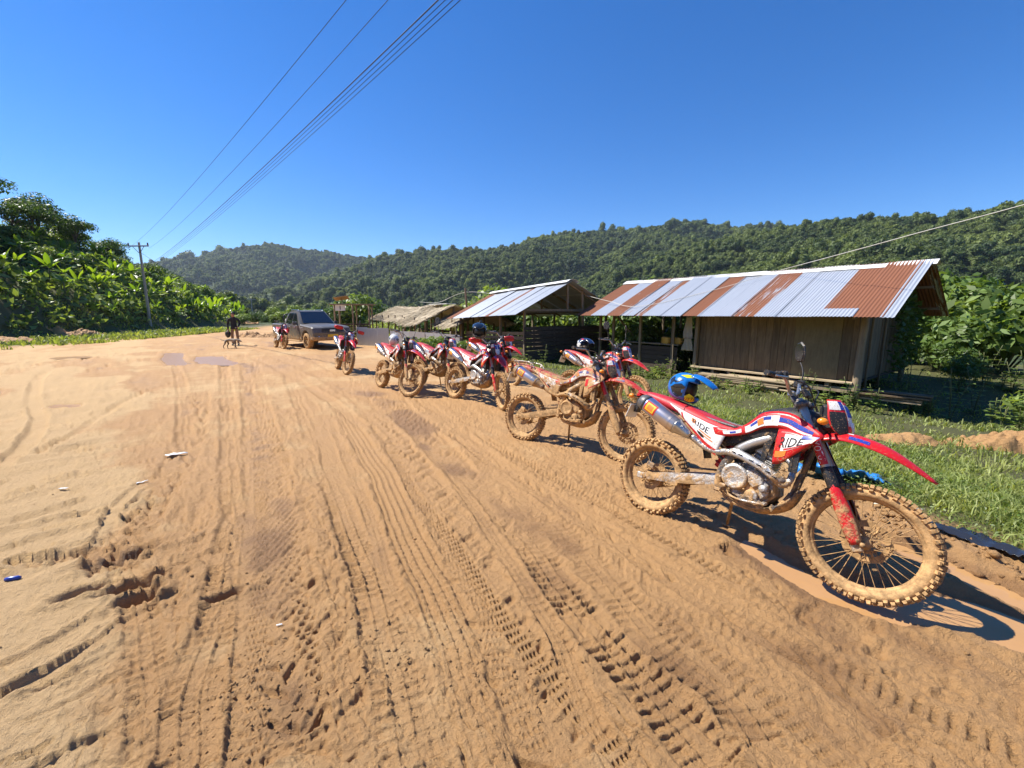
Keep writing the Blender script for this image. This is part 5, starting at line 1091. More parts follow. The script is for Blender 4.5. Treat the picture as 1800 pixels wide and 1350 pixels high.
# ============================================================ sheds, huts, fence, poles
M_WOOD = wood_mat('weathered_planks', (0.135, 0.092, 0.050), (0.27, 0.19, 0.105))
M_WOOD_PALE = wood_mat('pale_sawn_timber', (0.36, 0.27, 0.16), (0.55, 0.43, 0.28), scale=(9, 1, 1))
M_POST = wood_mat('timber_posts', (0.22, 0.16, 0.10), (0.36, 0.28, 0.18))
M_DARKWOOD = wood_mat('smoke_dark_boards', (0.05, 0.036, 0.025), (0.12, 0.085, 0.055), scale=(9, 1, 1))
M_PLY = wood_mat('plywood_sheet', (0.19, 0.145, 0.075), (0.27, 0.21, 0.11), scale=(1, 1, 5))
m, nt, b, o = new_mat('corrugated_zinc'); tcn = N(nt, 'ShaderNodeTexCoord'); mp = N(nt, 'ShaderNodeMapping'); L(nt, tcn.outputs['Object'], mp.inputs[0]); mp.inputs['Scale'].default_value = (9.0, 0.55, 0.55)
oi = N(nt, 'ShaderNodeObjectInfo'); of_ = N(nt, 'ShaderNodeCombineXYZ'); L(nt, math_n(nt, 'MULTIPLY', oi.outputs['Random'], 50.0), of_.inputs[1]); L(nt, of_.outputs[0], mp.inputs['Location'])
rust = N(nt, 'ShaderNodeAttribute', attribute_type='OBJECT', attribute_name='rust').outputs['Fac']
st = noise_n(nt, mp.outputs[0], 1.3, 8, 0.72, 0.4); fine = noise_n(nt, tcn.outputs['Object'], 30, 4, 0.7)
f = ramp(nt, math_n(nt, 'ADD', math_n(nt, 'ADD', st, math_n(nt, 'MULTIPLY_ADD', fine, 0.25, -.12)), math_n(nt, 'MULTIPLY_ADD', rust, 1.0, -0.5)), 0.52, 0.62)
zinc = mixc(nt, noise_n(nt, mp.outputs[0], 3, 4), (0.42, 0.46, 0.52), (0.60, 0.63, 0.67)); rc = mixc(nt, st, (0.13, 0.046, 0.024), (0.27, 0.10, 0.043))
L(nt, mixc(nt, f, zinc, rc), b.inputs['Base Color']); L(nt, math_n(nt, 'MULTIPLY_ADD', f, -0.45, 0.45), b.inputs['Metallic']); L(nt, math_n(nt, 'MULTIPLY_ADD', f, 0.4, 0.42), b.inputs['Roughness']); bump_n(nt, fine, 0.25, 0.004, b); M_ZINC = m
M_CAP = mat('white_ridge_sheet', (0.78, 0.77, 0.74), 0.5, 0.1, var=.1)
M_THATCH = None
def local_frame(x, y, Ln, th):
    """local x runs along the building towards its near end, y away from the road"""
    a = Vector((-math.sin(th), math.cos(th), 0)); n_ = Vector((math.cos(th), math.sin(th), 0)); o_ = Vector((x, y, 0)) + a * Ln
    Mx = Matrix.Identity(4)
    for i in range(3): Mx[i][0] = -a[i]; Mx[i][1] = n_[i]; Mx[i][2] = (0, 0, 1)[i]; Mx[i][3] = o_[i]
    return Mx
_sheet_cache = {}
def sheet_mesh(w, ln, per=0.076, amp=0.009):
    key = (round(w, 2), round(ln, 2))
    if key in _sheet_cache: return _sheet_cache[key]
    nx = max(4, int(round(w / per)) * 6); xs = np.linspace(0, w, nx + 1); ys = np.linspace(0, ln, 5); X, Y = np.meshgrid(xs, ys); Z = amp * np.sin(X / per * 2 * math.pi)
    W_ = nx + 1; q = np.array([(j * W_ + i, j * W_ + i + 1, (j + 1) * W_ + i + 1, (j + 1) * W_ + i) for j in range(4) for i in range(nx)])
    v = np.stack([X.ravel(), Y.ravel(), Z.ravel()], 1); v2 = v - [0, 0, .0012]; k = len(v)
    me = mesh_np('roof_sheet', np.concatenate([v, v2]), np.concatenate([q, q[:, ::-1] + k]), smooth=True); me.materials.append(M_ZINC); _sheet_cache[key] = me; return me
def roof_side(root, sheets, y0, z0, y1, z1, rs, rear=False, name='roof_sheet'):
    """sheets: [(x0, x1, rust)], laid from eave (y0,z0) to ridge (y1,z1)"""
    ln = math.hypot(y1 - y0, z1 - z0); ang = math.atan2(z1 - z0, abs(y1 - y0))
    for k, (a, b_, ru) in enumerate(sheets):
        o_ = bpy.data.objects.new(name, sheet_mesh(b_ - a + .05, ln + .06)); link(o_); o_.parent = root; o_['rust'] = float(ru)
        lift = 0.004 * (k % 2) + rs.uniform(0, .006)
        if not rear: Mx = Matrix.Translation((a - .02, y0 + rs.uniform(-.05, .03), z0 + lift)) @ Matrix.Rotation(ang + rs.uniform(-.006, .006), 4, 'X') @ Matrix.Rotation(rs.uniform(-.006, .006), 4, 'Z')
        else: Mx = Matrix.Translation((b_ + .02, y0 + rs.uniform(-.03, .05), z0 + lift)) @ Matrix.Rotation(math.pi, 4, 'Z') @ Matrix.Rotation(ang, 4, 'X')
        o_.matrix_local = Mx
def box_part(name, root, c, size, m_, rot=None, ch=0.004):
    # own origin at its centre so that grain differs from piece to piece
    mb = MB(); mb.box((0, 0, 0), size, None, ch); Mx = Matrix.Translation(c)
    if rot is not None: Mx = Mx @ rot
    return mb.build(name, m_, root, Mx)
def post_part(root, x, y, z0, z1, r=0.055, sq=False, m_=None, rs=random, name='post'):
    if sq: return box_part(name, root, (x, y, (z0 + z1) / 2), (r * 1.7, r * 1.7, z1 - z0), m_ or M_POST, Matrix.Rotation(rs.uniform(-.02, .02), 4, 'X'))
    mb = MB(); k = 6; mb.tube([(rs.uniform(-.01, .01), rs.uniform(-.01, .01), (z1 - z0) * (i / (k - 1) - .5)) for i in range(k)], [r * rs.uniform(.9, 1.1) for i in range(k)], 8)
    return mb.build(name, m_ or M_POST, root, Matrix.Translation((x, y, (z0 + z1) / 2)))

# ---- long shed with the rusty roof
rs = random.Random(3)
S1 = empty('timber_shed'); S1.matrix_world = local_frame(8.23, 9.26, 9.54, 0.64)
tag(S1, 'long timber shed with a patchwork rusty and grey tin roof and plank walls', 'shed')
front = [(0, .84, .86), (.84, 1.54, .24), (1.54, 2.19, .70), (2.19, 2.75, .46), (2.75, 3.15, .62), (3.15, 3.81, .36), (3.81, 4.52, .22), (4.52, 5.08, .85), (5.08, 5.6, .25), (5.6, 6.1, .20), (6.1, 6.72, .64), (6.72, 7.2, .2), (7.2, 7.68, .24), (7.68, 8.16, .2), (8.16, 8.72, .80), (8.72, 9.38, .84), (9.38, 9.58, .2)]
roof_side(S1, front, 0, 1.6, 3.11, 3.01, rs)
roof_side(S1, [(i * .72, i * .72 + .72, rs.choice([.7, .85, .95])) for i in range(13)] + [(9.36, 9.58, .6)], 6.22, 1.6, 3.11, 3.01, rs, True)
roof_side(S1, [(8.02, 8.85, .12)], -.03, 1.612, .32, 1.775, rs, name='patch_sheet')
mb = MB(); nseg = 12
for k in range(nseg):
    x0, x1 = -.05 + k * (9.7 / nseg), -.05 + (k + 1) * (9.7 / nseg) + .03; dz = rs.uniform(0, .015); Pf = [(3.11 - .27, 2.905 + dz), (3.11 - .12, 2.985 + dz), (3.11, 3.045 + dz), (3.11 + .12, 2.985 + dz), (3.11 + .27, 2.905 + dz)]
    mb.loft([[(x0, y, z) for y, z in Pf], [(x1, y, z) for y, z in Pf]], closed=False, caps=False)
mb.build('ridge_cap', M_CAP, S1)
for y, z in ((.75, 1.82), (2.0, 2.4), (3.11, 2.88), (4.2, 2.4), (5.45, 1.82)): box_part('purlin', S1, (4.75, y, z), (9.45, .07, .07), M_POST)
for x in (.65, 2.6, 4.7, 6.8, 8.85):
    for s in (-1, 1): box_part('rafter', S1, (x, 3.11 + s * 1.5, 2.245), (.06, 3.2, .08), M_POST, Matrix.Rotation(-s * math.atan2(1.41, 3.11), 4, 'X'))
    box_part('tie_beam', S1, (x, 3.11, 1.72), (.07, 4.8, .09), M_POST)
for x in (.64, 1.3, 2.54, 3.85): post_part(S1, x, .75, -.6, 1.8, .05, True, rs=rs)
for x in (.0, .9, 2.0, 3.0): post_part(S1, x + .3, 5.45, -.6, 1.8, .05, True, rs=rs)
post_part(S1, 8.93, .72, -.6, 1.8, .085, rs=rs); post_part(S1, 4.70, .74, -.6, 1.8, .06, True, rs=rs); post_part(S1, 8.85, 5.45, -.6, 1.8, .07, rs=rs)
post_part(S1, 4.1, .40, -.45, 1.75, .018, rs=rs, name='prop_pole')
box_part('brace', S1, (1.35, 1.3, 1.25), (.06, .06, 1.7), M_POST, Matrix.Rotation(R(-48), 4, 'Y'))
# front wall planks
x = 4.78
while x < 8.80:
    w = rs.uniform(.17, .27)
    if 7.30 <= x < 7.5: w = 1.05; mm_ = M_PLY
    else: mm_ = M_WOOD
    w = min(w, 8.83 - x); h_ = 1.72 + rs.uniform(-.03, .03)
    if w > .03: box_part('wall_plank', S1, (x + w / 2, .80 + rs.uniform(-.006, .006), .02 + h_ / 2), (w - .006, .022, h_), mm_, Matrix.Rotation(rs.uniform(-.008, .008), 4, 'Y'), .002)
    x += w
y = .86
while y < 5.4:
    w = min(rs.uniform(.18, .30), 5.42 - y); zt = 1.70 + (min(y, 6.22 - y) - .75) * .45
    box_part('gable_plank', S1, (8.84 + rs.uniform(-.008, .008), y + w / 2, .02 + zt / 2), (.022, w - rs.uniform(.006, .02), zt), M_WOOD, Matrix.Rotation(rs.uniform(-.01, .01), 4, 'X'), .002); y += w
for y in (1.55, 2.75): post_part(S1, 8.90, y, -.3, 2.05 if y < 2 else 2.5, .03, rs=rs, name='batten')
x = 4.74
for k in range(16): box_part('inner_plank', S1, (4.74, .95 + k * .29, .95), (.022, .275, 1.9), M_WOOD, None, .002)
for k in range(14): box_part('back_plank', S1, (4.9 + k * .285, 5.38, .90), (.27, .022, 1.78), M_WOOD, None, .002)
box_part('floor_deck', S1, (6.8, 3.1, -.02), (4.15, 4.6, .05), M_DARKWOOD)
box_part('sill_beam', S1, (6.75, .66, -.005), (4.25, .13, .05), M_WOOD_PALE); box_part('sill_beam', S1, (6.75, .70, -.20), (4.25, .06, .13), M_POST)
for k in range(9): box_part('joist', S1, (4.85 + k * .5, .74, -.09), (.09, .2, .10), M_POST)
for x_ in (5.4, 6.6, 7.8): post_part(S1, x_, .95, -.75, -.05, .06, rs=rs, name='stump')
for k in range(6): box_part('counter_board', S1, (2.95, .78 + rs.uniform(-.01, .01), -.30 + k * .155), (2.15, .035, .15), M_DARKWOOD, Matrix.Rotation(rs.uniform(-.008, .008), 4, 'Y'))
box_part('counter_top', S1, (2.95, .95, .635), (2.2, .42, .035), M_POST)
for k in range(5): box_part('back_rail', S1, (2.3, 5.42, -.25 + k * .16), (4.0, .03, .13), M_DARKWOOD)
# jerrycan on the counter
def jerrycan(x, y, z, rz, label, root_m):
    mb = MB(); w, d, h = .26, .17, .34
    rings = []
    for (t, s_) in ((0, .86), (.03, 1), (.5, 1), (.78, 1), (.9, .86), (1.0, .55)): rings.append([(math.copysign(abs(math.cos(a)) ** .45, math.cos(a)) * d / 2 * s_, math.copysign(abs(math.sin(a)) ** .45, math.sin(a)) * w / 2 * s_, h * t) for a in np.linspace(0, 2 * math.pi, 20, endpoint=False)])
    mb.loft(rings); r_ = mb.build('jerrycan', MM['jerry']); r_.matrix_world = root_m @ Matrix.Translation((x, y, z)) @ Matrix.Rotation(rz, 4, 'Z') @ Matrix.Rotation(R(90), 4, 'X')
    mb = MB(); mb.tube(crom([(-.05, 0, .31), (-.05, 0, .37), (.03, 0, .38), (.05, 0, .31)], 4), .014, 6); mb.build('handle', MM['jerry'], r_); mb = MB(); mb.lathe([(.028, .33), (.028, .375), (.001, .375)], (0, .08, 0), (0, 0, 1), 12); mb.build('cap', MM['jerry'], r_)
    tag(r_, label, 'jerrycan', 'yellow jerrycans on the counter')
MM['jerry'] = mat('yellow_polyethylene', (0.72, 0.40, 0.06), 0.45, var=.08)
jerrycan(3.35, .95, .75, R(70), 'yellow jerrycan lying on the dark counter, left of the pair', S1.matrix_world); jerrycan(3.72, .92, .75, R(100), 'yellow jerrycan lying on the dark counter, right of the pair', S1.matrix_world)
# hanging clothes by the door
m = mat('faded_cloth', (0.45, 0.38, 0.26), 0.9, var=.2); m2 = mat('pale_cloth', (0.50, 0.44, 0.36), 0.9, var=.2)
def cloth(name, w, h, Mx, m_, label, cat, seed):
    r2 = np.random.default_rng(seed); nx, nz = 10, 12; X, Z = np.meshgrid(np.linspace(-w / 2, w / 2, nx), np.linspace(0, -h, nz)); X = X * (0.65 + .35 * (-Z / h)); Y = .03 * np.sin(X / w * 14 + 2 * Z / h) + .03 * fbm(X * 6, Z * 6, seed, 3)
    q = np.array([(j * nx + i, j * nx + i + 1, (j + 1) * nx + i + 1, (j + 1) * nx + i) for j in range(nz - 1) for i in range(nx - 1)]); v = np.stack([X.ravel(), Y.ravel(), Z.ravel()], 1)
    me = mesh_np(name, v, q, smooth=True); o_ = put(name, me, m_); so = o_.modifiers.new('thick', 'SOLIDIFY'); so.thickness = .008; o_.matrix_world = Mx; tag(o_, label, cat)
cloth('hanging_cloth', .34, .75, S1.matrix_world @ Matrix.Translation((4.38, .78, 1.62)), m2, 'pale cloth hanging from the eave beside the doorway', 'cloth', 1); cloth('hanging_bag', .42, .40, S1.matrix_world @ Matrix.Translation((4.42, .72, .88)), m, 'yellowish bag hanging low beside the shed doorway', 'bag', 2)
# stacked sawn timber under the floor
st_ = empty('lumber_stack'); st_.matrix_world = S1.matrix_world @ Matrix.Translation((6.55, .25, -.42)); tag(st_, 'stack of pale sawn boards lying in front of the raised shed floor', 'lumber')
for lay in range(7):
    for k in range(3): box_part('board', st_, (rs.uniform(-.35, .35), (k - 1) * .17 + rs.uniform(-.03, .03), .03 + lay * .048), (rs.uniform(1.7, 2.5), rs.uniform(.11, .16), .032), M_WOOD_PALE, Matrix.Rotation(rs.uniform(-.06, .06), 4, 'Z'), .002)
st2 = empty('lumber_stack'); st2.matrix_world = S1.matrix_world @ Matrix.Translation((9.55, .95, -.38)) @ Matrix.Rotation(R(8), 4, 'Z'); tag(st2, 'few grey boards under a crumpled sheet at the shed corner', 'lumber')
for lay in range(4): box_part('board', st2, (rs.uniform(-.1, .1), rs.uniform(-.05, .05), .03 + lay * .06), (1.25, .3, .04), M_WOOD if lay else M_WOOD_PALE, Matrix.Rotation(rs.uniform(-.06, .06), 4, 'Z'), .002)

# ---- second, open shed
S2 = empty('timber_shed'); S2.matrix_world = local_frame(0.18, 15.75, 6.13, 0.57) @ Matrix.Rotation(R(-2.0), 4, 'Y')
tag(S2, 'smaller open shed with a bright zinc roof crossed by one rusty strip', 'shed')
roof_side(S2, [(-.05, .55, .80), (.55, 1.2, .40), (1.2, 1.85, .3), (1.85, 2.5, .2), (2.5, 3.15, .15), (3.15, 3.75, .15), (3.75, 4.2, .86), (4.2, 4.8, .05), (4.8, 5.45, .05), (5.45, 6.13, .05)], -.05, 1.42, 2.7, 2.77, rs)
roof_side(S2, [(i * .68, i * .68 + .68, .4) for i in range(9)], 5.5, 1.5, 2.7, 2.77, rs, True)
mb = MB()
for k in range(7):
    x0, x1 = -.05 + k * .89, -.05 + (k + 1) * .89 + .03; Pf = [(2.35, 2.69), (2.55, 2.79), (2.7, 2.82), (2.85, 2.79), (3.05, 2.69)]; mb.loft([[(x0, y_, z_) for y_, z_ in Pf], [(x1, y_, z_) for y_, z_ in Pf]], closed=False, caps=False)
mb.build('ridge_cap', M_CAP, S2)
for x_ in (.3, 2.2, 4.1, 5.85):
    post_part(S2, x_, .55, -.6, 1.62, .05, True, rs=rs); post_part(S2, x_, 4.9, -.6, 1.62, .05, True, rs=rs); box_part('tie_beam', S2, (x_, 2.7, 1.6), (.07, 4.6, .09), M_POST)
    post_part(S2, x_, 2.7, 1.62, 2.68, .045, True, rs=rs)
    for s in (-1, 1): box_part('rafter', S2, (x_, 2.7 + s * 1.33, 2.06), (.06, 2.9, .07), M_POST, Matrix.Rotation(-s * math.atan2(1.3, 2.7), 4, 'X'))
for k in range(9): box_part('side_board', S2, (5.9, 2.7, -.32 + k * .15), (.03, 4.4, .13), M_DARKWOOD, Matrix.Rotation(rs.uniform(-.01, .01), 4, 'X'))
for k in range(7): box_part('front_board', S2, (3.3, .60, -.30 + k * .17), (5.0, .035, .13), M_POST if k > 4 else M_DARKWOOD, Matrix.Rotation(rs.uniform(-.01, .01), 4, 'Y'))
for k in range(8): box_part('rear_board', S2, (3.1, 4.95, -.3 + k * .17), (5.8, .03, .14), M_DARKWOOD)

# ---- thatched huts
m, nt, b, o = new_mat('dry_thatch'); geo = N(nt, 'ShaderNodeNewGeometry'); oi = N(nt, 'ShaderNodeObjectInfo'); pt_ = geo.outputs['Random Per Island']
L(nt, mixc(nt, pt_, (0.33, 0.25, 0.15), (0.68, 0.58, 0.42)), b.inputs['Base Color']); b.inputs['Roughness'].default_value = 0.9; M_THATCH = m
def thatch_hut(Mx, Ln, w, ze, zr, label, seed, sag=0.12):
    r2 = np.random.default_rng(seed); rs2 = random.Random(seed); root = empty('thatched_hut'); root.matrix_world = Mx; tag(root, label, 'hut', 'thatched huts along the road')
    vs_, qs = [], []; k = 0
    for side in (0, 1):
        n_ = 2600; u = r2.random(n_) * (Ln + .3) - .15; t = r2.random(n_) ** .8; y = (w * t if side == 0 else 2 * w - w * t); sg = (sag * np.sin(np.clip(u / Ln, 0, 1) * math.pi))
        z = ze + (zr - ze) * t - sg + .03 * r2.normal(size=n_); dy = w / math.hypot(w, zr - ze) * (-1 if side == 0 else 1); dz = -(zr - ze) / math.hypot(w, zr - ze)
        ln = .22 + .22 * r2.random(n_); du = r2.normal(size=n_) * .12; wd = .012 + .016 * r2.random(n_)
        a = np.stack([u - wd, y, z], 1); b_ = np.stack([u + wd, y, z], 1); tip = np.stack([du * ln, dy * ln, dz * ln + .03], 1); v = np.stack([a, b_, b_ + tip * 1, a + tip], 1).reshape(-1, 3)
        vs_.append(v); qs.append(np.arange(len(v)).reshape(-1, 4) + k); k += len(v)
    mb = MB()
    for side in (0, 1):
        y0 = 0 if side == 0 else 2 * w; rings = [[(x_, y0 + (w - y0) * t, ze + (zr - ze) * t - .05 - sag * math.sin(max(0, min(1, x_ / Ln)) * math.pi)) for t in np.linspace(0, 1, 6)] for x_ in np.linspace(0, Ln, 9)]; mb.loft(rings, False, False)
    base = mb.mesh('b'); v0 = np.array([tuple(q.co) for q in base.vertices]); q0 = np.array([list(p.vertices) for p in base.polygons]); bpy.data.meshes.remove(base)
    v_, q_ = merged([(v0, q0)] + [(v, q - q.min()) for v, q in zip(vs_, qs)]); o_ = put('thatch', mesh_np('thatch', v_, q_), M_THATCH, root); o_['kind'] = 'stuff'
    for x_ in np.linspace(.2, Ln - .2, max(2, int(Ln / 1.3) + 1)):
        for y_ in (.35, 2 * w - .35): post_part(root, float(x_), y_, -.5, ze + .25, .05, rs=rs2)
        post_part(root, float(x_), w, -.5, zr - .08, .05, rs=rs2)
    box_part('bench', root, (Ln / 2, .6, .1), (Ln - .3, .5, .04), M_DARKWOOD)
    for k2 in range(4): box_part('back_board', root, (Ln / 2, 2 * w - .45, -.2 + k2 * .2), (Ln - .2, .03, .16), M_WOOD)
    return root
T1 = thatch_hut(local_frame(-4.7, 21.8, 3.4, .60), 3.4, 2.0, 1.22, 2.15, 'nearer thatched hut with a pale sheet on its ridge', 31)
box_part('ridge_sheet', T1, (1.75, 2.0, 2.19), (2.4, .55, .03), M_CAP)
T2 = thatch_hut(local_frame(-6.6, 26.5, 7.0, .62), 7.0, 2.1, 1.30, 2.25, 'farther thatched hut with sagging pale straw roof', 32)
T3 = thatch_hut(local_frame(-2.6, 20.2, 2.6, .60), 2.6, 1.6, 1.15, 1.85, 'low thatched lean-to half hidden behind the open shed', 33)

# ---- stall with the sign and a solar panel
K = empty('roadside_stall', (-11.4, 30.0, 0), R(12)); tag(K, 'small pole stall with a flat bamboo roof behind the pickup', 'stall')
for x_, y_ in ((-1.0, 0), (.2, 0), (1.3, 0), (-1.0, 1.8), (.2, 1.8), (1.3, 1.8)): post_part(K, x_, y_, -.2, 2.25, .06, rs=rs)
for k in range(14): box_part('roof_pole', K, (.15, -.25 + k * .17, 2.28 + (k % 2) * .02), (2.9, .09, .06), M_POST)
for k in range(5): box_part('counter_slat', K, (.15, .05, .25 + k * .16), (2.3, .03, .12), M_DARKWOOD)
sb = MB(); sb.box((0, 0, 0), (.66, .03, .40), None, .004); sg_ = sb.build('sign_board', MM['whiteink']); sg_.location = (-11.95, 29.75, 2.05); sg_.rotation_euler = (0, 0, R(12)); tag(sg_, 'white board with a black number hung on the stall roof edge', 'sign')
tb = MB(); text_flat(tb, '1', (0, -.019, 0), (1, 0, 0), (0, 0, 1), .26, bold=1.5); tb.build('numeral', MM['ink'], sg_)
M_PANEL = mat('solar_cells', (0.05, 0.07, 0.14), 0.15, coat=.6)
pn = MB(); pn.box((0, 0, 0), (1.0, .66, .035), None, .004); p_ = pn.build('solar_panel', MM['alu']); p_.location = (-12.4, 31.2, 2.75); p_.rotation_euler = (R(-18), R(-8), R(10)); tag(p_, 'small tilted solar panel on a post above the stall', 'solar panel')
for i in range(4):
    for j in range(3):
        q = MB(); q.box((-.36 + i * .24, -.21 + j * .21, .019), (.225, .195, .006)); q.build('cell', M_PANEL, p_)
q = MB(); q.tube([(0, 0, -.02), (0, .1, -.6)], .03, 8); q.build('mast', MM['steel'], p_)

# ---- corrugated fence
def fence(A, B, h0, h1, label, rustv, seed):
    A, B = Vector(A), Vector(B); d = B - A; ln = d.length; n_ = max(1, round(ln / .62)); root = empty('sheet_fence'); root.matrix_world = Matrix.Translation(A) @ Matrix.Rotation(math.atan2(d.y, d.x), 4, 'Z'); tag(root, label, 'fence'); r3 = random.Random(seed)
    for k in range(n_):
        o_ = bpy.data.objects.new('fence_sheet', sheet_mesh(ln / n_ + .03, round(h1 - h0, 2))); link(o_); o_.parent = root; o_['rust'] = rustv + r3.uniform(-.1, .1); o_.matrix_local = Matrix.Translation((k * ln / n_, r3.uniform(0, .012), h0 + r3.uniform(-.03, .05))) @ Matrix.Rotation(R(90) + r3.uniform(-.03, .03), 4, 'X')
        if k % 2 == 0: post_part(root, k * ln / n_, .05, h0 - .2, h1 + .1, .03, rs=r3)
fence((-8.3, 22.6, 0), (-6.4, 21.9, 0), -.1, .92, 'pale grey sheet fence panel standing left of the thatched huts', .05, 1)
fence((-6.3, 21.8, 0), (-2.2, 17.6, 0), -.15, .82, 'darker sheet fence running in front of the thatched huts', .38, 2)

# ---- utility poles and wires
M_CONC = mat('weathered_concrete', (0.42, 0.39, 0.35), 0.85, var=.2, bump=.2); M_WIRE = mat('black_cable', (0.02, 0.02, 0.022), 0.6); M_CORD = mat('white_cord', (0.62, 0.60, 0.54), 0.7); M_INS = mat('brown_porcelain', (0.12, 0.05, 0.03), 0.25)
def utility_pole(x, y, z0, h, rz, label, r=.125):
    root = empty('utility_pole', (x, y, z0), rz); tag(root, label, 'utility pole', 'utility poles beside the road')
    mb = MB(); mb.box((0, 0, h / 2 - .3), (r * 1.5, r * 1.2, h + .6), None, .02, 0, taper=-.18); mb.build('shaft', M_CONC, root)
    mb = MB(); mb.box((0, -.12, h - .35), (2.0, .09, .11), None, .01); mb.build('crossarm', M_CONC, root)
    for s in (-1, 1):
        mb = MB(); mb.tube([(s * .55, -.12, h - .38), (s * .06, -.08, h - .95)], .022, 6); mb.build('brace', MM['frame'], root); mb = MB(); mb.lathe([(.02, 0), (.07, .03), (.05, .08), (.075, .1), (.05, .16), (.06, .2), (.001, .24)], (s * .92, -.12, h - .29), (0, 0, 1), 10); mb.build('insulator', M_INS, root)
    return root
P1 = Vector((-34.2, 40.2, 0)); utility_pole(P1.x, P1.y, z_at(P1.x, P1.y) - .1, 7.7, R(-2), 'tall concrete utility pole in front of the banana slope')
utility_pole(-55.0, 82.0, -1.5, 7.6, R(10), 'distant utility pole behind the standing person', .13); utility_pole(-62.0, 102.0, -1.8, 7.0, R(10), 'farthest thin utility pole in front of the far hill', .12)
def wire(name, A, B, sag, r, m_, label, cat='wire', group=None, n_=40):
    A, B = Vector(A), Vector(B); mb = MB(); mb.tube([A.lerp(B, t) + Vector((0, 0, -sag * 4 * t * (1 - t))) for t in np.linspace(0, 1, n_)], r, 5); return tag(mb.build(name, m_), label, cat, group)
for off, za, Dv, lab in ((-.95, 7.55, (12.9, -6.7, 8.52), 'leftmost overhead wire leaving the left end of the crossarm'), (.95, 7.55, (13.16, -6.75, 8.52), 'overhead wire leaving the right end of the crossarm')):
    wire('overhead_wire', P1 + Vector((off, -.1, za)), Dv, .9, .006, M_WIRE, lab, group='overhead wires')
for i, nm in enumerate(('uppermost', 'second', 'third', 'lowest')): wire('overhead_wire', P1 + Vector((.1, -.1, 5.8 - .10 * i)), Vector((14.3 + .02 * i, -9.7 + .02 * i, 6.36 - .03 * i)), .75, .0045 if i else .008, M_WIRE, nm + ' cable of the lower overhead bundle of four', group='lower cable bundle')
wire('overhead_wire', (-55, 82, 5.6), P1 + Vector((0, 0, 7.2)), .8, .012, M_WIRE, 'wire running from the tall pole back to the distant pole', group='overhead wires')
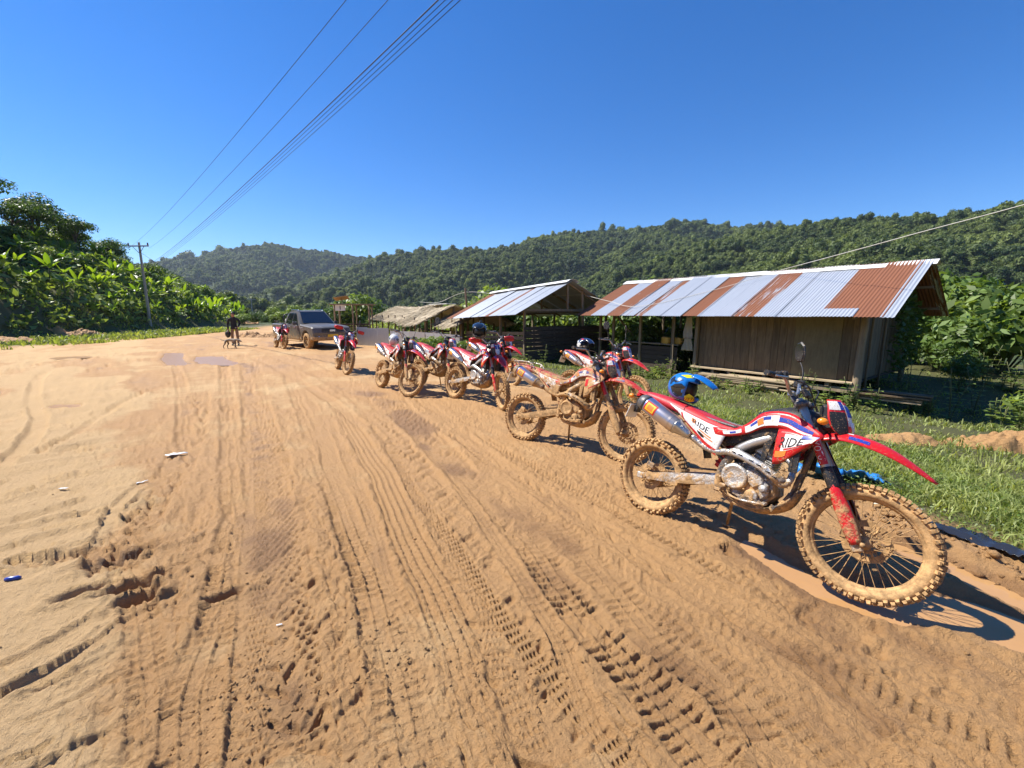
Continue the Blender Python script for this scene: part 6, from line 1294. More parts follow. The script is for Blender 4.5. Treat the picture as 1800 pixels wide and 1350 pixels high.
# ============================================================ pickup, person, dog
MM['paint'] = mat('grey_metallic_paint', (0.115, 0.108, 0.10), 0.40, 0.1, var=.06, mud=True, coat=.2)
MM['carglass'] = mat('tinted_glass', (0.012, 0.014, 0.018), 0.06, coat=1.0, var=.05)
MM['chrome'] = mat('chrome', (0.75, 0.75, 0.76), 0.15, 1.0, var=.03)
MM['tyre_car'] = mat('car_tyre', (0.04, 0.036, 0.032), .85, mud=True)
def pickup():
    rx, ry = -12.12, 22.45; fx, fy = -9.79, 20.29; yaw = math.atan2(fy - ry, fx - rx); root = empty('pickup_truck')
    root.matrix_world = Matrix.Translation((rx, ry, -.02)) @ Matrix.Rotation(yaw, 4, 'Z') @ Matrix.Translation((0, .79, 0)); tag(root, 'dark grey double-cab pickup truck splashed with mud along its lower body', 'pickup truck')
    def B(mb, nm, m_, par=root, md=0.05): o_ = mb.build(nm, m_, par); o_['mud'] = md; return o_
    # lower body with wheel arches, as a side outline
    def arch(cx, r, a0=180, a1=0, n_=9): return [(cx + r * math.cos(R(a0 + (a1 - a0) * i / n_)), .40 + r * math.sin(R(a0 + (a1 - a0) * i / n_))) for i in range(n_ + 1)]
    low = [(-1.18, .62), (-1.15, .50)] + arch(0, .46) + [(.55, .42), (2.7, .40)] + arch(3.22, .46) + [(3.80, .46), (4.02, .42), (4.10, .55), (4.13, .80), (4.06, 1.02), (3.92, 1.08), (2.62, 1.17), (2.4, 1.17), (.62, 1.16), (-1.20, 1.16)]
    mb = MB(); mb.prism(low, -.92, .92, .05); body = B(mb, 'body', MM['paint'], md=.02)
    mb = MB(); mb.loft([[(2.50, y * .86, 1.15), (3.98, y * .72, 1.03)] for y in (-1, 1)], False, False)
    rings = []
    for x, z, w in ((2.45, 1.175, .86), (3.0, 1.165, .85), (3.5, 1.125, .82), (3.85, 1.075, .76), (4.0, 1.02, .70)): rings.append([(x, -w, z - .04), (x, -w * .85, z + .005), (x, -w * .5, z + .035), (x, 0, z + .04), (x, w * .5, z + .035), (x, w * .85, z + .005), (x, w, z - .04)])
    mb = MB(); mb.loft(rings, False, False); B(mb, 'bonnet', MM['paint'], md=-.2)
    # cab
    cab = [(.50, 1.14, .90), (.62, 1.62, .70), (.85, 1.78, .66), (1.45, 1.83, .66), (1.85, 1.79, .68), (2.62, 1.16, .86)]
    rings = [[(x, -w, z), (x, -w * .6, z + .015), (x, 0, z + .03), (x, w * .6, z + .015), (x, w, z)] for x, z, w in cab]
    mb = MB(); mb.loft(rings, False, False)
    for s in (-1, 1):
        mb._add([(x, s * w, z) for x, z, w in cab] + [(2.62, s * .90, 1.15), (.5, s * .91, 1.15)], [list(range(8))], 0, False)
    B(mb, 'cab', MM['paint'], md=-.3)
    mb = MB(); mb._add([(1.93, -.60, 1.755), (1.93, .60, 1.755), (2.60, .76, 1.20), (2.60, -.76, 1.20)], [(0, 1, 2, 3)]); 
    mb.v = [(p[0] + .02, p[1], p[2] + .03) for p in mb.v]; B(mb, 'windscreen', MM['carglass'])
    for s in (-1, 1):
        def sp(x, z): return (x, s * (.905 - (z - 1.15) * .335 + .012), z)
        for nm, q in (('side_window', [(1.62, 1.20), (2.34, 1.20), (1.84, 1.70), (1.62, 1.73)]), ('side_window', [(.78, 1.22), (1.53, 1.20), (1.53, 1.73), (.93, 1.70)])):
            mb = MB(); mb._add([sp(*p) for p in q], [(0, 1, 2, 3)]); B(mb, nm, MM['carglass'])
        mb = MB(); mb.box((2.28, s * 1.02, 1.22), (.10, .20, .17), None, .03); mb.box((2.30, s * .93, 1.16), (.05, .10, .04), None, .01); B(mb, 'wing_mirror', MM['black'] if s > 0 else MM['paint'], md=-.3)
        for x in (1.40, 2.28):
            mb = MB(); mb.box((x - .28 if x > 2 else x - .18, s * .935, 1.03), (.19, .03, .035), None, .008); B(mb, 'door_handle', MM['chrome'])
        for x in (.62, 1.56, 2.52):
            mb = MB(); mb.box((x, s * .9215, .84), (.012, .004, .60)); B(mb, 'door_seam', MM['ink'])
        mb = MB(); mb.box((1.6, s * .90, .36), (2.0, .16, .05), None, .015); B(mb, 'side_step', MM['black'], md=.2)
        mb = MB(); mb.tube([(.9, s * .60, 1.82), (1.0, s * .60, 1.87), (1.75, s * .60, 1.86), (1.85, s * .60, 1.81)], .02, 6); B(mb, 'roof_rail', MM['chrome'])
        for cx, nm in ((0, 'rear_wheel'), (3.22, 'front_wheel')):
            mb = MB(); mb.lathe([(.25, -.12), (.33, -.125), (.375, -.10), (.385, -.05), (.388, 0), (.385, .05), (.375, .10), (.33, .125), (.25, .12)], (0, 0, 0), (0, 1, 0), 28, caps=False)
            for k in range(32):
                a = 2 * math.pi * k / 32; mb.box((math.cos(a) * .388, (.05 if k % 2 else -.05), math.sin(a) * .388), (.016, .09, .035), Matrix.Rotation(-a, 3, 'Y'))
            w_ = mb.build(nm, MM['tyre_car'], root, Matrix.Translation((cx, s * .79, .388))); w_['mud'] = .42
            mb = MB(); mb.lathe([(.25, -.11), (.255, .10), (.235, .09), (.225, -.02)], (0, 0, 0), (0, s, 0), 24, caps=False); mb.lathe([(.06, .02), (.06, .07), (.001, .075)], (0, 0, 0), (0, s, 0), 12)
            for k in range(6):
                a = 2 * math.pi * k / 6; mb.tube([(math.cos(a) * .04, s * .055, math.sin(a) * .04), (math.cos(a) * .235, s * .07, math.sin(a) * .235)], .028, 6, flat=.6)
            mb.lathe([(.22, -.06), (.001, -.05)], (0, 0, 0), (0, s, 0), 20, mi=1); o_ = mb.build('rim', [MM['alu'], MM['ink']], w_); o_['mud'] = .22
        mb = MB(); mb.prism([(3.74, 1.01), (3.99, .96), (4.06, .86), (4.02, .83), (3.80, .90)], s * .88, s * .55, .02); hl = B(mb, 'headlight', MM['glass'], md=-.3)
        mb = MB(); mb.box((4.08, s * .66, .60), (.10, .26, .14), None, .02); B(mb, 'fog_lamp', MM['black'], md=.1); mb = MB(); mb.lathe([(.05, 0), (.05, .06), (.001, .07)], (4.09, s * .66, .60), (1, 0, 0), 12); B(mb, 'fog_lens', MM['glass'])
    for k in range(4):
        mb = MB(); mb.box((4.105 - k * .006, 0, .80 + k * .062), (.05, 1.06 - .02 * k, .04), None, .01); B(mb, 'grille_bar', MM['black'], md=-.2)
    mb = MB(); mb.box((4.125, 0, .895), (.02, .26, .10), None, .02); B(mb, 'badge', MM['chrome'])
    mb = MB(); mb.box((4.10, 0, .545), (.12, 1.84, .22), None, .05); B(mb, 'bumper', MM['paint'], md=.12); mb = MB(); mb.box((4.15, 0, .66), (.03, .50, .12), None, .004); B(mb, 'number_plate', MM['yellow'], md=.1)
    mb = MB(); mb.tube(crom([(.30, -.80, 1.14), (.22, -.72, 1.62), (.22, 0, 1.66), (.22, .72, 1.62), (.30, .80, 1.14)], 5), .035, 8); B(mb, 'roll_bar', MM['black'], md=-.3)
    mb = MB(); mb.box((-.35, 0, 1.17), (1.60, 1.60, .02)); B(mb, 'bed_cover', MM['black'], md=-.2)
    mb = MB()
    for k in range(5): mb.ball((-.5 + .28 * k, (-1) ** k * .3, 1.30), .24, 12, 8, noise=.5, seed=k)
    lg = mb.build('luggage', mat('pale_sacks', (.55, .55, .53), .8, var=.2)); lg.matrix_world = root.matrix_world.copy(); tag(lg, 'pale sacks heaped in the bed of the grey pickup', 'sacks')
pickup()

def skin_mesh(name, verts, edges, radii, root=0, sub=2):
    """one continuous body grown over a skeleton"""
    me = bpy.data.meshes.new(name); me.from_pydata(verts, edges, []); o_ = bpy.data.objects.new(name, me); link(o_)
    sk = o_.modifiers.new('s', 'SKIN'); sk.branch_smoothing = .6; ss = o_.modifiers.new('u', 'SUBSURF'); ss.levels = sub; ss.render_levels = sub
    for i, r_ in enumerate(radii): me.skin_vertices[0].data[i].radius = r_ if isinstance(r_, tuple) else (r_, r_)
    me.skin_vertices[0].data[root].use_root = True
    dg = bpy.context.evaluated_depsgraph_get(); out = bpy.data.meshes.new_from_object(o_.evaluated_get(dg)); bpy.data.objects.remove(o_); bpy.data.meshes.remove(me)
    out.polygons.foreach_set('use_smooth', [True] * len(out.polygons)); return out
def person():
    v = [(0, 0, .93), (0, .01, 1.08), (0, .02, 1.26), (0, .02, 1.42), (0, .0, 1.50), (0, -.02, 1.56), (0, -.02, 1.63), (0, -.02, 1.70),
         (.10, 0, .88), (.115, -.02, .50), (.12, .02, .10), (.13, -.06, .035), (.13, -.14, .03), (-.10, 0, .88), (-.12, .01, .50), (-.13, .03, .10), (-.14, -.05, .035), (-.14, -.13, .03),
         (.19, .02, 1.40), (.27, .04, 1.14), (.20, -.12, .98), (.15, -.17, .95), (-.19, .02, 1.40), (-.28, .05, 1.14), (-.27, -.02, .88), (-.27, -.05, .81)]
    e = [(0, 1), (1, 2), (2, 3), (3, 4), (4, 5), (5, 6), (6, 7), (0, 8), (8, 9), (9, 10), (10, 11), (11, 12), (0, 13), (13, 14), (14, 15), (15, 16), (16, 17), (3, 18), (18, 19), (19, 20), (20, 21), (3, 22), (22, 23), (23, 24), (24, 25)]
    r_ = [(.17, .125), (.165, .12), (.185, .13), (.16, .115), .062, (.078, .09), (.085, .105), (.06, .075), .095, .07, .052, .05, .035, .095, .07, .052, .05, .035, .07, .058, .045, .035, .07, .058, .045, .038]
    me = skin_mesh('body', v, e, r_)
    for m_ in (mat('dark_jacket', (.018, .018, .022), .8, var=.3), mat('brown_trousers', (.27, .17, .10), .85, var=.2), mat('skin_tone', (.36, .19, .12), .5, var=.08), mat('dark_boots', (.03, .025, .02), .6)): me.materials.append(m_)
    for p in me.polygons:
        c = p.center; p.material_index = 2 if c.z > 1.49 or (c.z < .87 and c.x < -.2) or (c.y < -.145 and c.z > .8) else (0 if c.z > .86 or abs(c.x) > .22 else (1 if c.z > .10 else 3))
    root = empty('person', (-14.67, 22.41, 0.0), R(25)); tag(root, 'person in a dark jacket and brown trousers standing beside the dog', 'person'); put('body', me, [], root)
    mb = MB(); mb.ball((0, -.005, 1.665), .108, 14, 10, squash=(.92, 1.08, .98)); hr = mb.mesh('hair')
    bm = bmesh.new(); bm.from_mesh(hr); bmesh.ops.delete(bm, geom=[q for q in bm.verts if q.co.z < 1.60 or (q.co.y < -.055 and q.co.z < 1.70)], context='VERTS'); bm.to_mesh(hr); bm.free(); put('hair', hr, mat('black_hair', (.012, .01, .009), .5), root)
    fc_ = MB(); fc_.ball((0, -.135, 1.625), .018, 8, 6, squash=(.7, 1.2, 1.4)); [fc_.ball((s * .032, -.115, 1.645), .011, 8, 6, mi=1) for s in (-1, 1)]; fc_.tube([(-.025, -.118, 1.585), (0, -.124, 1.583), (.025, -.118, 1.585)], .006, 5, mi=2); [fc_.ball((s * .087, -.01, 1.63), .022, 8, 6, squash=(.5, 1, 1.4)) for s in (-1, 1)]; fc_.build('face', [bpy.data.materials['skin_tone'], MM['ink'], MM['redink']], root)
    for s, (hx, hy, hz), d in ((1, (.15, -.17, .95), Vector((-.4, -.8, -.1))), (-1, (-.27, -.05, .81), Vector((0, -.15, -1)))):
        hm = MB(); d.normalize(); u, w = frame_of(d); c = Vector((hx, hy, hz)); hm.loft([[c + d * t + u * math.cos(a) * rr_ + w * math.sin(a) * rr_ * .5 for a in np.linspace(0, 6.283, 9)[:-1]] for t, rr_ in ((0, .026), (.03, .038), (.075, .04), (.09, .032))])
        for k, ln_ in enumerate((.065, .075, .07, .055)): b0 = c + d * .08 + u * (k - 1.5) * .019; hm.tube([b0, b0 + d * ln_ * .5 + w * .004, b0 + d * ln_ * .85 + w * .02], [.0095, .009, .007], 6)
        hm.tube([c + d * .02 + u * .034, c + d * .055 + u * .058 + w * .01, c + d * .08 + u * .055 + w * .024], [.012, .011, .009], 6); hm.build('hand', bpy.data.materials['skin_tone'], root)
    bg = MB(); bg.ball((0, 0, 0), .16, 12, 8, squash=(.9, .6, 1.1), noise=.3); bg.tube(crom([(-.06, 0, .15), (-.04, 0, .26), (.04, 0, .26), (.06, 0, .15)], 4), .012, 6); b_ = bg.build('bag', mat('black_bag', (.02, .02, .022), .6)); b_.location = (-14.95, 22.30, .60); tag(b_, 'small black bag held low in the hand of the standing person', 'bag')
person()
def dog():
    v = [(-.26, 0, .47), (-.05, 0, .49), (.18, 0, .48), (.30, 0, .52), (.42, 0, .50), (.52, 0, .44), (.60, 0, .40), (-.30, .07, .42), (-.24, .075, .27), (-.34, .075, .15), (-.31, .075, .02), (-.27, .075, .015), (-.30, -.07, .42), (-.34, -.075, .27), (-.45, -.075, .16), (-.43, -.075, .02), (-.39, -.075, .015),
         (.20, .06, .40), (.17, .07, .24), (.13, .07, .13), (.12, .07, .02), (.16, .07, .015), (.21, -.06, .40), (.26, -.07, .24), (.29, -.07, .13), (.33, -.07, .02), (.37, -.07, .015), (-.38, 0, .49), (-.48, 0, .46), (-.58, 0, .48), (-.66, 0, .54)]
    e = [(0, 1), (1, 2), (2, 3), (3, 4), (4, 5), (5, 6), (0, 7), (7, 8), (8, 9), (9, 10), (10, 11), (0, 12), (12, 13), (13, 14), (14, 15), (15, 16), (2, 17), (17, 18), (18, 19), (19, 20), (20, 21), (2, 22), (22, 23), (23, 24), (24, 25), (25, 26), (0, 27), (27, 28), (28, 29), (29, 30)]
    r_ = [(.085, .09), (.08, .085), (.10, .12), .07, .065, .05, .028, .06, .045, .026, .02, .018, .06, .045, .026, .02, .018, .05, .034, .024, .02, .018, .05, .034, .024, .02, .018, .035, .02, .017, .012]
    me = skin_mesh('body', v, e, r_, 1); m, nt, b, o = new_mat('grey_brown_fur'); tc = N(nt, 'ShaderNodeTexCoord').outputs['Object']; L(nt, mixc(nt, ramp(nt, noise_n(nt, tc, 5, 4), .4, .6), (.16, .13, .10), (.34, .28, .21)), b.inputs['Base Color']); b.inputs['Roughness'].default_value = .85; me.materials.append(m)
    root = empty('dog', (-13.46, 20.25, 0), R(-5)); root.scale = (.86, .86, .86); tag(root, 'thin grey brown dog walking with lowered head across the mud', 'dog'); put('body', me, [], root)
    for s in (-1, 1): mb = MB(); mb.prism([(0, 0), (.05, -.01), (.01, .075)], -.008, .008, .003); o_ = mb.build('ear', m, root, Matrix.Translation((.42, s * .05, .54)) @ Matrix.Rotation(R(-20), 4, 'Y'))
    mb = MB(); mb.ball((.625, 0, .402), .014); [mb.ball((.50, s * .04, .475), .009) for s in (-1, 1)]; mb.build('nose_and_eyes', MM['ink'], root)
dog()
# ============================================================ vegetation
M_BANANA = leaf_mat('banana_leaf', (0.065, 0.135, 0.022), (0.18, 0.26, 0.042), trans=0.5, rough=0.32, vscale=.35, tcol=(2.3, 2.1, .55))
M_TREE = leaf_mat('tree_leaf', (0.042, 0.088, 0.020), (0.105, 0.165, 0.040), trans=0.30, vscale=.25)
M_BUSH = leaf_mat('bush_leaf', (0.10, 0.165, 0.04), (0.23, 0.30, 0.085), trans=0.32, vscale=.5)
M_WEED = leaf_mat('weed_leaf', (0.10, 0.17, 0.04), (0.22, 0.28, 0.075), trans=0.35, vscale=2.0)
M_GRASS = leaf_mat('grass_blade', (0.10, 0.175, 0.035), (0.34, 0.36, 0.12), trans=0.35, vscale=.9, rough=.5)
M_BARK = mat('bark', (0.13, 0.10, 0.075), .9, var=.3, bump=.4); M_STEM = mat('banana_stem', (0.10, 0.115, 0.045), .7, var=.3); M_TWIG = mat('green_twig', (.12, .13, .05), .8, var=.2)
def copy_tree(o, Mw):
    c = o.copy(); COL.objects.link(c); c.matrix_world = Mw
    for ch in o.children:
        k = ch.copy(); COL.objects.link(k); k.parent = c; k.matrix_parent_inverse = ch.matrix_parent_inverse.copy()
        for g2 in ch.children: q = g2.copy(); COL.objects.link(q); q.parent = k
    return c
def banana_leaf(ln, wd, up, droop, seed):
    r2 = random.Random(seed); nL = 10; mb = MB(); P = []; a = R(up); p = Vector((0, 0, 0))
    for i in range(nL + 1): P.append((p.copy(), a)); p = p + Vector((math.cos(a), 0, math.sin(a))) * ln / nL; a -= R(droop) / nL * (0.4 + 1.2 * i / nL)
    vs_ = []
    for i, (p, a) in enumerate(P):
        t = i / nL; w = wd * .5 * (math.sin(min(1, t * 1.02 + .10) * math.pi) ** .55 if t > .10 else .08); w *= 1 + .12 * r2.uniform(-1, 1); nrm = Vector((-math.sin(a), 0, math.cos(a)))
        vs_ += [p + Vector((0, -w, 0)) - nrm * w * .30, p + Vector((0, -w * .5, 0)) - nrm * w * .08, p, p + Vector((0, w * .5, 0)) - nrm * w * .08, p + Vector((0, w, 0)) - nrm * w * .30]
    mb._add(vs_, [(i * 5 + j, i * 5 + j + 1, (i + 1) * 5 + j + 1, (i + 1) * 5 + j) for i in range(nL) for j in range(4)])
    me = mb.mesh('leaf'); me.materials.append(M_BANANA); return me
BLEAF = [banana_leaf(1.9, .50, 72, 35, 1), banana_leaf(2.1, .55, 60, 75, 2), banana_leaf(2.0, .55, 45, 105, 3), banana_leaf(1.6, .48, 80, 18, 4), banana_leaf(1.8, .52, 30, 95, 5)]
stem_mb = MB(); stem_mb.tube([(0, 0, -.6), (0, 0, .5), (.02, 0, 1.3), (.02, 0, 1.9)], [.13, .12, .095, .06], 9); STEM = stem_mb.mesh('pseudostem'); STEM.materials.append(M_STEM)
rb = random.Random(21); spots = []
def slope_z(x, y): return z_at(x, y)
tries = 0
while len(spots) < 190 and tries < 6000:
    tries += 1; y = rb.uniform(20, 84); s = rb.uniform(0.8, 14.5) ** 1.0; lx = np.interp(y, LEFT_Y, LEFT_X); x = lx - s
    if x / y < -1.75 or s > np.interp(y, [20, 45, 65, 84], [10, 9, 7, 4.5]): continue
    if y < 33 and s < 3.5: continue
    if any((x - a) ** 2 + (y - b_) ** 2 < (1.05 + .008 * y) ** 2 for a, b_ in spots): continue
    spots.append((x, y))
for (x, y) in spots:
    root = empty('banana_plant', (x, y, slope_z(x, y) - .1), rb.uniform(0, 6.28)); sc = rb.uniform(.5, .88); root.scale = (sc, sc, sc); hgt = rb.uniform(.6, 1.3)
    tag(root, 'broad-leaved banana plant in the dense thicket covering the left slope', 'banana plant', 'banana plants on the left slope')
    o_ = bpy.data.objects.new('pseudostem', STEM); link(o_); o_.parent = root; o_.scale = (1, 1, hgt)
    n_ = rb.randint(6, 9); a0 = rb.uniform(0, 6.28)
    for k in range(n_):
        me = BLEAF[0 if k == 0 else rb.choice([0, 1, 1, 2, 2, 3, 4])]; l_ = bpy.data.objects.new('leaf', me); link(l_); l_.parent = root; l_.matrix_local = Matrix.Translation((0.02, 0, 1.8 * hgt - rb.uniform(0, .3))) @ Matrix.Rotation(a0 + k * 2.4 + rb.uniform(-.3, .3), 4, 'Z') @ Matrix.Scale(rb.uniform(.7, 1.1), 4)
# undergrowth on the slope
ru = np.random.default_rng(5); n_ = 38000; yy = ru.uniform(16, 90, n_); ss = ru.random(n_) ** .8 * 24 + .2; xx = np.interp(yy, LEFT_Y, LEFT_X) - ss; ok = (xx / yy > -1.8); xx, yy = xx[ok], yy[ok]; n_ = len(xx)
zz = macro(xx, yy); hh = np.clip(fbm(xx / 2.0, yy / 2.0, 12, 3) + .45, .05, 1) * 1.7 * ru.random(n_) ** .5
def leaf_field(name, P, size, mat_, rs_, label, cat, asp=.45, upb=.5):
    n_ = len(P); nn = rs_.normal(size=(n_, 3)) * .7 + [0.15, -.15, upb]; nn /= np.linalg.norm(nn, axis=1)[:, None]; t = np.cross(nn, rs_.normal(size=(n_, 3))); t /= np.linalg.norm(t, axis=1)[:, None]; bt = np.cross(nn, t); s = (np.asarray(size) * (.6 + .8 * rs_.random(n_)))[:, None]
    v = np.stack([P - t * s, P + bt * s * asp, P + t * s - nn * s * .3, P - bt * s * asp], 1).reshape(-1, 3); return tag(put(name, mesh_np(name, v, np.arange(n_ * 4).reshape(-1, 4)), mat_), label, cat, kind='stuff')
leaf_field('undergrowth', np.stack([xx, yy, zz + hh], 1), np.full(n_, .32), M_BUSH, ru, 'tangled undergrowth between the banana plants on the left slope', 'undergrowth')
# ---- trees
def tree_kind(seed, h, r, nleaf, leaf, airy=False):
    rs_ = np.random.default_rng(seed); r3 = random.Random(seed); mb = MB(); top = Vector((r3.uniform(-.3, .3), r3.uniform(-.3, .3), h * .62)); mb.tube(crom([(0, 0, -.8), (.05, 0, h * .2), (top.x * .5, top.y * .5, h * .4), top], 4), [h * .028 * (1 - .045 * i) for i in range(13)], 8)
    cl = []
    for k in range(7 if not airy else 6):
        a = k * 2.4 + r3.uniform(-.4, .4); q = r * r3.uniform(.35, .85); e = Vector((math.cos(a) * q, math.sin(a) * q, h * r3.uniform(.55, .95))); st_ = Vector((0, 0, h * r3.uniform(.30, .55))).lerp(top, .3); mb.tube(crom([st_, st_.lerp(e, .5) + Vector((0, 0, .1 * h)), e], 4), [h * .012 * (1 - .09 * i) for i in range(9)], 5); s = r * r3.uniform(.32, .52) * (.6 if airy else 1); cl.append((tuple(e), (s * 1.15, s * 1.15, s * (.45 if airy else .7))))
    if not airy: cl.append(((top.x, top.y, h * .8), (r * .6, r * .6, r * .5)))
    v, q = leaf_cloud(cl, nleaf, leaf, rs_, .5, shell=.25); tr = mb.mesh('trunk'); tr.materials.append(M_BARK); cr = mesh_np('crown', v, q); cr.materials.append(M_TREE); return tr, cr
TK = [tree_kind(1, 7, 3.0, 2600, .17), tree_kind(2, 6, 2.6, 2400, .15), tree_kind(3, 8, 2.6, 2400, .17), tree_kind(4, 6.5, 2.2, 420, .16, True)]
def tree(x, y, k, sc, rz, label, group=None, dz=0):
    sc *= .80; root = empty('tree', (x, y, z_at(x, y) + dz), rz); root.scale = (sc, sc, sc); tag(root, label, 'tree', group)
    for nm, me in zip(('trunk', 'crown'), TK[k]): o_ = bpy.data.objects.new(nm, me); link(o_); o_.parent = root
    return root
GC = 'trees along the crest of the left hill'; LC = 'dark leafy tree standing on the crest of the left hill above the bananas'
CR0 = random.Random(12)
ORD = 'first second third fourth fifth sixth seventh eighth ninth tenth eleventh twelfth thirteenth fourteenth fifteenth sixteenth seventeenth'.split()
CR = [(24, 15, 1, 1.3), (26.5, 17, 0, 1.4), (30, 13, 1, 1.35), (33, 16, 0, 1.3), (36, 13, 2, 1.05), (40, 15, 1, 1.1), (44, 13, 0, .95), (48, 15, 1, .9), (52, 12, 1, .8), (57, 14, 0, .7), (62, 11, 1, .65), (67, 11, 0, .6), (72, 8, 1, .6), (29, 23, 0, 1.4), (38, 23, 1, 1.2), (77, 8, 0, .55), (82, 6, 1, .55)]
CR += [(y_, s_, CR0.choice([0, 1, 1]), CR0.uniform(.65, .95)) for y_, s_ in ((23, 11), (25, 12.5), (27.5, 11.5), (28.5, 14), (31, 11), (32, 15), (34.5, 11), (37.5, 12), (39, 10.5), (42, 11.5), (46, 11), (50, 10.5))]
ORD += 'eighteenth nineteenth twentieth twenty-first twenty-second twenty-third twenty-fourth twenty-fifth twenty-sixth twenty-seventh twenty-eighth twenty-ninth'.split()
CR.sort(key=lambda t: (np.interp(t[0], LEFT_Y, LEFT_X) - t[1]) / t[0])
for i, (y, s, k, sc) in enumerate(CR):
    tree(float(np.interp(y, LEFT_Y, LEFT_X)) - s, y, k, sc, i * 1.3, ORD[i] + ' dark leafy tree from the left along the crest of the left hill', GC)
tree(float(np.interp(50, LEFT_Y, LEFT_X)) - 14.5, 50, 3, .95, .4, 'thin feathery tree poking above the crest, left of the tall pole'); tree(float(np.interp(55.5, LEFT_Y, LEFT_X)) - 14, 55.5, 3, .62, 2.4, 'small feathery tree on the crest beside the thin one')
pass
# ---- bushes
def bush_kind(seed, r, nleaf, leaf, mt, tall=1.0, asp=.42):
    rs_ = np.random.default_rng(seed); r3 = random.Random(seed); cl = []; mb = MB()
    for k in range(8):
        a = k * 2.4; q = r * .55 * math.sqrt(k / 7); z = r * tall * (.35 + .55 * r3.random()) ; s = r * r3.uniform(.32, .5); cl.append(((math.cos(a) * q, math.sin(a) * q, z), (s, s, s * .85))); mb.tube(crom([(0, 0, -.2), (math.cos(a) * q * .5, math.sin(a) * q * .5, z * .4), (math.cos(a) * q, math.sin(a) * q, z)], 3), [r * .02 * (1 - .1 * i) for i in range(7)], 5)
    v, q = leaf_cloud(cl, nleaf, leaf, rs_, asp, shell=.2); st_ = mb.mesh('stem'); st_.materials.append(M_TWIG); fo = mesh_np('foliage', v, q); fo.materials.append(mt); return st_, fo
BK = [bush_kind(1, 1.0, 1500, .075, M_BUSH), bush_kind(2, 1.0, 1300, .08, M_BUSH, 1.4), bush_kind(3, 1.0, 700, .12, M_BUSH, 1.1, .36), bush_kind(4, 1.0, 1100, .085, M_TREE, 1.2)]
def bush(x, y, k, sc, rz, label, group=None, z=None, name='bush', cat='bush'):
    root = empty(name, (x, y, (z_at(x, y) if z is None else z)), rz); root.scale = (sc, sc, sc); tag(root, label, cat, group)
    for nm, me in zip(('stem', 'foliage'), BK[k]): o_ = bpy.data.objects.new(nm, me); link(o_); o_.parent = root
    return root
# right of the shed: sunlit shrubs
for (x, y, k, sc, rz, lab) in [(15.6, 15.2, 0, 2.0, 0, 'dense sunlit shrub against the right end of the long shed'), (17.0, 14.6, 2, 2.1, 1, 'tall large-leaved shrub right of the long shed'), (18.4, 16.4, 1, 2.0, 2, 'upright green shrub behind the large-leaved one'), (17.4, 11.6, 2, 1.7, 3, 'broad-leaved shrub at the right edge of the picture'), (20.0, 14.2, 0, 2.2, 4, 'rounded shrub farthest right behind the broad-leaved one'), (11.2, 8.6, 2, .8, 5, 'low shrub with drooping leaves at the right edge above the dirt mound')]: bush(x, y, k, sc, rz, lab)
GB = 'bushes growing behind the sheds'; rq = random.Random(8)
for i in range(46):
    t = i / 45; x = -2 + 22 * t + rq.uniform(-1.5, 1.5); y = 27 - 9 * t + rq.uniform(-2, 3)
    bush(x, y, rq.choice([0, 1, 1, 3]), rq.uniform(1.4, 2.4), rq.uniform(0, 6), 'leafy green bush growing in the strip behind the sheds', GB)
for i in range(10): bush(6.2 + i * .62 + rq.uniform(-.3, .3) - 1.2, 16.6 - i * .2 + rq.uniform(-.4, .4), rq.choice([0, 2, 1]), rq.uniform(.9, 1.25), rq.uniform(0, 6), 'leafy green bush growing in the strip behind the sheds', GB)
GF = 'bushes lining the far end of the road'
for i in range(40):
    y = rq.uniform(38, 95); x = np.interp(y, EDGE_Y, EDGE_X) + rq.uniform(-2, 22); bush(float(x), y, rq.choice([0, 1, 3]), rq.uniform(1.0, 2.6), rq.uniform(0, 6), 'green bush in the scrub beyond the pickup', GF)
for i in range(26):
    y = rq.uniform(55, 110); x = np.interp(y, LEFT_Y, LEFT_X) + rq.uniform(1, 9); bush(float(x), y, rq.choice([0, 1, 3]), rq.uniform(.8, 1.8), rq.uniform(0, 6), 'green bush in the scrub behind the standing person', 'bushes behind the person')
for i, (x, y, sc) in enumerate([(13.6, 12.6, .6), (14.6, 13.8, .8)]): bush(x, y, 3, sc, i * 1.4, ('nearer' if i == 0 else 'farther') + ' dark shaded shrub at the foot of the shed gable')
rk = random.Random(44)
for i in range(110):
    y = rk.uniform(22, 84); s = rk.uniform(.45, 1.35) * float(np.interp(y, [20, 45, 65, 84], [15, 13, 10, 6])); bush(float(np.interp(y, LEFT_Y, LEFT_X)) - s, y, rk.choice([3, 0, 1]), rk.uniform(1.1, 2.0), rk.uniform(0, 6), 'dark bush in the thicket near the crest of the left hill', 'bushes near the left crest')
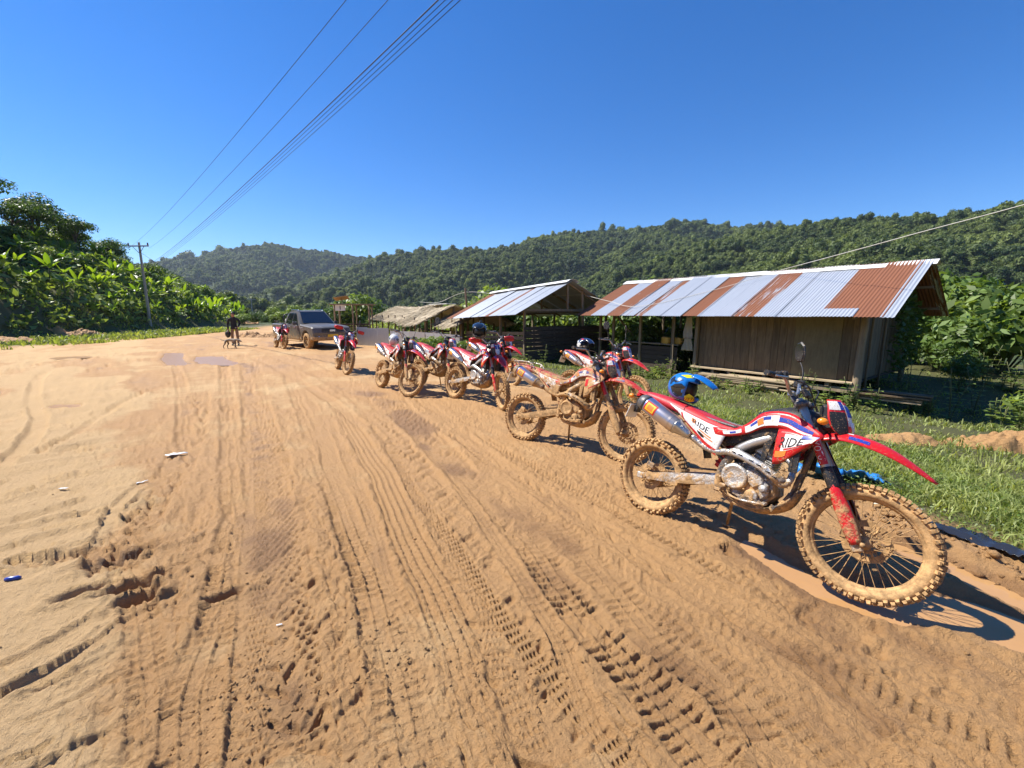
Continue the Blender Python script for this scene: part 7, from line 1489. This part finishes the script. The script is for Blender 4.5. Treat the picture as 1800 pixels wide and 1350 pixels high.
# weeds along the shed front
def weed_kind(seed, h, nl, ll, wd):
    r3 = random.Random(seed); mb = MB(); lf = MB()
    for st_ in range(3):
        a = st_ * 2.1 + r3.uniform(-.3, .3); lean_ = r3.uniform(.05, .3); hh = h * r3.uniform(.7, 1.1); P = crom([(0, 0, -.05), (math.cos(a) * lean_ * hh * .4, math.sin(a) * lean_ * hh * .4, hh * .5), (math.cos(a) * lean_ * hh, math.sin(a) * lean_ * hh, hh)], 4); mb.tube(P, .006, 5)
        for k in range(nl):
            t = .2 + .8 * k / nl; p = P[int(t * (len(P) - 1))]; b_ = k * 2.4 + st_; L_ = ll * (1.15 - .5 * t) * r3.uniform(.8, 1.2); d = Vector((math.cos(b_), math.sin(b_), .35)).normalized(); sd_ = Vector((-math.sin(b_), math.cos(b_), 0)); w = L_ * wd
            lf._add([p, p + d * L_ * .35 + sd_ * w - Vector((0, 0, .0)), p + d * L_ * .75 + sd_ * w * .7 - Vector((0, 0, L_ * .12)), p + d * L_ - Vector((0, 0, L_ * .3)), p + d * L_ * .75 - sd_ * w * .7 - Vector((0, 0, L_ * .12)), p + d * L_ * .35 - sd_ * w, p + d * L_ * .5 - Vector((0, 0, L_ * .10))], [(0, 1, 6), (1, 2, 6), (2, 3, 6), (3, 4, 6), (4, 5, 6), (5, 0, 6)], 0, False)
    a = mb.mesh('stem'); a.materials.append(M_TWIG); b2 = lf.mesh('foliage'); b2.materials.append(M_WEED); return a, b2
WK = [weed_kind(1, .55, 9, .17, .34), weed_kind(2, .38, 8, .15, .30), weed_kind(3, .75, 12, .12, .30), weed_kind(4, .30, 9, .20, .22)]
BK += WK
for i in range(34):
    bush(9.6 + rq.uniform(0, 4.6), 8.4 + rq.uniform(0, 4.2) , 4 + rq.choice([0, 1, 2]), rq.uniform(.8, 1.6), rq.uniform(0, 6), 'leafy weed in the deep shade right of the long shed', 'weeds in the shed shadow', name='weed', cat='weed')
S1W = S1.matrix_world; GW = 'weeds growing along the front of the long shed'
for i in range(46):
    lx = rq.uniform(-.5, 9.3); ly = rq.uniform(-.9, .45); p = S1W @ Vector((lx, ly, 0)); v_ = float(verge(np.array([p.x]), np.array([p.y]))[0])
    if v_ < .6: continue
    bush(p.x, p.y, 4 + rq.choice([0, 1, 1, 2, 3]), rq.uniform(.7, 1.25), rq.uniform(0, 6), 'leafy weed growing in the grass along the front of the long shed', GW, name='weed', cat='weed')
for (lx, ly, k, sc, lab) in [(9.15, -.35, 4, 1.35, 'tall broad-leaved weed by the corner post of the long shed'), (8.75, -.55, 5, 1.4, 'low pale broad-leaved weed left of the corner post weed'), (9.55, -.25, 4, 1.2, 'broad-leaved weed right of the corner post'), (5.0, .1, 7, 1.3, 'spiky green weed at the left end of the plank wall')]:
    p = S1W @ Vector((lx, ly, 0)); bush(p.x, p.y, k, sc, lx, lab, name='weed', cat='weed')
for i in range(26):
    p = S2.matrix_world @ Vector((rq.uniform(3.0, 7.5), rq.uniform(-1.2, .3), 0)); bush(p.x, p.y, 4 + rq.choice([0, 1, 2]), rq.uniform(.8, 1.4), rq.uniform(0, 6), 'leafy weed in the shade before the open shed', 'weeds before the open shed', z=-.3, name='weed', cat='weed')
for i in range(10):
    p = Vector((rq.uniform(-3.6, -1.6), rq.uniform(14.5, 17.0), 0)); bush(p.x, p.y, rq.choice([0, 4, 5]), rq.uniform(.5, .8), rq.uniform(0, 6), 'low green bush before the sheet fence beside the parked bikes', 'bushes before the fence')
# creeper on the gable
rv = np.random.default_rng(9); n_ = 900; gy = rv.uniform(3.0, 5.6, n_); gz_ = rv.uniform(0, 1, n_) ** .7 * (1.7 + (np.minimum(gy, 6.2 - gy) - .75) * .4); P = np.array([tuple(S1W @ Vector((8.95 + rv.random() * .25, a, b_))) for a, b_ in zip(gy, gz_)])
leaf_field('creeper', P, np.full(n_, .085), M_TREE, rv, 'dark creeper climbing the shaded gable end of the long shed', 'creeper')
# ---- grass
def grass(name, n_, reg, hmin, hmax, label, seed, wid=.006, dens=None):
    rg_ = np.random.default_rng(seed); x, y = reg(rg_, n_); 
    v = verge(x, y) + .35 * fbm(x / .9, y / .9, 71, 3); keep = rg_.random(len(x)) < (dens(x, y, v) if dens is not None else 1); x, y = x[keep], y[keep]; n2 = len(x); z = macro(x, y) - .01
    dist = np.hypot(x, y); h = (hmin + (hmax - hmin) * rg_.random(n2) ** 2) * (0.6 + .8 * np.clip(fbm(x / .7, y / .7, 19, 3) + .5, 0, 1)); a = rg_.random(n2) * 6.283; w = wid * (1 + dist * .22) * (.7 + .6 * rg_.random(n2)); bend = h * (.3 + .8 * rg_.random(n2)); b2 = rg_.random(n2) * 6.283
    ca, sa_ = np.cos(a) * w, np.sin(a) * w; bx, by = np.cos(b2) * bend, np.sin(b2) * bend
    v0 = np.stack([x - ca, y - sa_, z], 1); v1 = np.stack([x + ca, y + sa_, z], 1); v2 = np.stack([x + ca * .8 + bx * .3, y + sa_ * .8 + by * .3, z + h * .6], 1); v3 = np.stack([x - ca * .8 + bx * .3, y - sa_ * .8 + by * .3, z + h * .6], 1); v4 = np.stack([x + bx, y + by, z + h * (1 - .25 * bend / h)], 1)
    V = np.stack([v0, v1, v2, v3, v4], 1).reshape(-1, 3); i = np.arange(n2)[:, None] * 5; return tag(put(name, mesh_np(name, V, i + np.array([0, 1, 2, 3]), i + np.array([3, 2, 4])), M_GRASS), label, 'grass', kind='stuff')
def reg_right(g, n_):
    th = g.uniform(R(-12), R(58), n_); r_ = 1 / g.uniform(1 / 26, 1 / 2.6, n_); return np.sin(th) * r_, np.cos(th) * r_
grass('grass', 240000, reg_right, .03, .15, 'short grass verge between the muddy road and the sheds', 3, wid=.003, dens=lambda x, y, v: np.clip(sstep(.05, .7, v) * np.clip(.15 + 1.3 * np.clip(fbm(x / .8, y / .8, 15, 3) + .4, 0, 1), 0, 1), 0, 1) * (v < 15) * (((x - 3.4) / .5) ** 2 + ((y - 4.08) / .32) ** 2 > 1))
def reg_left(g, n_):
    y = g.uniform(18, 46, n_); return np.interp(y, LEFT_Y, LEFT_X) + g.uniform(-3, 7.5, n_), y
grass('grass', 26000, reg_left, .08, .35, 'rough grass at the foot of the left slope', 4, wid=.005, dens=lambda x, y, v: np.clip(.5 + fbm(x / 3, y / 3, 79, 3), 0, 1))
def reg_far(g, n_):
    y = g.uniform(24, 75, n_); return np.interp(y, EDGE_Y, EDGE_X) + g.uniform(-1, 30, n_), y
grass('grass', 40000, reg_far, .15, .6, 'long grass and scrub beyond the pickup', 6, wid=.006)
# low broad-leaved herbs in the near verge
rh = np.random.default_rng(14); th = rh.uniform(R(20), R(58), 60000); r_ = 1 / rh.uniform(1 / 9, 1 / 3.0, 60000); x, y = np.sin(th) * r_, np.cos(th) * r_; v = verge(x, y) + .35 * fbm(x / .9, y / .9, 71, 3); k = (v > .15) & (v < 5) & (rh.random(60000) < np.clip(fbm(x / .8, y / .8, 16, 3) * 1.6 + .15, 0, 1)); x, y = x[k], y[k]
leaf_field('ground_herbs', np.stack([x, y, macro(x, y) + .02 + .10 * rh.random(len(x)) ** 1.5], 1), np.full(len(x), .013), M_WEED, rh, 'small leafy herbs growing through the near grass verge', 'herbs', asp=.5, upb=1.2)
# ============================================================ litter, mounds, clods
def crumple(name, outline, h, m_, label, cat, seed, n_=26, z=0.02, sag=.6):
    """crumpled sheet lying on the ground, outline on the ground plane"""
    P = np.array(outline); lo, hi = P.min(0), P.max(0); xs = np.linspace(lo[0], hi[0], n_); ys = np.linspace(lo[1], hi[1], n_); X, Y = np.meshgrid(xs, ys); x, y = X.ravel(), Y.ravel(); sd_ = poly_sd(x, y, outline); sz = max(hi - lo)
    f = 1 - np.abs(fbm(x / sz * 4, y / sz * 4, seed, 4)); zz = np.array([z_at(a, b_) for a, b_ in zip(x, y)]) + detail(x, y)[0] + z + h * (f ** 3) * np.clip(fbm(x / sz * 2, y / sz * 2, seed + 3, 2) + .7, .1, 1.2); x2 = x + .05 * sz * fbm(x / sz * 5, y / sz * 5, seed + 9, 2)
    q = []
    for j in range(n_ - 1):
        for i in range(n_ - 1):
            t = (j * n_ + i, j * n_ + i + 1, (j + 1) * n_ + i + 1, (j + 1) * n_ + i)
            if all(sd_[k] < 0.02 * sz for k in t): q.append(t)
    me = mesh_np(name, np.stack([x2, y, zz], 1), np.array(q)); bm = bmesh.new(); bm.from_mesh(me); bmesh.ops.delete(bm, geom=[w for w in bm.verts if not w.link_faces], context='VERTS'); bm.to_mesh(me); bm.free(); o_ = put(name, me, m_); so = o_.modifiers.new('t', 'SOLIDIFY'); so.thickness = .003; return tag(o_, label, cat)
M_TARP = mat('blue_tarpaulin', (0.03, 0.22, 0.62), .35, var=.15, coat=.2); M_BLKP = mat('black_plastic_film', (.02, .022, .028), .25, coat=.3); M_LIT = mat('white_plastic_scrap', (.72, .72, .70), .5, var=.08)
crumple('tarpaulin', [(2.95, 4.22), (3.35, 4.38), (3.75, 4.15), (3.82, 3.95), (3.6, 3.9), (3.35, 4.02), (3.2, 3.84), (3.02, 3.92), (3.1, 4.05)], .16, M_TARP, 'crumpled blue tarpaulin lying behind the front wheel of the nearest bike', 'tarpaulin', 3)
crumple('plastic_film', [(3.22, 3.22), (3.40, 3.18), (3.55, 2.95), (3.62, 2.7), (3.8, 2.3), (3.72, 2.26), (3.5, 2.6), (3.38, 2.92)], .07, M_BLKP, 'torn black plastic film along the edge of the grass at right', 'plastic film', 5)
def scrap(x, y, ln, wd, rz, label, m_=M_LIT, seed=1):
    rs_ = np.random.default_rng(seed); mb = MB(); n_ = 6; z0 = ground_z(x, y) + .006; vs_ = []
    for i in range(n_ + 1):
        t = i / n_ - .5; w = wd * (1 - (2 * t) ** 2 * .6) * rs_.uniform(.7, 1.1)
        for s in (-.5, .5): vs_.append((t * ln, s * w + .1 * wd * rs_.normal(), abs(.06 * ln * math.sin(i * 1.9 + seed)) + .004))
    mb._add(vs_, [(i * 2, i * 2 + 1, i * 2 + 3, i * 2 + 2) for i in range(n_)]); o_ = mb.build('plastic_scrap', m_); o_.location = (x, y, z0); o_.rotation_euler = (0, 0, rz); so = o_.modifiers.new('t', 'SOLIDIFY'); so.thickness = .003; tag(o_, label, 'litter')
scrap(-4.05, 4.87, .22, .10, .5, 'crumpled white scrap at the edge of the dark churned rut', seed=1); scrap(-3.81, 4.07, .15, .03, 1.0, 'thin white strip left of the deep tyre tread', seed=2); scrap(-3.69, 3.12, .10, .03, .4, 'narrow white scrap on the pale mud at left', seed=3); scrap(-1.29, 2.08, .03, .012, .3, 'tiny white chip between the central tyre tracks', seed=4); scrap(4.28, 3.52, .16, .05, .1, 'pale curled leaf lying on the grass at right', seed=5); scrap(-4.4, 3.9, .08, .03, .2, 'small pale scrap on the mud left of the thin strip', seed=6)
scrap(3.02, 2.72, .22, .10, .6, 'white torn packet in the mud behind the nearest front wheel', seed=8); scrap(3.35, 3.42, .35, .06, -.4, 'pale strip of sacking along the grass edge', mat('sacking', (.62, .56, .45), .8), seed=9)
bt = MB(); bt.tube([(-.04, 0, 0), (-.02, 0, 0), (.025, 0, 0), (.04, 0, 0)], [.010, .014, .014, .006], 10); b_ = bt.build('bottle_cap', mat('blue_plastic', (.02, .06, .35), .3)); b_.location = (-3.22, 2.47, ground_z(-3.22, 2.47) + .014); b_.rotation_euler = (0, 0, .3); tag(b_, 'small blue plastic piece on the mud at the left edge', 'litter')
# clods of mud
rc_ = np.random.default_rng(4); ico = bmesh.new(); bmesh.ops.create_icosphere(ico, subdivisions=1, radius=1.0); IV = np.array([tuple(q.co) for q in ico.verts]); IF = np.array([[w.index for w in f.verts] for f in ico.faces]); ico.free()
def clods(name, x, y, size, label, seed, mat_=M_CLAY, lift=.2):
    g = np.random.default_rng(seed); n_ = len(x); h, wt, gr = detail(x, y); z = macro(x, y) + h; s = size * (.35 + .65 * g.random(n_) ** 2.2) if np.isscalar(size) else size
    V = IV[None] * (1 + .35 * g.normal(size=(n_, len(IV), 1))) * (s[:, None, None] * (np.array([1, 1, .7]) * (1 + .3 * g.normal(size=(n_, 1, 3))))); V = V + np.stack([x, y, z + s * lift], 1)[:, None, :]; F = (IF[None] + (np.arange(n_) * len(IV))[:, None, None]).reshape(-1, 3); me = mesh_np(name, V.reshape(-1, 3), tris=F, smooth=False)
    for nm, arr in (('wet', np.repeat(np.clip(wt - .05, 0, 1), len(IV))), ('turf', np.zeros(n_ * len(IV)))): at = me.attributes.new(nm, 'FLOAT', 'POINT'); at.data.foreach_set('value', arr.astype(np.float32))
    return tag(put(name, me, mat_), label, 'mud clods', kind='stuff')
th = rc_.uniform(R(-58), R(58), 60000); r_ = 1 / rc_.uniform(1 / 14, 1 / 1.3, 60000); x, y = np.sin(th) * r_, np.cos(th) * r_; pr = np.clip(fbm(x / .6, y / .6, 66, 4) * 1.4 - .1, 0, 1) * (verge(x, y) < .2); k = rc_.random(60000) < pr * .22; x, y = x[k], y[k]
clods('mud_clods', x, y, .010, 'crumbs and small clods of mud scattered over the road', 1)
th = rc_.uniform(R(10), R(58), 40000); r_ = rc_.uniform(2.6, 14, 40000); x, y = np.sin(th) * r_, np.cos(th) * r_; v = verge(x, y) + .35 * fbm(x / .9, y / .9, 71, 3); k = (rc_.random(40000) < np.exp(-((v + .15) / .22) ** 2) * .28); clods('mud_clods', x[k], y[k], .030, 'larger clods thrown up along the edge of the grass', 2)
def mound(cx, cy, rx, ry, h, label, seed, n_=1, rz=0):
    g = np.random.default_rng(seed); N_ = 70; u = np.linspace(-1.15, 1.15, N_); X, Y = np.meshgrid(u, u); rr = np.hypot(X, Y); wx, wy = X * rx, Y * ry; c, s = math.cos(rz), math.sin(rz); x, y = cx + wx * c - wy * s, cy + wx * s + wy * c; H = h * np.clip(1 - rr ** 2 + .9 * fbm(x / .38, y / .38, seed, 5), 0, 2) * sstep(1.15, .8, rr) + .28 * h * fbm(x / .10, y / .10, seed + 2, 4) * sstep(1.1, .9, rr)
    z = macro(x.ravel(), y.ravel()) + H.ravel() - .03; q = np.array([(j * N_ + i, j * N_ + i + 1, (j + 1) * N_ + i + 1, (j + 1) * N_ + i) for j in range(N_ - 1) for i in range(N_ - 1)]); me = mesh_np('dirt_mound', np.stack([x.ravel(), y.ravel(), z], 1), q, smooth=True)
    for nm, v0 in (('wet', .62), ('turf', 0.0)): at = me.attributes.new(nm, 'FLOAT', 'POINT'); at.data.foreach_set('value', np.full(len(z), v0, np.float32))
    return tag(put('dirt_mound', me, M_CLAY), label, 'dirt mound')
mound(7.6, 6.35, .75, .38, .28, 'orange dirt mound at the edge of the shed shadow', 1, rz=-.3); mound(6.35, 6.55, .6, .28, .15, 'low orange dirt heap left of the larger mound', 2, rz=-.2)
mound(-29.5, 24.5, 2.0, .9, .30, 'reddish earth bank at the left edge below the bananas', 3); mound(-31.6, 31.0, 1.8, .8, .40, 'brown earth bank at the foot of the banana slope', 4, rz=1.2); mound(-18.0, 30.0, 1.6, .8, .35, 'pale heap of sand behind the standing person', 5)
# white cord from the right over the shed roofs
def cord(pts, label):
    mb = MB(); mb.tube(crom(pts, 8), .009, 5); tag(mb.build('power_cord', M_CORD), label, 'cord')
r0 = S1W @ Vector((6.2, 2.75, 2.97)); e0 = S1W @ Vector((2.6, .55, 1.93)); st1 = Vector((3.0, 18.0, 2.45)); st2_ = Vector((-2.3, 22.0, 2.75))
cord([(10.5, 5.0, 4.9), (9.6, 7.2, 3.85), (8.6, 9.6, 3.35), tuple(r0 + Vector((0, 0, .06)))], 'white cord coming down from the right onto the shed ridge'); cord([tuple(r0 + Vector((0, 0, .06))), tuple(S1W @ Vector((4.6, 1.7, 2.44))), tuple(e0 + Vector((0, 0, .0))), tuple((e0 + st1) / 2 + Vector((0, 0, -.05))), tuple(st1)], 'white cord lying across the rusty roof to the wooden stake'); cord([tuple(st1), tuple((st1 + st2_) / 2 + Vector((0, -.5, -.18))), tuple(st2_), (-4.2, 24.5, 2.3), (-6.0, 28.0, 2.4)], 'white cord strung between the two wooden stakes over the open shed')
for p, lab in ((st1, 'short wooden stake carrying the cord between the two sheds'), (st2_, 'wooden stake carrying the cord at the far end of the open shed')):
    mb = MB(); mb.box((0, 0, 0), (.09, .09, 2.9), None, .01); o_ = mb.build('wooden_stake', M_POST); o_.location = (p.x, p.y, p.z - 1.25); o_.rotation_euler = (R(2), R(-4), .3); tag(o_, lab, 'stake')
# dirt track climbing round the end of the hill
pth = crom([(-40, 62, 0), (-46, 72, 0), (-52, 82, 0), (-60, 92, 0), (-72, 100, 0)], 8); mb = MB(); rings = []
for i, p in enumerate(pth):
    t = (pth[min(i + 1, len(pth) - 1)] - pth[max(i - 1, 0)]).normalized(); n2 = Vector((-t.y, t.x, 0)); rings.append([Vector((q.x, q.y, z_at(q.x, q.y) + .12)) for q in (p + n2 * w for w in (-2.6, -1.3, 0, 1.3, 2.6))])
mb.loft(rings, False, False); me = mb.mesh('dirt_track')
for nm, v0 in (('wet', .5), ('turf', 0.0)): at = me.attributes.new(nm, 'FLOAT', 'POINT'); at.data.foreach_set('value', np.full(len(me.vertices), v0, np.float32))
tag(put('dirt_track', me, M_CLAY), kind='structure')
# ============================================================ air between here and the far hills
hz_ = MB(); hz_.box((0, 600, 180), (7000, 6600, 400)); hm = bpy.data.materials.new('haze_air'); hm.use_nodes = True; nt = hm.node_tree; nt.nodes.clear(); o = nt.nodes.new('ShaderNodeOutputMaterial'); pv = nt.nodes.new('ShaderNodeVolumePrincipled'); pv.inputs['Color'].default_value = (0.72, 0.84, 1.0, 1); pv.inputs['Density'].default_value = 0.00011; pv.inputs['Anisotropy'].default_value = 0.2; nt.links.new(pv.outputs[0], o.inputs['Volume'])
tag(hz_.build('haze', hm), kind='stuff')
